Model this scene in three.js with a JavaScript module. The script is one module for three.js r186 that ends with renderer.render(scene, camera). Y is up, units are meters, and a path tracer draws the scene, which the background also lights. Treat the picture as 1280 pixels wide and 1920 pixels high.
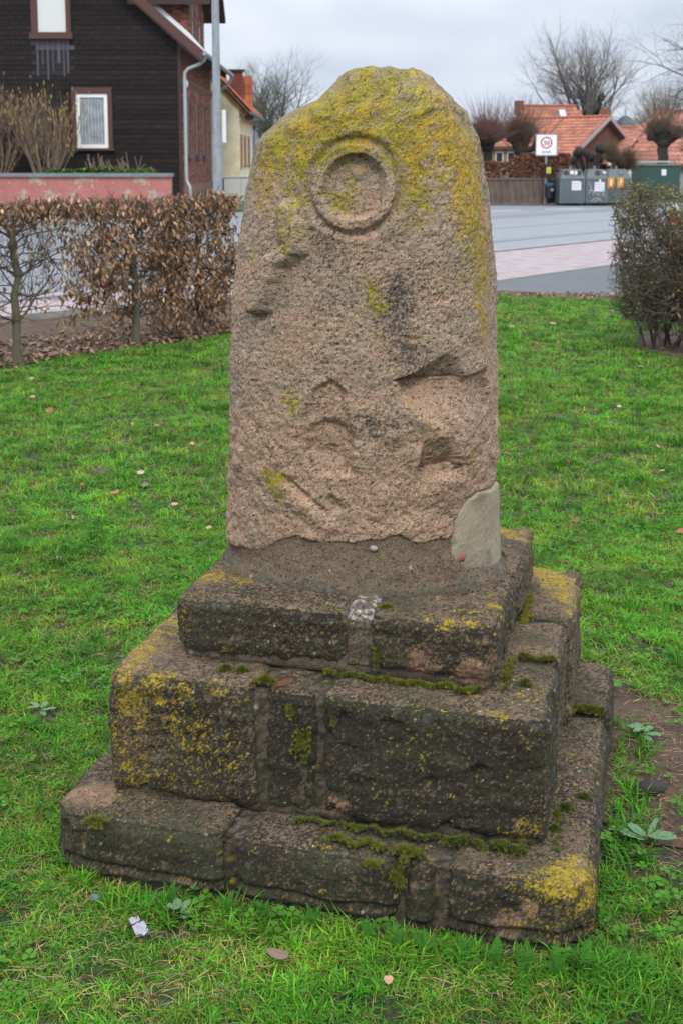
import * as THREE from 'three';

// ---------------------------------------------------------------- camera, sky, sun, exposure
const scene = new THREE.Scene();
const camera = new THREE.PerspectiveCamera(46.05, 2 / 3, 0.05, 6000);
camera.position.set(0, 1.6, 0);
camera.rotation.x = -0.14273;
camera.setViewOffset(1280, 1920, 0, 333, 1280, 1920);   // the lens is shifted down: uprights stay upright
camera.focus = 2.85;
camera.userData.fStop = 9;

const renderer = new THREE.WebGLRenderer({ antialias: true });
renderer.toneMapping = THREE.LinearToneMapping;
renderer.toneMappingExposure = 1.1;
renderer.shadowMap.enabled = true;
renderer.shadowMap.type = THREE.PCFSoftShadowMap;

const sun = new THREE.DirectionalLight(0xfff4e6, 1.5);
sun.position.set(0.8, 10.5, 6.5);
sun.target.position.set(0, 0, -3);
sun.castShadow = true;
sun.shadow.radius = 26;
sun.shadow.mapSize.set(2048, 2048);
Object.assign(sun.shadow.camera, { left: -14, right: 14, top: 14, bottom: -14, near: 0.5, far: 60 });
sun.shadow.bias = -0.0005;
scene.add(sun, sun.target);

// ---------------------------------------------------------------- random numbers and noise
function mulberry(seed) {
  let s = seed | 0;
  return () => { s = (s + 0x6d2b79f5) | 0; let t = Math.imul(s ^ (s >>> 15), 1 | s); t = (t + Math.imul(t ^ (t >>> 7), 61 | t)) ^ t; return ((t ^ (t >>> 14)) >>> 0) / 4294967296; };
}
const PERM = new Uint8Array(512);
{
  const r = mulberry(77), p = [...Array(256).keys()];
  for (let i = 255; i > 0; i--) { const j = Math.floor(r() * (i + 1)); [p[i], p[j]] = [p[j], p[i]]; }
  for (let i = 0; i < 512; i++) PERM[i] = p[i & 255];
}
const fade = (t) => t * t * t * (t * (t * 6 - 15) + 10), mix = (a, b, t) => a + (b - a) * t;
const clamp = (x, a = 0, b = 1) => Math.min(b, Math.max(a, x));
const sstep = (a, b, x) => { const t = clamp((x - a) / (b - a)); return t * t * (3 - 2 * t); };
function gr(h, x, y, z) { h &= 15; const u = h < 8 ? x : y, v = h < 4 ? y : h === 12 || h === 14 ? x : z; return ((h & 1) ? -u : u) + ((h & 2) ? -v : v); }
function pn(x, y, z) {
  const X0 = Math.floor(x), Y0 = Math.floor(y), Z0 = Math.floor(z), X = X0 & 255, Y = Y0 & 255, Z = Z0 & 255;
  x -= X0; y -= Y0; z -= Z0;
  const u = fade(x), v = fade(y), w = fade(z), A = PERM[X] + Y, AA = PERM[A] + Z, AB = PERM[A + 1] + Z, B = PERM[X + 1] + Y, BA = PERM[B] + Z, BB = PERM[B + 1] + Z;
  return mix(mix(mix(gr(PERM[AA], x, y, z), gr(PERM[BA], x - 1, y, z), u), mix(gr(PERM[AB], x, y - 1, z), gr(PERM[BB], x - 1, y - 1, z), u), v),
    mix(mix(gr(PERM[AA + 1], x, y, z - 1), gr(PERM[BA + 1], x - 1, y, z - 1), u), mix(gr(PERM[AB + 1], x, y - 1, z - 1), gr(PERM[BB + 1], x - 1, y - 1, z - 1), u), v), w);
}
function fbm(x, y, z, o = 3) { let s = 0, a = 1, n = 0; for (let i = 0; i < o; i++) { s += a * pn(x, y, z); n += a; a *= 0.5; x *= 2.03; y *= 2.03; z *= 2.03; } return s / n; }
// noise that repeats every p cells, for tiling textures
function pnt(x, y, p, k = 0) {
  const X0 = Math.floor(x), Y0 = Math.floor(y), m = (a) => ((a % p) + p) % p, fx = x - X0, fy = y - Y0, u = fade(fx), v = fade(fy);
  const h = (i, j) => PERM[(PERM[(m(i) + k * 17) & 255] + m(j)) & 255];
  return mix(mix(gr(h(X0, Y0), fx, fy, 0), gr(h(X0 + 1, Y0), fx - 1, fy, 0), u), mix(gr(h(X0, Y0 + 1), fx, fy - 1, 0), gr(h(X0 + 1, Y0 + 1), fx - 1, fy - 1, 0), u), v);
}
const hash3 = (i, j, k) => PERM[(PERM[(PERM[i & 255] + j) & 255] + k) & 255] / 255;
// scattered dots: 0 outside, up to 1 in the middle of a dot
function dots(x, y, z, cell, share, rad) {
  x /= cell; y /= cell; z /= cell;
  const i = Math.floor(x), j = Math.floor(y), k = Math.floor(z), h = hash3(i, j, k);
  if (h > share) return 0;
  const a = hash3(i + 31, j, k), b = hash3(i, j + 57, k), c = hash3(i, j, k + 91), r = rad * (0.5 + 0.5 * hash3(i + 7, j + 3, k));
  const m = 0.5 - r, d = Math.hypot(x - i - 0.5 - (a - 0.5) * 2 * m, y - j - 0.5 - (b - 0.5) * 2 * m, z - k - 0.5 - (c - 0.5) * 2 * m);
  return clamp((1 - d / r) * 2);
}
function interp(t, x, c = 1) {
  if (x <= t[0][0]) return t[0][c];
  for (let i = 1; i < t.length; i++) if (x <= t[i][0]) return mix(t[i - 1][c], t[i][c], (x - t[i - 1][0]) / (t[i][0] - t[i - 1][0]));
  return t[t.length - 1][c];
}
// signed distance to a polygon, negative inside
function sdPoly(P, x, y) {
  let d = 1e9, s = 1;
  for (let i = 0, j = P.length - 1; i < P.length; j = i++) {
    const ex = P[j][0] - P[i][0], ey = P[j][1] - P[i][1], wx = x - P[i][0], wy = y - P[i][1], t = clamp((wx * ex + wy * ey) / (ex * ex + ey * ey));
    d = Math.min(d, Math.hypot(wx - ex * t, wy - ey * t));
    if ((P[i][1] > y) !== (P[j][1] > y) && x < (ex * (y - P[i][1])) / ey + P[i][0]) s = -s;
  }
  return s * d;
}
function sdSeg(ax, ay, bx, by, x, y) { const ex = bx - ax, ey = by - ay, t = clamp(((x - ax) * ex + (y - ay) * ey) / (ex * ex + ey * ey)); return Math.hypot(x - ax - ex * t, y - ay - ey * t); }

// ---------------------------------------------------------------- the sky: a bright even overcast, brighter overhead, with long grey streaks
{
  const W = 1024, H = 512, data = new Float32Array(W * H * 4);
  for (let r = 0; r < H; r++) for (let c = 0; c < W; c++) {
    const el = ((r + 0.5) / H - 0.5) * Math.PI, az = (c / W) * Math.PI * 2, s = Math.max(0.02, Math.sin(Math.max(0.0, el)));
    const k = 1 / (s + 0.12), x = Math.cos(az) * Math.cos(el) * k, z = Math.sin(az) * Math.cos(el) * k;
    const n = fbm(x * 1.1 + 3, z * 1.1, 2.5, 4), n2 = fbm(x * 2.6, z * 0.8 + 9, 7.5, 3);
    const cloud = clamp(0.5 + n * 0.95 + n2 * 0.45);
    const L = 0.735 * (1 + 2.05 * Math.pow(s, 1.2)), v = L * mix(0.80, 1.14, cloud);
    const warm = clamp(cloud * 1.2 - 0.25), o = (r * W + c) * 4;
    data[o] = v * mix(0.86, 0.97, warm); data[o + 1] = v * mix(0.95, 0.99, warm); data[o + 2] = v * mix(1.10, 1.04, warm); data[o + 3] = 1;
  }
  const sky = new THREE.DataTexture(data, W, H, THREE.RGBAFormat, THREE.FloatType);
  sky.mapping = THREE.EquirectangularReflectionMapping; sky.magFilter = THREE.LinearFilter; sky.minFilter = THREE.LinearFilter; sky.needsUpdate = true;
  sky.wrapS = THREE.RepeatWrapping;
  scene.background = sky; scene.environment = sky;
}

// ---------------------------------------------------------------- building helpers
const names = new Map();
function numbered(n) { const k = names.get(n) ?? 0; names.set(n, k + 1); return k ? n + '_' + String(k).padStart(3, '0') : n; }
function tag(o, label, category, group) { o.userData.label = label; if (category) o.userData.category = category; if (group) o.userData.group = group; return o; }
function shade(o) { o.traverse((m) => { if (m.isMesh) { m.castShadow = true; m.receiveShadow = true; } }); return o; }
function thing(name, label, category, pos = [0, 0, 0], turn = 0, group) {
  const o = new THREE.Group(); o.name = numbered(name); o.position.set(...pos); o.rotation.y = turn; scene.add(o); return tag(o, label, category, group);
}
function mesh(name, geo, m, parent = scene) {
  const o = new THREE.Mesh(geo, m); o.name = parent === scene ? numbered(name) : name; o.castShadow = o.receiveShadow = true; parent.add(o); return o;
}
function struct(name, geo, m) { const o = mesh(name, geo, m); o.userData.kind = 'structure'; return o; }
const _c = new THREE.Color();
function inst(name, geo, m, mats, cols, parent = scene) {
  const o = new THREE.InstancedMesh(geo, m, mats.length); o.name = parent === scene ? numbered(name) : name;
  mats.forEach((x, i) => o.setMatrixAt(i, x));
  if (cols) cols.forEach((c, i) => o.setColorAt(i, _c.setRGB(c[0], c[1], c[2])));
  o.userData.kind = 'stuff'; o.castShadow = o.receiveShadow = true; parent.add(o); return o;
}
const V = (x, y, z) => new THREE.Vector3(x, y, z);
// place on earth seen at a point of the photograph: distance z straight ahead, or height y
const F = 2259.2, PIT = 0.14273, CYP = 626.9;
const ray = (px, py) => { const dx = (px - 640) / F, dy = -(py - CYP) / F; return V(dx, dy * Math.cos(PIT) - Math.sin(PIT), -(Math.cos(PIT) + dy * Math.sin(PIT))); };
const at = (px, py, z) => { const d = ray(px, py); return d.multiplyScalar(z / -d.z).add(V(0, 1.6, 0)); };
const onY = (px, py, y = 0) => { const d = ray(px, py); return d.multiplyScalar((y - 1.6) / d.y).add(V(0, 1.6, 0)); };

class MB {   // collects faces, boxes, tubes; builds one geometry
  constructor() { this.p = []; this.n = []; this.u = []; this.c = []; this.i = []; this.col = null; }
  get tris() { return this.i.length / 3; }
  vert(p, n, u, v) { this.p.push(p.x, p.y, p.z); this.n.push(n.x, n.y, n.z); this.u.push(u, v); if (this.col) this.c.push(...this.col); return this.p.length / 3 - 1; }
  poly(...pts) {   // flat convex face, counter-clockwise
    const a = pts[0], n = V().subVectors(pts[1], a).cross(V().subVectors(pts[pts.length - 1], a)).normalize();
    const ax = Math.abs(n.x), ay = Math.abs(n.y), az = Math.abs(n.z);
    const uv = (p) => (ay >= ax && ay >= az ? [p.x, p.z] : ax > az ? [p.z, p.y] : [p.x, p.y]);
    const k = pts.map((p) => this.vert(p, n, ...uv(p)));
    for (let i = 2; i < k.length; i++) this.i.push(k[0], k[i - 1], k[i]);
    return this;
  }
  hexa(q) {   // eight corners: 0-3 bottom (counter-clockwise from above), 4-7 top
    const f = [[3, 2, 1, 0], [4, 5, 6, 7], [0, 1, 5, 4], [1, 2, 6, 5], [2, 3, 7, 6], [3, 0, 4, 7]];
    for (const x of f) this.poly(...x.map((j) => q[j]));
    return this;
  }
  box(x0, x1, y0, y1, z0, z1, M) {
    const q = [V(x0, y0, z1), V(x1, y0, z1), V(x1, y0, z0), V(x0, y0, z0), V(x0, y1, z1), V(x1, y1, z1), V(x1, y1, z0), V(x0, y1, z0)];
    if (M) q.forEach((p) => p.applyMatrix4(M));
    return this.hexa(q);
  }
  bevel(x0, x1, y0, y1, z0, z1, b) {   // box with chamfered upright front corners and top edges
    const P = [[x0 + b, z1], [x1 - b, z1], [x1, z1 - b], [x1, z0 + b], [x1 - b, z0], [x0 + b, z0], [x0, z0 + b], [x0, z1 - b]];
    const I = P.map(([x, z]) => [x + Math.sign((x0 + x1) / 2 - x) * b, z + Math.sign((z0 + z1) / 2 - z) * b]);
    for (let i = 0; i < 8; i++) { const j = (i + 1) % 8, a = P[i], c = P[j];
      this.poly(V(a[0], y0, a[1]), V(c[0], y0, c[1]), V(c[0], y1 - b, c[1]), V(a[0], y1 - b, a[1]));
      this.poly(V(a[0], y1 - b, a[1]), V(c[0], y1 - b, c[1]), V(I[j][0], y1, I[j][1]), V(I[i][0], y1, I[i][1])); }
    return this.poly(...I.map(([x, z]) => V(x, y1, z)));
  }
  prism(P, z0, z1) {   // outline in x,y (counter-clockwise), pushed from z0 to z1
    for (let i = 0; i < P.length; i++) { const a = P[i], b = P[(i + 1) % P.length]; this.poly(V(a[0], a[1], z1), V(a[0], a[1], z0), V(b[0], b[1], z0), V(b[0], b[1], z1)); }
    this.poly(...P.map(([x, y]) => V(x, y, z1))); this.poly(...[...P].reverse().map(([x, y]) => V(x, y, z0)));
    return this;
  }
  tube(pts, rad, sides = 6, cap = true) {
    const n = pts.length; let side = V(0, 0, 1), last = null;
    const t0 = V().subVectors(pts[1], pts[0]).normalize(); if (Math.abs(t0.z) > 0.9) side = V(1, 0, 0);
    let len = 0;
    for (let i = 0; i < n; i++) {
      const t = V().subVectors(pts[Math.min(n - 1, i + 1)], pts[Math.max(0, i - 1)]).normalize();
      side.addScaledVector(t, -side.dot(t)).normalize(); const up = V().crossVectors(t, side);
      if (i) len += pts[i].distanceTo(pts[i - 1]);
      const r = typeof rad === 'number' ? rad : rad[i], ring = [];
      for (let k = 0; k <= sides; k++) { const a = (k / sides) * Math.PI * 2, d = V().addScaledVector(side, Math.cos(a)).addScaledVector(up, Math.sin(a)); ring.push(this.vert(V().copy(pts[i]).addScaledVector(d, r), d, (k / sides) * 6.28 * r, len)); }
      if (last) for (let k = 0; k < sides; k++) this.i.push(last[k], last[k + 1], ring[k + 1], last[k], ring[k + 1], ring[k]);
      if (cap && (i === 0 || i === n - 1)) { const c = this.vert(pts[i], i ? t : V().copy(t).negate(), 0, 0); const e = ring.map((q) => { const p = V(this.p[q * 3], this.p[q * 3 + 1], this.p[q * 3 + 2]); return this.vert(p, i ? t : V().copy(t).negate(), 0, 0); }); for (let k = 0; k < sides; k++) i ? this.i.push(c, e[k], e[k + 1]) : this.i.push(c, e[k + 1], e[k]); }
      last = ring;
    }
    return this;
  }
  ball(c, r, sx = 1, sy = 1, sz = 1, seg = 8, rough = 0) {
    const s0 = this.p.length / 3;
    for (let i = 0; i <= seg; i++) for (let j = 0; j <= seg * 2; j++) {
      const th = (i / seg) * Math.PI, ph = (j / seg) * Math.PI, d = V(Math.sin(th) * Math.cos(ph), Math.cos(th), Math.sin(th) * Math.sin(ph));
      const k = 1 + rough * fbm(d.x * 2.5 + c.x * 9, d.y * 2.5 + c.y * 9, d.z * 2.5 + c.z * 9, 2);
      this.vert(V(c.x + d.x * r * sx * k, c.y + d.y * r * sy * k, c.z + d.z * r * sz * k), d, j / seg, i / seg);
    }
    const w = seg * 2 + 1;
    for (let i = 0; i < seg; i++) for (let j = 0; j < seg * 2; j++) { const a = s0 + i * w + j; this.i.push(a, a + 1, a + w + 1, a, a + w + 1, a + w); }
    return this;
  }
  geo() {
    const g = new THREE.BufferGeometry();
    g.setAttribute('position', new THREE.Float32BufferAttribute(this.p, 3)); g.setAttribute('normal', new THREE.Float32BufferAttribute(this.n, 3)); g.setAttribute('uv', new THREE.Float32BufferAttribute(this.u, 2));
    if (this.c.length === this.p.length) g.setAttribute('color', new THREE.Float32BufferAttribute(this.c, 3));
    g.setIndex(this.i); return g;
  }
  build(name, m, parent) { return mesh(name, this.geo(), m, parent); }
}

// ---------------------------------------------------------------- textures and materials
const enc = (x) => Math.round(255 * (x <= 0.0031308 ? 12.92 * Math.max(0, x) : 1.055 * Math.pow(Math.min(1, x), 1 / 2.4) - 0.055));
function tex(size, metres, fn, linear) {
  const d = new Uint8Array(size * size * 4);
  for (let y = 0; y < size; y++) for (let x = 0; x < size; x++) { const c = fn(x / size, y / size), o = (y * size + x) * 4; for (let k = 0; k < 3; k++) d[o + k] = linear ? Math.round(255 * clamp(c[k])) : enc(c[k]); d[o + 3] = 255; }
  const t = new THREE.DataTexture(d, size, size); t.magFilter = THREE.LinearFilter; t.minFilter = THREE.LinearMipmapLinearFilter; t.generateMipmaps = true; t.wrapS = t.wrapT = THREE.RepeatWrapping;
  if (!linear) t.colorSpace = THREE.SRGBColorSpace;
  t.repeat.set(1 / metres, 1 / metres); t.needsUpdate = true; return t;
}
const tn = (u, v, f, k) => pnt(u * f, v * f, f, k);
const mottle = tex(512, 2.2, (u, v) => { const n = 0.86 + 0.16 * tn(u, v, 5, 1) + 0.12 * tn(u, v, 17, 2) + 0.10 * tn(u, v, 70, 3); return [n, n, n]; });
const asphaltMap = tex(1024, 3.1, (u, v) => { const g = tn(u, v, 256, 1), n = 0.215 + 0.018 * tn(u, v, 4, 2) + 0.018 * tn(u, v, 19, 3) + 0.05 * g + 0.05 * tn(u, v, 120, 4); return [n * 0.93, n, n * 1.09]; });
const soilMap = tex(512, 0.9, (u, v) => { const n = 0.5 + 0.5 * tn(u, v, 8, 1) + 0.4 * tn(u, v, 40, 2) + 0.5 * tn(u, v, 110, 3); return [0.075 * n + 0.035, 0.045 * n + 0.022, 0.028 * n + 0.014]; });
const paverMap = tex(1024, 1.6, (u, v) => {
  const X = u * 8, Y = v * 16, row = Math.floor(Y), x = X + (row % 2) * 0.5, i = Math.floor(x), fx = x - i, fy = Y - row;
  const j = fx < 0.035 || fy < 0.07, h = PERM[(((i % 8) * 31) + row * 7) & 255] / 255, n = 0.9 + 0.25 * (h - 0.5) + 0.25 * tn(u, v, 128, 2) + 0.18 * tn(u, v, 6, 3);
  return j ? [0.15, 0.13, 0.12] : [0.38 * n, 0.315 * n, 0.325 * n];
});
const gritBump = tex(1024, 0.32, (u, v) => { const n = 0.5 + 0.22 * tn(u, v, 220, 1) + 0.16 * tn(u, v, 90, 2) + 0.14 * tn(u, v, 36, 3) - 0.5 * Math.max(0, tn(u, v, 60, 4) - 0.42); return [n, n, n]; }, true);
// the grain of the sandstone: pale and dark grains a few millimetres across, and pits whose dirt and shade are painted dark
const gritMap = tex(1024, 0.47, (u, v) => { const s = 0.75 + 0.8 * tn(u, v, 6, 7); let n = 1.04 + s * (0.34 * tn(u, v, 92, 1) + 0.34 * tn(u, v, 47, 2) + 0.5 * tn(u, v, 170, 3) + 0.25 * tn(u, v, 21, 8)) + (PERM[(PERM[Math.floor(u * 240) & 255] + Math.floor(v * 240)) & 255] / 255 - 0.5) * 0.75; if (tn(u, v, 62, 5) + 0.3 * tn(u, v, 150, 9) > 0.42) n *= 0.40; n = clamp(n, 0.16, 1.75) * 0.56; const h = 0.04 * tn(u, v, 50, 6); return [n * (1 + h), n, n * (1 - h)]; });
const barkBump = tex(256, 0.4, (u, v) => { const n = 0.5 + 0.4 * pnt(u * 40, v * 8, 8, 1) + 0.3 * tn(u, v, 24, 2); return [n, n, n]; }, true);
const std = (r, g, b, rough = 0.9, o = {}) => { const m = new THREE.MeshStandardMaterial({ roughness: rough, ...o }); m.color.setRGB(r, g, b); return m; };
const M = {
  asphalt: std(1, 1, 1, 0.5, { map: asphaltMap }), darkAsphalt: std(0.46, 0.46, 0.46, 0.7, { map: asphaltMap }),
  paver: std(1, 1, 1, 0.9, { map: paverMap, bumpMap: paverMap, bumpScale: 0.004 }), soil: std(1, 1, 1, 1, { map: soilMap, bumpMap: soilMap, bumpScale: 0.02 }),
  concrete: std(0.33, 0.32, 0.29, 0.9, { map: mottle }), marking: std(0.72, 0.73, 0.74, 0.7, { map: mottle }),
  galv: std(0.36, 0.41, 0.44, 0.5, { map: mottle, metalness: 0.35 }), zinc: std(0.42, 0.45, 0.46, 0.5, { metalness: 0.3 }), white: std(0.84, 0.84, 0.84, 0.6), shutter: std(0.72, 0.74, 0.73, 0.6),
  brown: std(0.085, 0.036, 0.028, 0.7), darkwood: std(0.05, 0.03, 0.024, 0.8), black: std(0.012, 0.012, 0.014, 0.6), brickMortar: std(0.22, 0.17, 0.14, 0.95, { map: mottle }),
  pink: std(0.42, 0.17, 0.145, 0.95, { map: mottle }), yellow: std(0.92, 0.82, 0.58, 0.95, { map: mottle }), yellowTrim: std(0.62, 0.40, 0.15, 0.9), beige: std(0.50, 0.44, 0.33, 0.95, { map: mottle }),
  bark: std(0.085, 0.07, 0.052, 1, { bumpMap: barkBump, bumpScale: 0.01 }), barkGreen: std(0.10, 0.105, 0.062, 1, { bumpMap: barkBump, bumpScale: 0.006 }), twig: std(0.10, 0.076, 0.058, 1), farTwig: std(0.12, 0.105, 0.10, 1),
  glass: new THREE.MeshPhysicalMaterial({ color: 0x20262c, roughness: 0.08, metalness: 0, specularIntensity: 1 }),
  tile: std(1, 1, 1, 0.85), brick: std(1, 1, 1, 0.95), slate: new THREE.MeshPhysicalMaterial({ roughness: 0.95, specularIntensity: 0.3 }), leaf: std(1, 1, 1, 0.8, { side: THREE.DoubleSide }),
};

// ---------------------------------------------------------------- ground, road, pavements, hills
function sheet(name, P, y, m) {   // outline given as [x, distance ahead]
  const s = new THREE.Shape(P.map(([x, z]) => new THREE.Vector2(x, z)));
  const g = new THREE.ShapeGeometry(s); g.rotateX(-Math.PI / 2);
  const o = struct(name, g, m); o.position.y = y; return o;
}
const groundMap = tex(512, 3.5, (u, v) => { const n = 1 + 0.5 * tn(u, v, 6, 1) + 0.5 * tn(u, v, 30, 2) + 0.5 * tn(u, v, 100, 3); return [0.045 * n, 0.06 * n, 0.022 * n]; });
tag(sheet('ground', [[-2500, -40], [2500, -40], [2500, 3400], [-2500, 3400]], -0.03, std(1, 1, 1, 1, { map: groundMap })), 'green and brown open ground beyond the street');
const lawnMap = tex(1024, 1.4, (u, v) => { const n = 0.75 + 0.5 * tn(u, v, 9, 1) + 0.5 * tn(u, v, 45, 2) + 0.7 * tn(u, v, 170, 3), s = sstep(0.05, 0.3, tn(u, v, 24, 4)); return [mix(0.035, 0.06, s) * n, mix(0.055, 0.045, s) * n, mix(0.014, 0.03, s) * n]; });
tag(sheet('lawn', [[-9, -4], [9, -4], [9, 13], [3.26, 14.37], [1.92, 14.97], [0.3, 15.0], [-1.858, 13.446], [-3.395, 11.876], [-9, 6.2]], 0, std(1, 1, 1, 1, { map: lawnMap, bumpMap: lawnMap, bumpScale: 0.03 })), 'short green lawn round the stone monument');
tag(sheet('soil_bed', [[-9, 2.2], [-2.67, 9.2], [-2.1, 10.0], [-1.05, 11.15], [-0.5, 11.9], [-0.2, 13.0], [-0.6, 14.25], [-1.86, 13.4], [-3.395, 11.83], [-9, 6.1]], 0.006, M.soil), 'bare brown soil bed strewn with dry leaves under the hornbeam hedge');
tag(sheet('soil_strip', [[1.9, 14.25], [3.2, 13.75], [3.9, 12.2], [5, 11.9], [5, 14.0], [3.26, 14.37], [1.92, 14.97]], 0.006, M.soil), 'strip of brown soil and litter along the far edge of the lawn');
tag(sheet('hedge_bed', [[2.75, 10.9], [2.55, 10.3], [2.75, 9.8], [3.2, 9.3], [5, 8.6], [6, 10.5], [3, 11.4]], 0.007, M.soil), 'dark bare soil under the twiggy hedge on the right');
{ const P = []; for (let k = 0; k < 28; k++) { const a = k / 28 * 6.2832, q = 1 + 0.25 * pn(Math.cos(a) * 2, Math.sin(a) * 2, 5); P.push([0.84 + 0.27 * q * Math.cos(a), 3.12 + 0.5 * q * Math.sin(a)]); } tag(sheet('soil_patch', P, 0.004, M.soil), 'worn patch of bare earth in the lawn right of the base'); }
tag(sheet('pavement', [[-16, 0.3], [-3.395, 11.876], [-1.858, 13.446], [0.3, 15.0], [2.06, 16.11], [4.23, 18.71], [9, 24.4], [24, 42], [24, 46.2], [12, 32.2], [5.58, 24.70], [2.7, 21.33], [-2.894, 14.74], [-16, -0.6]], 0.01, M.paver), 'pinkish block pavement along the near side of the road');
tag(sheet('path', [[0.3, 15.0], [1.92, 14.97], [3.26, 14.37], [9, 12.8], [24, 12], [24, 42], [9, 24.4], [4.23, 18.71], [2.06, 16.11]], 0.004, M.darkAsphalt), 'grey asphalt drive between lawn and pavement');
const road = sheet('road', [[-16, -0.6], [-2.894, 14.78], [2.7, 21.37], [5.58, 24.74], [12, 32.24], [24, 46.2], [60, 46.6], [24, 44.0], [12, 44.0], [5.6, 45.0], [0, 42], [-3.3, 38.9], [-6, 34.2], [-60, 33.4]], -0.012, M.asphalt);
tag(road, 'wide grey asphalt road crossing behind the monument');
tag(sheet('side_road', [[-4.9, 34.6], [-6, 34.2], [-3.3, 38.9], [-2.4, 41], [0.2, 70], [-3.2, 70]], -0.008, M.asphalt), 'grey side road running between the houses');
tag(sheet('far_pavement', [[60, 46.6], [24, 44.0], [12, 44.0], [5.6, 45.0], [0, 42], [-1, 41.4], [-1, 44.3], [5, 46.6], [24, 46], [60, 49]], 0.02, std(0.9, 0.86, 0.86, 0.9, { map: asphaltMap })), 'pale pavement in front of the recycling containers');
tag(sheet('verge', [[-3.3, 39.0], [0, 42.1], [-1, 44.3], [-3, 48], [-4.6, 48], [-4.9, 44]], 0.02, std(0.06, 0.13, 0.03, 1, { map: mottle })), 'green grass verge at the foot of the grey cabinet');
{ // the thin concrete edging between soil bed and pavement, and the gutter line along the road
  const e = new MB(), P = [[-9, 6.15], [-3.395, 11.876], [-1.858, 13.446], [0.3, 15.0], [2.06, 16.11], [4.23, 18.71], [9, 24.4]];
  for (let i = 0; i + 1 < P.length; i++) {
    const a = V(P[i][0], 0, -P[i][1]), b = V(P[i + 1][0], 0, -P[i + 1][1]), d = V().subVectors(b, a), L = d.length(), n = Math.max(1, Math.round(L)); d.normalize();
    const h = i < 3 ? 0.075 : 0.022, ang = Math.atan2(-d.z, d.x);
    for (let k = 0; k < n; k++) { const m = new THREE.Matrix4().makeRotationY(ang).setPosition(a.x + d.x * (k + 0.5) * L / n, 0, a.z + d.z * (k + 0.5) * L / n); e.box(-L / n / 2 + 0.004, L / n / 2 - 0.004, -0.02, h, -0.035, 0.035, m); }
  }
  const k = tag(e.build('kerb', M.concrete), 'low concrete edging between the soil bed and the pavement'); k.userData.kind = 'structure';
  const g = new MB(), Q = [[-16, -0.62], [-2.894, 14.76], [2.7, 21.35], [5.58, 24.72], [12, 32.22], [24, 46.2]];
  for (let i = 0; i + 1 < Q.length; i++) {
    const a = V(Q[i][0], 0, -Q[i][1]), b = V(Q[i + 1][0], 0, -Q[i + 1][1]), d = V().subVectors(b, a), L = d.length(), n = Math.max(1, Math.round(L)); d.normalize();
    for (let k = 0; k < n; k++) { const m = new THREE.Matrix4().makeRotationY(Math.atan2(-d.z, d.x)).setPosition(a.x + d.x * (k + 0.5) * L / n, 0, a.z + d.z * (k + 0.5) * L / n); g.box(-L / n / 2 + 0.006, L / n / 2 - 0.006, -0.02, 0.018, -0.07, 0.07, m); }
  }
  const gk = tag(g.build('kerb', std(0.12, 0.12, 0.12, 0.9, { map: mottle })), 'flush dark kerb line between the road and the pink pavement'); gk.userData.kind = 'structure';
  const f = new MB(), R = [[-60, 33.35], [-6, 34.15]];
  { const a = V(R[0][0], 0, -R[0][1]), b = V(R[1][0], 0, -R[1][1]), d = V().subVectors(b, a), L = d.length(); d.normalize();
    for (let k = 0; k < 54; k++) { const m = new THREE.Matrix4().makeRotationY(Math.atan2(-d.z, d.x)).setPosition(a.x + d.x * (k + 0.5) * L / 54, 0, a.z + d.z * (k + 0.5) * L / 54); f.box(-0.49, 0.49, -0.02, 0.11, -0.15, 0, m); } }
  const fk = tag(f.build('kerb', std(0.07, 0.06, 0.055, 0.95, { map: mottle })), 'dark kerb at the foot of the pink garden wall'); fk.userData.kind = 'structure';
}
for (const [x0, z0, x1, z1, l] of [[4.2, 39.3, 5.9, 39.95, 'left of two white road dashes beside the pillar'], [6.9, 41.0, 8.3, 41.6, 'right of two white road dashes in front of the grey containers'], [-9.5, 33.2, -7.0, 33.25, 'white road line close to the pink wall']]) {
  const a = V(x0, 0, -z0), b = V(x1, 0, -z1), w = 0.30, m = new MB();
  m.poly(V(a.x, 0, a.z + w / 2), V(b.x, 0, b.z + w / 2), V(b.x, 0, b.z - w / 2), V(a.x, 0, a.z - w / 2));
  const o = m.build('road_marking', M.marking); o.position.y = -0.006; o.userData.kind = 'structure'; tag(o, l);
}
{ // tar seams and mended strips along the carriageway
  const d = V(5.58 + 2.894, 0, -(24.74 - 14.78)).normalize(), n = V(-d.z, 0, d.x), dark = std(0.78, 0.78, 0.8, 0.55, { map: asphaltMap });
  for (const [o, a, b, w, l] of [[4.3, 2, 34, 0.05, 'thin tar seam running along the road'], [7.6, 8, 30, 0.9, 'slightly darker mended strip in the road surface'], [1.7, 0, 30, 0.35, 'dull worn strip of the road beside its near edge']]) {
    const m = new MB(), N = 24, P = (t, s) => { const q = V(-2.894, 0, -14.78).addScaledVector(d, mix(a, b, t)).addScaledVector(n, -o + s * (w / 2) * (1 + 0.3 * pn(t * 20, o, s)) + 0.05 * pn(t * 9, o, 3)); return q; };
    for (let i = 0; i < N; i++) m.poly(P(i / N, 1), P(i / N, -1), P((i + 1) / N, -1), P((i + 1) / N, 1));
    const k = m.build('road_seam', dark); k.position.y = -0.008; k.userData.kind = 'structure'; tag(k, l);
  }
}
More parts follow.
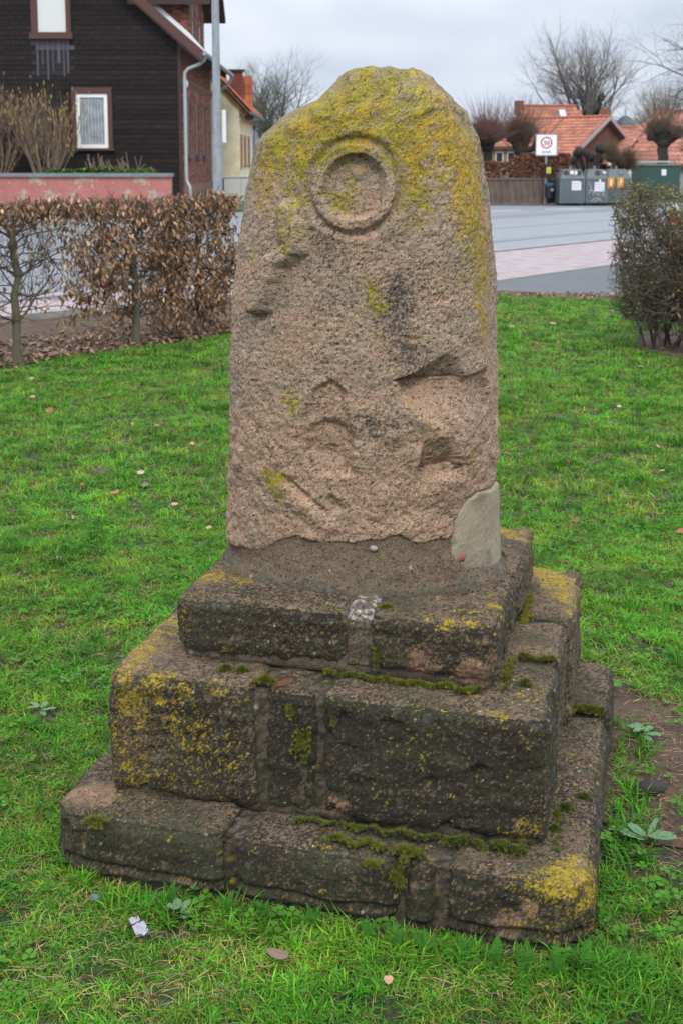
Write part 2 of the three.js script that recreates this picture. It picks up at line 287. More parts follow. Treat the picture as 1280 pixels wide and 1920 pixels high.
{ // wooded hills far away
  const p = [], idx = [], cols = [], nx = 240, ny = 14;
  for (let j = 0; j <= ny; j++) for (let i = 0; i <= nx; i++) {
    const x = (i / nx - 0.5) * 4600, t = j / ny, z = -2450 - t * 900;
    const top = 100 + 17 * fbm(x * 0.002, 3, 1, 3) + 9 * fbm(x * 0.02, 5, 2, 3) + 3 * pn(x * 0.13, j * 1.7, 4);
    p.push(x, Math.sin(Math.min(1, t * 1.4) * Math.PI / 2) * top * (t > 0.75 ? 1 - (t - 0.75) * 0.6 : 1) + (j ? 1.2 * pn(x * 0.3, j * 3.1, 9) : 0), z);
    const n = 1 + 0.5 * pn(x * 0.05, j * 0.9, 3); cols.push(0.045 * n, 0.05 * n, 0.042 * n);
    if (i < nx && j < ny) { const a = j * (nx + 1) + i; idx.push(a, a + 1, a + nx + 2, a, a + nx + 2, a + nx + 1); }
  }
  const g = new THREE.BufferGeometry(); g.setAttribute('position', new THREE.Float32BufferAttribute(p, 3)); g.setAttribute('color', new THREE.Float32BufferAttribute(cols, 3)); g.setIndex(idx); g.computeVertexNormals();
  tag(struct('hills', g, std(1, 1, 1, 1, { vertexColors: true, side: THREE.DoubleSide })), 'low wooded blue-grey hills on the horizon');
}
scene.fog = new THREE.FogExp2(0xc9d6e6, 0.00017);

// ---------------------------------------------------------------- pieces of buildings
const mtx = new THREE.Matrix4(), qt = new THREE.Quaternion(), sc = V(1, 1, 1);
const place = (p, q, s) => new THREE.Matrix4().compose(p, q ?? new THREE.Quaternion(), s ?? V(1, 1, 1));
const brickGeo = new MB().box(-0.5, 0.5, -0.5, 0.5, -0.5, 0.5).geo();
function bricks(name, o, ux, uy, w, h, out, hole, parent, seed, tones) {   // running bond on the plane o + ux, uy, standing proud along out
  const r = mulberry(seed), ms = [], cs = [], q = new THREE.Quaternion().setFromRotationMatrix(new THREE.Matrix4().makeBasis(ux, uy, out));
  for (let j = 0; j * 0.0775 < h; j++) for (let i = -1; i * 0.25 < w; i++) {
    const x = i * 0.25 + (j % 2) * 0.125 + 0.125, y = j * 0.0775 + 0.036;
    if (x < 0.06 || x > w - 0.06 || y > h - 0.03 || (hole && hole(x, y))) { r(); continue; }
    ms.push(place(V().copy(o).addScaledVector(ux, x).addScaledVector(uy, y).addScaledVector(out, 0.004 + 0.006 * r()), q, V(Math.min(0.238, 2 * Math.min(x, w - x)), 0.066, 0.05)));
    const k = 0.65 + 0.7 * r(), t = tones[Math.floor(r() * tones.length)]; cs.push([t[0] * k, t[1] * k, t[2] * k]);
  }
  return inst(name, brickGeo, M.brick, ms, cs, parent);
}
const tileGeo = (() => { // one pantile, 0.25 wide, 0.4 long up the slope (+y), lying in x,y with z outwards
  const m = new MB(), z = (t) => 0.02 + 0.022 * Math.cos(t * Math.PI * 2 + 0.6), n = 5;
  for (let i = 0; i < n; i++) { const a = i / n, b = (i + 1) / n; m.poly(V(a * 0.25 - 0.125, 0, z(a) + 0.03), V(b * 0.25 - 0.125, 0, z(b) + 0.03), V(b * 0.25 - 0.125, 0.4, z(b)), V(a * 0.25 - 0.125, 0.4, z(a))); m.poly(V(a * 0.25 - 0.125, 0, z(a)), V(b * 0.25 - 0.125, 0, z(b)), V(b * 0.25 - 0.125, 0, z(b) + 0.03), V(a * 0.25 - 0.125, 0, z(a) + 0.03)); }
  return m.geo();
})();
function tiles(o, u, v, inside, w, h, parent, seed, tone, name = 'roof_tiles') {   // o = lower left corner, u along the eaves, v up the slope (unit vectors)
  const r = mulberry(seed), n = V().crossVectors(u, v), q = new THREE.Quaternion().setFromRotationMatrix(new THREE.Matrix4().makeBasis(u, v, n)), ms = [], cs = [];
  for (let j = 0; j * 0.34 < h - 0.1; j++) for (let i = 0; i * 0.25 < w - 0.1; i++) {
    const x = i * 0.25 + 0.125, y = j * 0.34, k = 0.7 + 0.5 * r() + 0.25 * fbm(x * 0.6, y * 0.6, seed, 2);
    if (inside && !inside(x, y)) continue;
    ms.push(place(V().copy(o).addScaledVector(u, x).addScaledVector(v, y), q)); cs.push(tone.map((c) => c * k));
  }
  return inst(name, tileGeo, M.tile, ms, cs, parent);
}
function windowPart(parent, x0, x1, y0, y1, z, o = {}) {   // a framed window in the plane z, facing +z
  const f = new MB(), t = o.t ?? 0.07, d = o.d ?? 0.05;
  f.box(x0, x0 + t, y0, y1, z, z + d).box(x1 - t, x1, y0, y1, z, z + d).box(x0 + t, x1 - t, y0, y0 + t, z, z + d).box(x0 + t, x1 - t, y1 - t, y1, z, z + d);
  if (o.mullion) f.box((x0 + x1) / 2 - 0.025, (x0 + x1) / 2 + 0.025, y0 + t, y1 - t, z + 0.002, z + d - 0.006);
  if (o.bar) f.box(x0 + t, x1 - t, y0 + (y1 - y0) * o.bar - 0.02, y0 + (y1 - y0) * o.bar + 0.02, z + 0.004, z + d - 0.009);
  const w = f.build('window', o.m ?? M.white, parent);
  new MB().box(x0 + t, x1 - t, y0 + t, y1 - t, z, z + 0.012).build('pane', o.glass ?? M.glass, w);
  return w;
}
const RED = [[0.26, 0.085, 0.05], [0.22, 0.075, 0.05], [0.17, 0.07, 0.055], [0.30, 0.11, 0.07], [0.12, 0.05, 0.045]];

// ---------------------------------------------------------------- the dark gabled house on the left
{
  const h = thing('brick_house', 'tall house with dark shingled gable, brown verge boards and red brick side', 'house', [-4.96, 0, -38]);
  const topY = (x) => 4.95 + 0.87 * (0.73 - x), under = (x) => topY(x) - 0.24, RX = -4.65;
  const w = new MB(); // the walls' core
  w.prism([[-9.3, 0], [-0.02, 0], [-0.02, under(0)], [RX, under(RX)], [-9.3, under(0)]], -8.5, -0.03); w.build('wall', M.brickMortar, h);
  { // shingles on the gable
    const g = new MB().box(-0.5, 0.5, -0.5, 0.5, -0.5, 0.5).geo(), r = mulberry(5), ms = [], cs = [];
    for (let j = 0; j < 47; j++) for (let i = 0; i < 25; i++) {
      const x = -7.3 + i * 0.30 + (j % 2) * 0.15, y = 0.28 + j * 0.15; r();
      if (x > -0.02 || y > under(x + 0.15) - 0.05) continue;
      let a = x - 0.146, b = Math.min(-0.03, x + 0.146);
      for (const [h0, h1, v0, v1] of [[-3.31, -2.2, 1.93, 3.82], [-4.46, -3.40, 5.38, 7.4]]) if (y > v0 && y < v1) { if (a > h0 && a < h1) a = Math.min(h1, b); if (b > h0 && b < h1) b = h0; }
      if (b - a < 0.03) continue;
      const wd = b - a, xm = (a + b) / 2, k = 0.85 + 0.3 * r();
      const rw = 0.8 + 0.4 * PERM[j * 3 + 1] / 255; let c = [0.0225 * k * rw, 0.0178 * k * rw, 0.0168 * k * rw];
      const s = x > -4.5 && x < -3.35 && y < 5.34 && y > 4.3 ? (y > 4.98 ? 0.6 : 0.12) : 0;
      c = c.map((v, q) => mix(v, [0.13, 0.125, 0.15][q], s));
      ms.push(place(V(xm, y, 0.006), new THREE.Quaternion().setFromAxisAngle(V(1, 0, 0), -0.11), V(wd, 0.168, 0.02))); cs.push(c);
    }
    inst('shingles', g, M.slate, ms, cs, h);
    const st = new MB(); for (const [x, w, y0] of [[-4.42, 0.05, 4.2], [-4.25, 0.03, 4.55], [-4.10, 0.05, 4.1], [-3.93, 0.03, 4.35], [-3.78, 0.09, 4.6], [-3.60, 0.04, 4.2], [-3.48, 0.05, 4.3]]) st.box(x, x + w, y0, 5.32, 0.026, 0.030);
    const so = st.build('lime_streaks', std(0.085, 0.085, 0.105, 0.8), h); so.userData.kind = 'stuff';
    new MB().box(-0.08, 0.012, 0.1, 5.2, -0.01, 0.055).build('corner_board', M.darkwood, h);
    new MB().box(-9.2, -0.012, 0.1, 4.7, -0.028, -0.004).build('backing_board', M.darkwood, h);
  }
  // lower window, its brown surround, curtain
  const sur = new MB(); sur.box(-3.38, -3.25, 1.95, 3.86, 0, 0.10).box(-2.27, -2.13, 1.95, 3.86, 0, 0.10).box(-3.25, -2.27, 3.67, 3.86, 0, 0.10).box(-3.42, -2.09, 1.93, 2.0, 0, 0.13);
  sur.build('window_surround', M.brown, h);
  const curtain = tex(256, 1, (u, v) => { const n = 0.33 + 0.10 * tn(u, v, 4, 1) + 0.09 * tn(u, v, 16, 2) + 0.07 * Math.sin(u * 62.83 + 2 * tn(u, v, 3, 5)); return [n * 0.86, n * 0.95, n]; });
  const wl = windowPart(h, -3.245, -2.275, 2.005, 3.665, 0.02, { t: 0.11, glass: new THREE.MeshPhysicalMaterial({ map: curtain, roughness: 0.06 }) });
  // upper window with roller shutter
  const sur2 = new MB(); sur2.box(-4.54, -4.35, 5.5, 7.3, 0, 0.1).box(-3.48, -3.33, 5.5, 7.3, 0, 0.1).box(-4.35, -3.48, 7.1, 7.3, 0, 0.1).box(-4.6, -3.27, 5.32, 5.5, 0, 0.17);
  sur2.build('window_surround', M.brown, h);
  const sh = new MB(); for (let k = 0; k < 31; k++) sh.box(-4.34, -3.49, 5.53 + k * 0.05, 5.575 + k * 0.05, 0.01, 0.05);
  sh.build('roller_shutter', M.shutter, h);
  // roof
  const roof = new MB();
  for (const s of [1, -1]) {
    const X = (x) => (s > 0 ? x : 2 * RX - x);
    const P = [[X(0.73), topY(0.73)], [X(RX), topY(RX)], [X(RX), topY(RX) - 0.10], [X(0.73), topY(0.73) - 0.10]];
    roof.prism(s > 0 ? P : [...P].reverse(), -8.9, 0.42);
  }
  const rf = roof.build('roof', std(0.10, 0.045, 0.035, 0.9, { map: mottle }), h);
  const vb = new MB(), P2 = [[0.76, topY(0.76) - 0.34], [0.76, topY(0.76) + 0.02], [RX, topY(RX) + 0.02], [RX, topY(RX) - 0.30]];
  vb.prism(P2, 0.42, 0.46); vb.build('verge_board', M.brown, h); const vb2 = new MB(); vb2.prism([[0.70, topY(0.7) - 0.42], [0.70, topY(0.7) - 0.26], [RX, topY(RX) - 0.22], [RX, topY(RX) - 0.34]], 0.36, 0.415);
  vb2.build('verge_board', M.brown, h);
  for (let k = 0; k < 12; k++) { const z = 0.2 - k * 0.75, so = new MB(); so.hexa([V(-0.01, under(0) - 0.30, z + 0.05), V(0.66, topY(0.66) - 0.36, z + 0.05), V(0.66, topY(0.66) - 0.36, z - 0.05), V(-0.01, under(0) - 0.30, z - 0.05), V(-0.01, topY(0) - 0.11, z + 0.05), V(0.66, topY(0.66) - 0.11, z + 0.05), V(0.66, topY(0.66) - 0.11, z - 0.05), V(-0.01, topY(0) - 0.11, z - 0.05)]); so.build('rafter', M.darkwood, h); }
  // brick side wall: three tall window niches, and the cross gable above
  const wins = [-1.55, -3.95, -5.95], holes = (x, y) => wins.some((z) => Math.abs(-x - z) < 0.50 && y > 1.72 && y < 3.72) || (y > 5.2 && [-3.2, -5.2].some((z) => Math.abs(-x - z) < 0.5 && y > 5.45 && y < 7.2));
  bricks('bricks', V(0, 0, 0), V(0, 0, -1), V(0, 1, 0), 8.5, 5.35, V(1, 0, 0), holes, h, 11, RED);
  const cgw = new MB(); cgw.box(-3.0, -0.02, 5.0, 6.95, -6.55, -2.03); cgw.prism([[-3.0, 6.95], [-0.02, 6.95], [-0.02, 6.96], [-3.0, 6.96]], -6.5, -2.1);
  cgw.build('cross_gable', M.brickMortar, h);
  bricks('bricks', V(0, 5.35, -2.0), V(0, 0, -1), V(0, 1, 0), 4.55, 1.6, V(1, 0, 0), (x, y) => [-3.2, -5.2].some((z) => Math.abs(-x - 2.0 - z) < 0.5 && y > 0.15), h, 12, RED);
  bricks('bricks', V(-2.6, 5.35, -2.03), V(1, 0, 0), V(0, 1, 0), 2.6, 1.6, V(0, 0, 1), (x, y) => y + 5.35 < topY(x - 2.6) + 0.02, h, 13, RED.map((c) => c.map((v) => v * 1.05)));
  const nw = (z, y0, y1) => { // a niche with brown board frame, seen almost edge on
    const f = new MB(); f.box(-0.01, 0.035, y0, y1, z - 0.46, z - 0.36).box(-0.01, 0.035, y0, y1, z + 0.36, z + 0.46).box(-0.01, 0.035, y1 - 0.1, y1, z - 0.36, z + 0.36).box(-0.01, 0.035, y0 + 0.7, y0 + 0.76, z - 0.36, z + 0.36);
    const o = f.build('window', std(0.16, 0.075, 0.045, 0.7), h); new MB().box(-0.015, 0.01, y0, y1 - 0.1, z - 0.36, z + 0.36).build('pane', std(0.10, 0.055, 0.04, 0.35), o);
    new MB().box(0.0, 0.12, y0 - 0.12, y0, z - 0.55, z + 0.55).build('sill', std(0.10, 0.08, 0.075, 0.9), o);
    const l = new MB(); for (let k = -5; k <= 5; k++) l.box(0, 0.03, y1 + 0.01, y1 + 0.24, z + k * 0.1 - 0.042, z + k * 0.1 + 0.042); l.build('lintel', std(0.30, 0.17, 0.13, 0.95), o);
  };
  for (const z of wins) nw(z, 1.80, 3.66);
  for (const z of [-3.2, -5.2]) nw(z, 5.56, 7.1);
  new MB().box(0, 0.07, 4.05, 4.2, -8.5, 0).box(0, 0.05, 3.95, 4.05, -8.5, 0).build('string_course', std(0.20, 0.09, 0.065, 0.95, { map: mottle }), h);
  new MB().box(-0.02, 0.05, 0, 0.85, -8.5, -0.02).build('plinth', std(0.24, 0.13, 0.10, 0.95, { map: mottle }), h);
  const cr = new MB(); // roof of the cross gable, its eaves front and back
  for (const s of [1, -1]) { const z = (t) => -4.27 + s * t; const q = [V(-3.4, 8.95, z(0)), V(0.76, 8.95, z(0)), V(0.76, 6.72, z(2.72)), V(-3.4, 6.72, z(2.72))].map((p) => p), d = 0.16;
    const B = q.map((p) => V(p.x, p.y - d, p.z)); cr.poly(...(s > 0 ? [q[3], q[2], q[1], q[0]] : [q[0], q[1], q[2], q[3]])); cr.poly(...(s > 0 ? [B[0], B[1], B[2], B[3]] : [B[3], B[2], B[1], B[0]])); cr.poly(...(s > 0 ? [B[3], B[2], q[2], q[3]] : [B[2], B[3], q[3], q[2]])); cr.poly(...(s > 0 ? [B[2], B[1], q[1], q[2]] : [B[1], B[2], q[2], q[1]])); }
  cr.prism([[-0.01, 6.95], [0, 6.95], [0, 6.96], [-0.01, 6.96]], -6, -2.5);
  const c2 = cr.build('cross_gable_roof', M.darkwood, h);
  new MB().hexa([V(-0.02, 6.9, -2.05), V(-0.01, 6.9, -2.05), V(-0.01, 6.9, -6.5), V(-0.02, 6.9, -6.5), V(-0.02, 8.9, -4.25), V(-0.01, 8.9, -4.25), V(-0.01, 8.9, -4.3), V(-0.02, 8.9, -4.3)]).build('gable_wall', std(0.2, 0.08, 0.055, 0.95), h);
  // sheet-metal flashing along the roof joint
  const fl = new MB(); fl.hexa([V(-1.5, topY(-1.5) + 0.0, -1.86), V(0.72, topY(0.72) + 0.0, -1.86), V(0.72, topY(0.72), -2.0), V(-1.5, topY(-1.5), -2.0), V(-1.5, topY(-1.5) + 0.17, -1.88), V(0.05, topY(0.05) + 0.17, -1.88), V(0.05, topY(0.05) + 0.17, -2.0), V(-1.5, topY(-1.5) + 0.17, -2.0)]);
  fl.build('flashing', std(0.70, 0.72, 0.76, 0.4, { metalness: 0.2 }), h);
  // gutter and rain pipes
  const gu = new MB(); gu.tube([V(0.80, 4.86, 0.46), V(0.80, 4.83, -8.95)], 0.075, 8); const gt = gu.build('gutter', std(0.30, 0.32, 0.33, 0.5, { metalness: 0.3 }), h);
  const b1 = new MB(); b1.tube([V(0.80, 4.80, 0.22), V(0.76, 4.68, 0.22), V(0.62, 4.56, 0.2), V(0.26, 4.42, 0.16), V(0.15, 4.30, 0.14), V(0.14, 4.1, 0.14), V(0.14, 2.5, 0.14), V(0.14, 1.05, 0.14), V(0.17, 0.93, 0.16), V(0.24, 0.82, 0.18), V(0.25, 0.7, 0.18), V(0.25, 0, 0.18)], 0.052, 8);
  for (const y of [3.6, 2.2, 1.1]) b1.tube([V(0.14, y, 0.14), V(0.14, y + 0.04, 0.14)], 0.062, 8);
  b1.build('rain_pipe', M.zinc, h);
  const b2 = new MB(); b2.tube([V(0.80, 4.80, -8.7), V(0.76, 4.62, -8.65), V(0.6, 4.4, -8.55), V(0.28, 4.26, -8.5), V(0.14, 4.1, -8.45), V(0.14, 2.5, -8.45), V(0.14, 0.9, -8.45), V(0.24, 0.75, -8.45), V(0.24, 0, -8.45)], 0.06, 8);
  b2.build('rain_pipe', std(0.28, 0.31, 0.36, 0.5, { metalness: 0.3 }), h);
  new MB().ball(V(0.12, 3.98, -0.35), 0.13, 0.5, 1.1, 1).build('wall_lamp', std(0.75, 0.77, 0.74, 0.4), h);
}

// ---------------------------------------------------------------- the cream house behind the lamp post
{
  const h = thing('cream_house', 'cream rendered house with orange trim and tiled roof behind the lamp post', 'house', [-4.0, 0, -48]);
  const w = new MB(), topY = (x) => 3.84 - 1.05 * (x - 0.0);
  w.prism([[-7, 0], [0, 0], [0, 3.75], [-3.5, 7.4], [-7, 3.75]], -6.9, 0); w.build('wall', M.yellow, h);
  const tr = new MB(); // trim under the verge and the eaves
  tr.prism([[-3.5, 7.42], [-3.5, 7.22], [0.02, 3.58], [0.12, 3.68]], 0.0, 0.06);
  tr.box(0, 0.07, 3.18, 3.28, -6.9, 0.0); tr.box(0, 0.10, 3.5, 3.68, -6.9, 0.0);
  tr.build('trim', M.yellowTrim, h);
  const rf = new MB(); rf.prism([[0.42, 3.42], [0.42, 3.54], [-3.5, 7.7], [-3.5, 7.56]], -7.2, 0.3); rf.prism([[-7.42, 3.54], [-7.42, 3.42], [-3.5, 7.56], [-3.5, 7.7]], -7.2, 0.3);
  const rr = rf.build('roof', std(0.16, 0.06, 0.045, 0.9, { map: mottle }), h);
  const u = V(0, 0, -1), v = V(-0.686, 0.728, 0);
  tiles(V(0.42, 3.56, 0.3), u, v, null, 7.4, 5.6, h, 21, [0.36, 0.12, 0.06]);
  new MB().tube([V(0.50, 3.47, 0.35), V(0.50, 3.43, -7.3)], 0.07, 8).build('gutter', std(0.12, 0.13, 0.14, 0.5), h);
  new MB().tube([V(0.46, 3.4, -6.95), V(0.12, 3.0, -6.8), V(0.1, 2.7, -6.8), V(0.1, 0, -6.8)], 0.05, 6).build('rain_pipe', std(0.2, 0.25, 0.32, 0.5), h);
  for (const z of [-0.75, -2.65, -4.7]) { // narrow windows in the side wall
    const f = new MB(); f.box(-0.01, 0.03, 1.44, 2.66, z - 0.5, z - 0.4).box(-0.01, 0.03, 1.44, 2.66, z + 0.4, z + 0.5).box(-0.01, 0.03, 2.56, 2.66, z - 0.4, z + 0.4);
    const o = f.build('window', std(0.44, 0.22, 0.08, 0.8), h); new MB().box(-0.012, 0.008, 1.44, 2.56, z - 0.4, z + 0.4).build('pane', std(0.17, 0.10, 0.05, 0.3), o); new MB().box(0, 0.1, 1.36, 1.44, z - 0.56, z + 0.56).build('sill', std(0.35, 0.24, 0.14, 0.9), o);
  }
  const d = new MB(); d.box(-0.52, -0.04, 3.9, 5.24, -2.6, -2.0); d.build('chimney', std(0.17, 0.045, 0.03, 0.9, { map: mottle }), h);
  new MB().box(-0.62, 0.06, 5.24, 5.30, -2.7, -1.9).build('chimney_cap', std(0.02, 0.06, 0.04, 0.7), h);
  const dm = new MB(); dm.box(-0.45, 0.22, 3.35, 5.02, -4.6, -3.0); dm.build('dormer', std(0.30, 0.10, 0.05, 0.9), h);
  tiles(V(-0.45, 3.35, -2.995), V(1, 0, 0), V(0, 1, 0), null, 0.72, 1.75, h, 22, [0.48, 0.16, 0.075], 'hung_tiles');
}

// ---------------------------------------------------------------- houses with orange tiled roofs on the right
const vbm = std(0.34, 0.33, 0.33, 0.8);
function tiledHouse(label, pos, turn, L, W, eave, ridge, o = {}) {   // ridge along x
  const h = thing(o.name ?? 'tiled_house', label, 'house', pos, turn), w = new MB(), hw = W / 2, ov = 0.3, rise = ridge - eave, sl = Math.hypot(rise, hw + ov), oy = eave - rise * ov / hw;
  const hipL = o.hipL ?? 0, hipR = o.hipR ?? 0;
  if (hipL || hipR) w.box(-L / 2, L / 2, 0, eave, -hw, hw);
  else for (const s of [0]) { const P = [[-hw, 0], [hw, 0], [hw, eave - 0.06], [0, ridge - 0.08], [-hw, eave - 0.06]]; const m = new MB(); m.prism(P, -L / 2, L / 2); w.p = m.p.slice(); for (let i = 0; i < m.p.length; i += 3) { w.p[i] = m.p[i + 2]; w.p[i + 1] = m.p[i + 1]; w.p[i + 2] = -m.p[i]; const a = m.n[i]; w.n[i] = m.n[i + 2]; w.n[i + 1] = m.n[i + 1]; w.n[i + 2] = -a; } w.u = m.u; w.i = m.i; }
  w.build('wall', o.wall ?? std(0.14, 0.075, 0.05, 0.95, { map: mottle }), h);
  const X0 = -L / 2 - ov, X1 = L / 2 + ov, rfm = new MB(), d = 0.1, k = rise / hw;
  for (const s of [1, -1]) {
    const a = V(X0, oy, s * (hw + ov)), b = V(X1, oy, s * (hw + ov)), c = V(X1 - hipR, ridge, 0), e = V(X0 + hipL, ridge, 0), q = s > 0 ? [a, b, c, e] : [b, a, e, c];
    rfm.poly(...q); rfm.poly(...q.map((p) => V(p.x, p.y - d, p.z)).reverse()); rfm.poly(V(q[0].x, q[0].y - d, q[0].z), V(q[1].x, q[1].y - d, q[1].z), q[1], q[0]);
  }
  if (hipL) rfm.poly(V(X0, oy, -hw - ov), V(X0, oy, hw + ov), V(X0 + hipL, ridge, 0)); if (hipR) rfm.poly(V(X1, oy, hw + ov), V(X1, oy, -hw - ov), V(X1 - hipR, ridge, 0));
  rfm.build('roof', std(0.26, 0.09, 0.05, 0.9), h);
  const v = V(0, rise, -hw).normalize();
  tiles(V(X0, oy + 0.005, hw + ov), V(1, 0, 0), v, (x, y) => (hipL ? x > hipL * y / sl : true) && (hipR ? X1 - X0 - x > hipR * y / sl : true), X1 - X0, sl, h, Math.round(pos[0] * 10), o.tone ?? [0.42, 0.145, 0.075]);
  if (hipL) { const vl = V(hipL, ridge - oy, 0).normalize(), sw = Math.hypot(hipL, ridge - oy); tiles(V(X0, oy, -hw - ov), V(0, 0, 1), vl, (x, y) => { const t = y / sw * (hw + ov); return x > t && x < 2 * (hw + ov) - t; }, 2 * (hw + ov), sw, h, 5, o.tone ?? [0.42, 0.145, 0.075]); }
  new MB().tube([V(X0 + hipL, ridge + 0.03, 0), V(X1 - hipR, ridge + 0.03, 0)], 0.1, 8).build('ridge_tiles', std(0.30, 0.10, 0.055, 0.9), h);
  if (!hipL && !hipR) { for (const x of [X0 - 0.03, X1 - 0.01]) for (const s of [1, -1]) { const g = new MB(); const A = V(x, oy - 0.13, s * (hw + ov)), B = V(x, ridge - 0.13, 0), t = 0.2; const q = [A, V(A.x + 0.04, A.y, A.z), V(B.x + 0.04, B.y, B.z), B]; const T = q.map((p) => V(p.x, p.y + t, p.z)); g.hexa(s > 0 ? [...q, ...T] : [q[3], q[2], q[1], q[0], T[3], T[2], T[1], T[0]]); g.build('verge_board', vbm, h); } }
  return h;
}
{
  const a = tiledHouse('long orange tiled roof with a skylight, farthest left of the red roofs', [13.3, 0, -80], 0.06, 5.4, 7, 2.3, 5.15, { hipL: 1.6, hipR: 1.0, tone: [0.34, 0.13, 0.08] });
  const sk = new MB(); const n = V(0, 3.5, 2.85).normalize(), v = V(0, 2.85, -3.5).normalize(), o = V(0.95, 4.56, 0.74); const q = (x, y, z) => V().copy(o).addScaledVector(V(1, 0, 0), x).addScaledVector(v, y).addScaledVector(n, z);
  sk.hexa([q(-0.25, -0.42, 0), q(0.25, -0.42, 0), q(0.25, 0.42, 0), q(-0.25, 0.42, 0), q(-0.25, -0.42, 0.14), q(0.25, -0.42, 0.14), q(0.25, 0.42, 0.14), q(-0.25, 0.42, 0.14)]);
  const so = sk.build('skylight', std(0.14, 0.17, 0.18, 0.4), a); new MB().poly(q(-0.18, -0.36, 0.145), q(0.18, -0.36, 0.145), q(0.18, 0.36, 0.145), q(-0.18, 0.36, 0.145)).build('pane', std(0.6, 0.66, 0.7, 0.1), so);
  new MB().box(-2.0, -1.5, 4.6, 5.5, -0.3, 0.3).build('chimney', std(0.18, 0.07, 0.05, 0.9), a);
  const b = tiledHouse('orange tiled house with brown brick gable and grey verge, behind the zone sign', [11.4, 0, -63.7], -0.735, 5.2, 6.6, 1.95, 3.8, { tone: [0.36, 0.14, 0.085] });
  new MB().box(2.2, 2.6, 3.3, 4.25, -0.55, -0.15).build('chimney', std(0.25, 0.10, 0.06, 0.9), b);
  tiledHouse('small orange roofed house with pale verge, between the brick gable and the slate turret', [16.2, 0, -64.6], -0.65, 4.2, 5.6, 1.7, 3.35, { wall: std(0.35, 0.12, 0.07, 0.95), tone: [0.38, 0.155, 0.10] });
  tiledHouse('wide hipped house with salmon orange roof behind the tall pollard tree', [17.1, 0, -60.5], -0.05, 7.4, 6.4, 1.66, 3.98, { hipL: 2.6, hipR: 2.6, wall: std(0.4, 0.38, 0.35, 0.9), tone: [0.41, 0.18, 0.125] });
  // the little slate turret
  const t = thing('turret', 'small turret with curved grey slate roof above the red roofs', 'turret', [19.7, 0, -85]);
  new MB().box(-0.6, 0.6, 0, 3.95, -0.6, 0.6).build('wall', std(0.16, 0.06, 0.06, 0.9), t);
  const rp = [[0.80, 3.86], [0.80, 3.95], [0.70, 4.2], [0.52, 4.45], [0.28, 4.66], [0.08, 4.74], [0, 4.76]].map(([x, y]) => new THREE.Vector2(x, y));
  const lg = new THREE.LatheGeometry(rp, 8, Math.PI / 8); mesh('roof', lg, std(0.09, 0.11, 0.13, 0.6), t);
  for (const x of [-0.3, 0.3]) windowPart(t, x - 0.2, x + 0.2, 3.15, 3.8, 0.6, { t: 0.05, m: std(0.3, 0.16, 0.18, 0.7) });
  new MB().tube([V(0, 4.7, 0), V(0, 5.2, 0)], 0.025, 5).build('finial', M.black, t);
}
{ // beige building seen between the pollards
  const h = thing('beige_building', 'low beige building with timber posts seen between the dense pollards', 'building', [5.6, 0, -60]);
  new MB().box(0, 4.2, 0, 2.2, -5, 0).build('wall', M.beige, h);
  const tm = std(0.30, 0.19, 0.09, 0.9); for (let k = 0; k < 8; k++) new MB().box(0.05 + k * 0.58, 0.19 + k * 0.58, 1.25, 2.2, 0, 0.06).build('timber_post', tm, h); new MB().box(0, 4.2, 1.15, 1.25, 0, 0.07).build('rail', tm, h);
  for (let k = 0; k < 7; k++) windowPart(h, 0.22 + k * 0.58, 0.60 + k * 0.58, 1.3, 2.05, 0.01, { t: 0.04 });
  const rf = new MB(); rf.prism([[-0.3, 2.2], [4.5, 2.2], [4.5, 2.34], [-0.3, 2.34]], -5.3, 0.3); rf.build('roof', std(0.13, 0.06, 0.05, 0.9), h);
}
{ // a far dark roof whose tip shows beside the stone's shoulder
  const h = thing('far_house', 'far house with dark slate roof, its tip just showing beside the pillar top', 'house', [6.2, 0, -70.5]);
  new MB().box(-2, 0.1, 0, 4.2, -3, 0).build('wall', M.beige, h);
  const r = new MB(); r.prism([[-2.3, 4.1], [0.35, 4.1], [-0.35, 5.4], [-1.6, 5.4]], -3.3, 0.3); r.build('roof', std(0.06, 0.055, 0.05, 0.8), h);
}
{ // white shed and green box
  const s = thing('garden_shed', 'small white shed with two barred windows beside the green box', 'shed', [12.35, 0, -54]);
  new MB().box(0, 1.0, 0, 1.52, -2, 0).build('wall', M.white, s);
  for (const x of [0.12, 0.56]) windowPart(s, x, x + 0.27, 0.85, 1.38, 0.004, { t: 0.03, mullion: 1, bar: 0.5 });
  const r = new MB(); r.prism([[-0.12, 1.38], [0.2, 1.53], [0.2, 1.62], [-0.12, 1.44]], -2.2, 0.15); r.prism([[0.2, 1.53], [2.3, 1.54], [2.3, 1.62], [0.2, 1.62]], -2.2, 0.15); r.build('roof', std(0.42, 0.42, 0.42, 0.8), s);
  const g = thing('green_container', 'dark green metal storage box beside the white shed', 'container', [12.75, 0, -52]);
  new MB().box(0, 0.86, 0, 1.42, -1.5, 0).box(0.87, 1.72, 0, 1.42, -1.5, 0.0).build('body', std(0.028, 0.085, 0.075, 0.6), g);
  new MB().box(-0.04, 1.76, 1.42, 1.48, -1.55, 0.05).build('lid', std(0.16, 0.24, 0.22, 0.7), g);
  new MB().box(0.92, 1.12, 1.0, 1.26, 0, 0.008).build('notice', M.white, g);
}
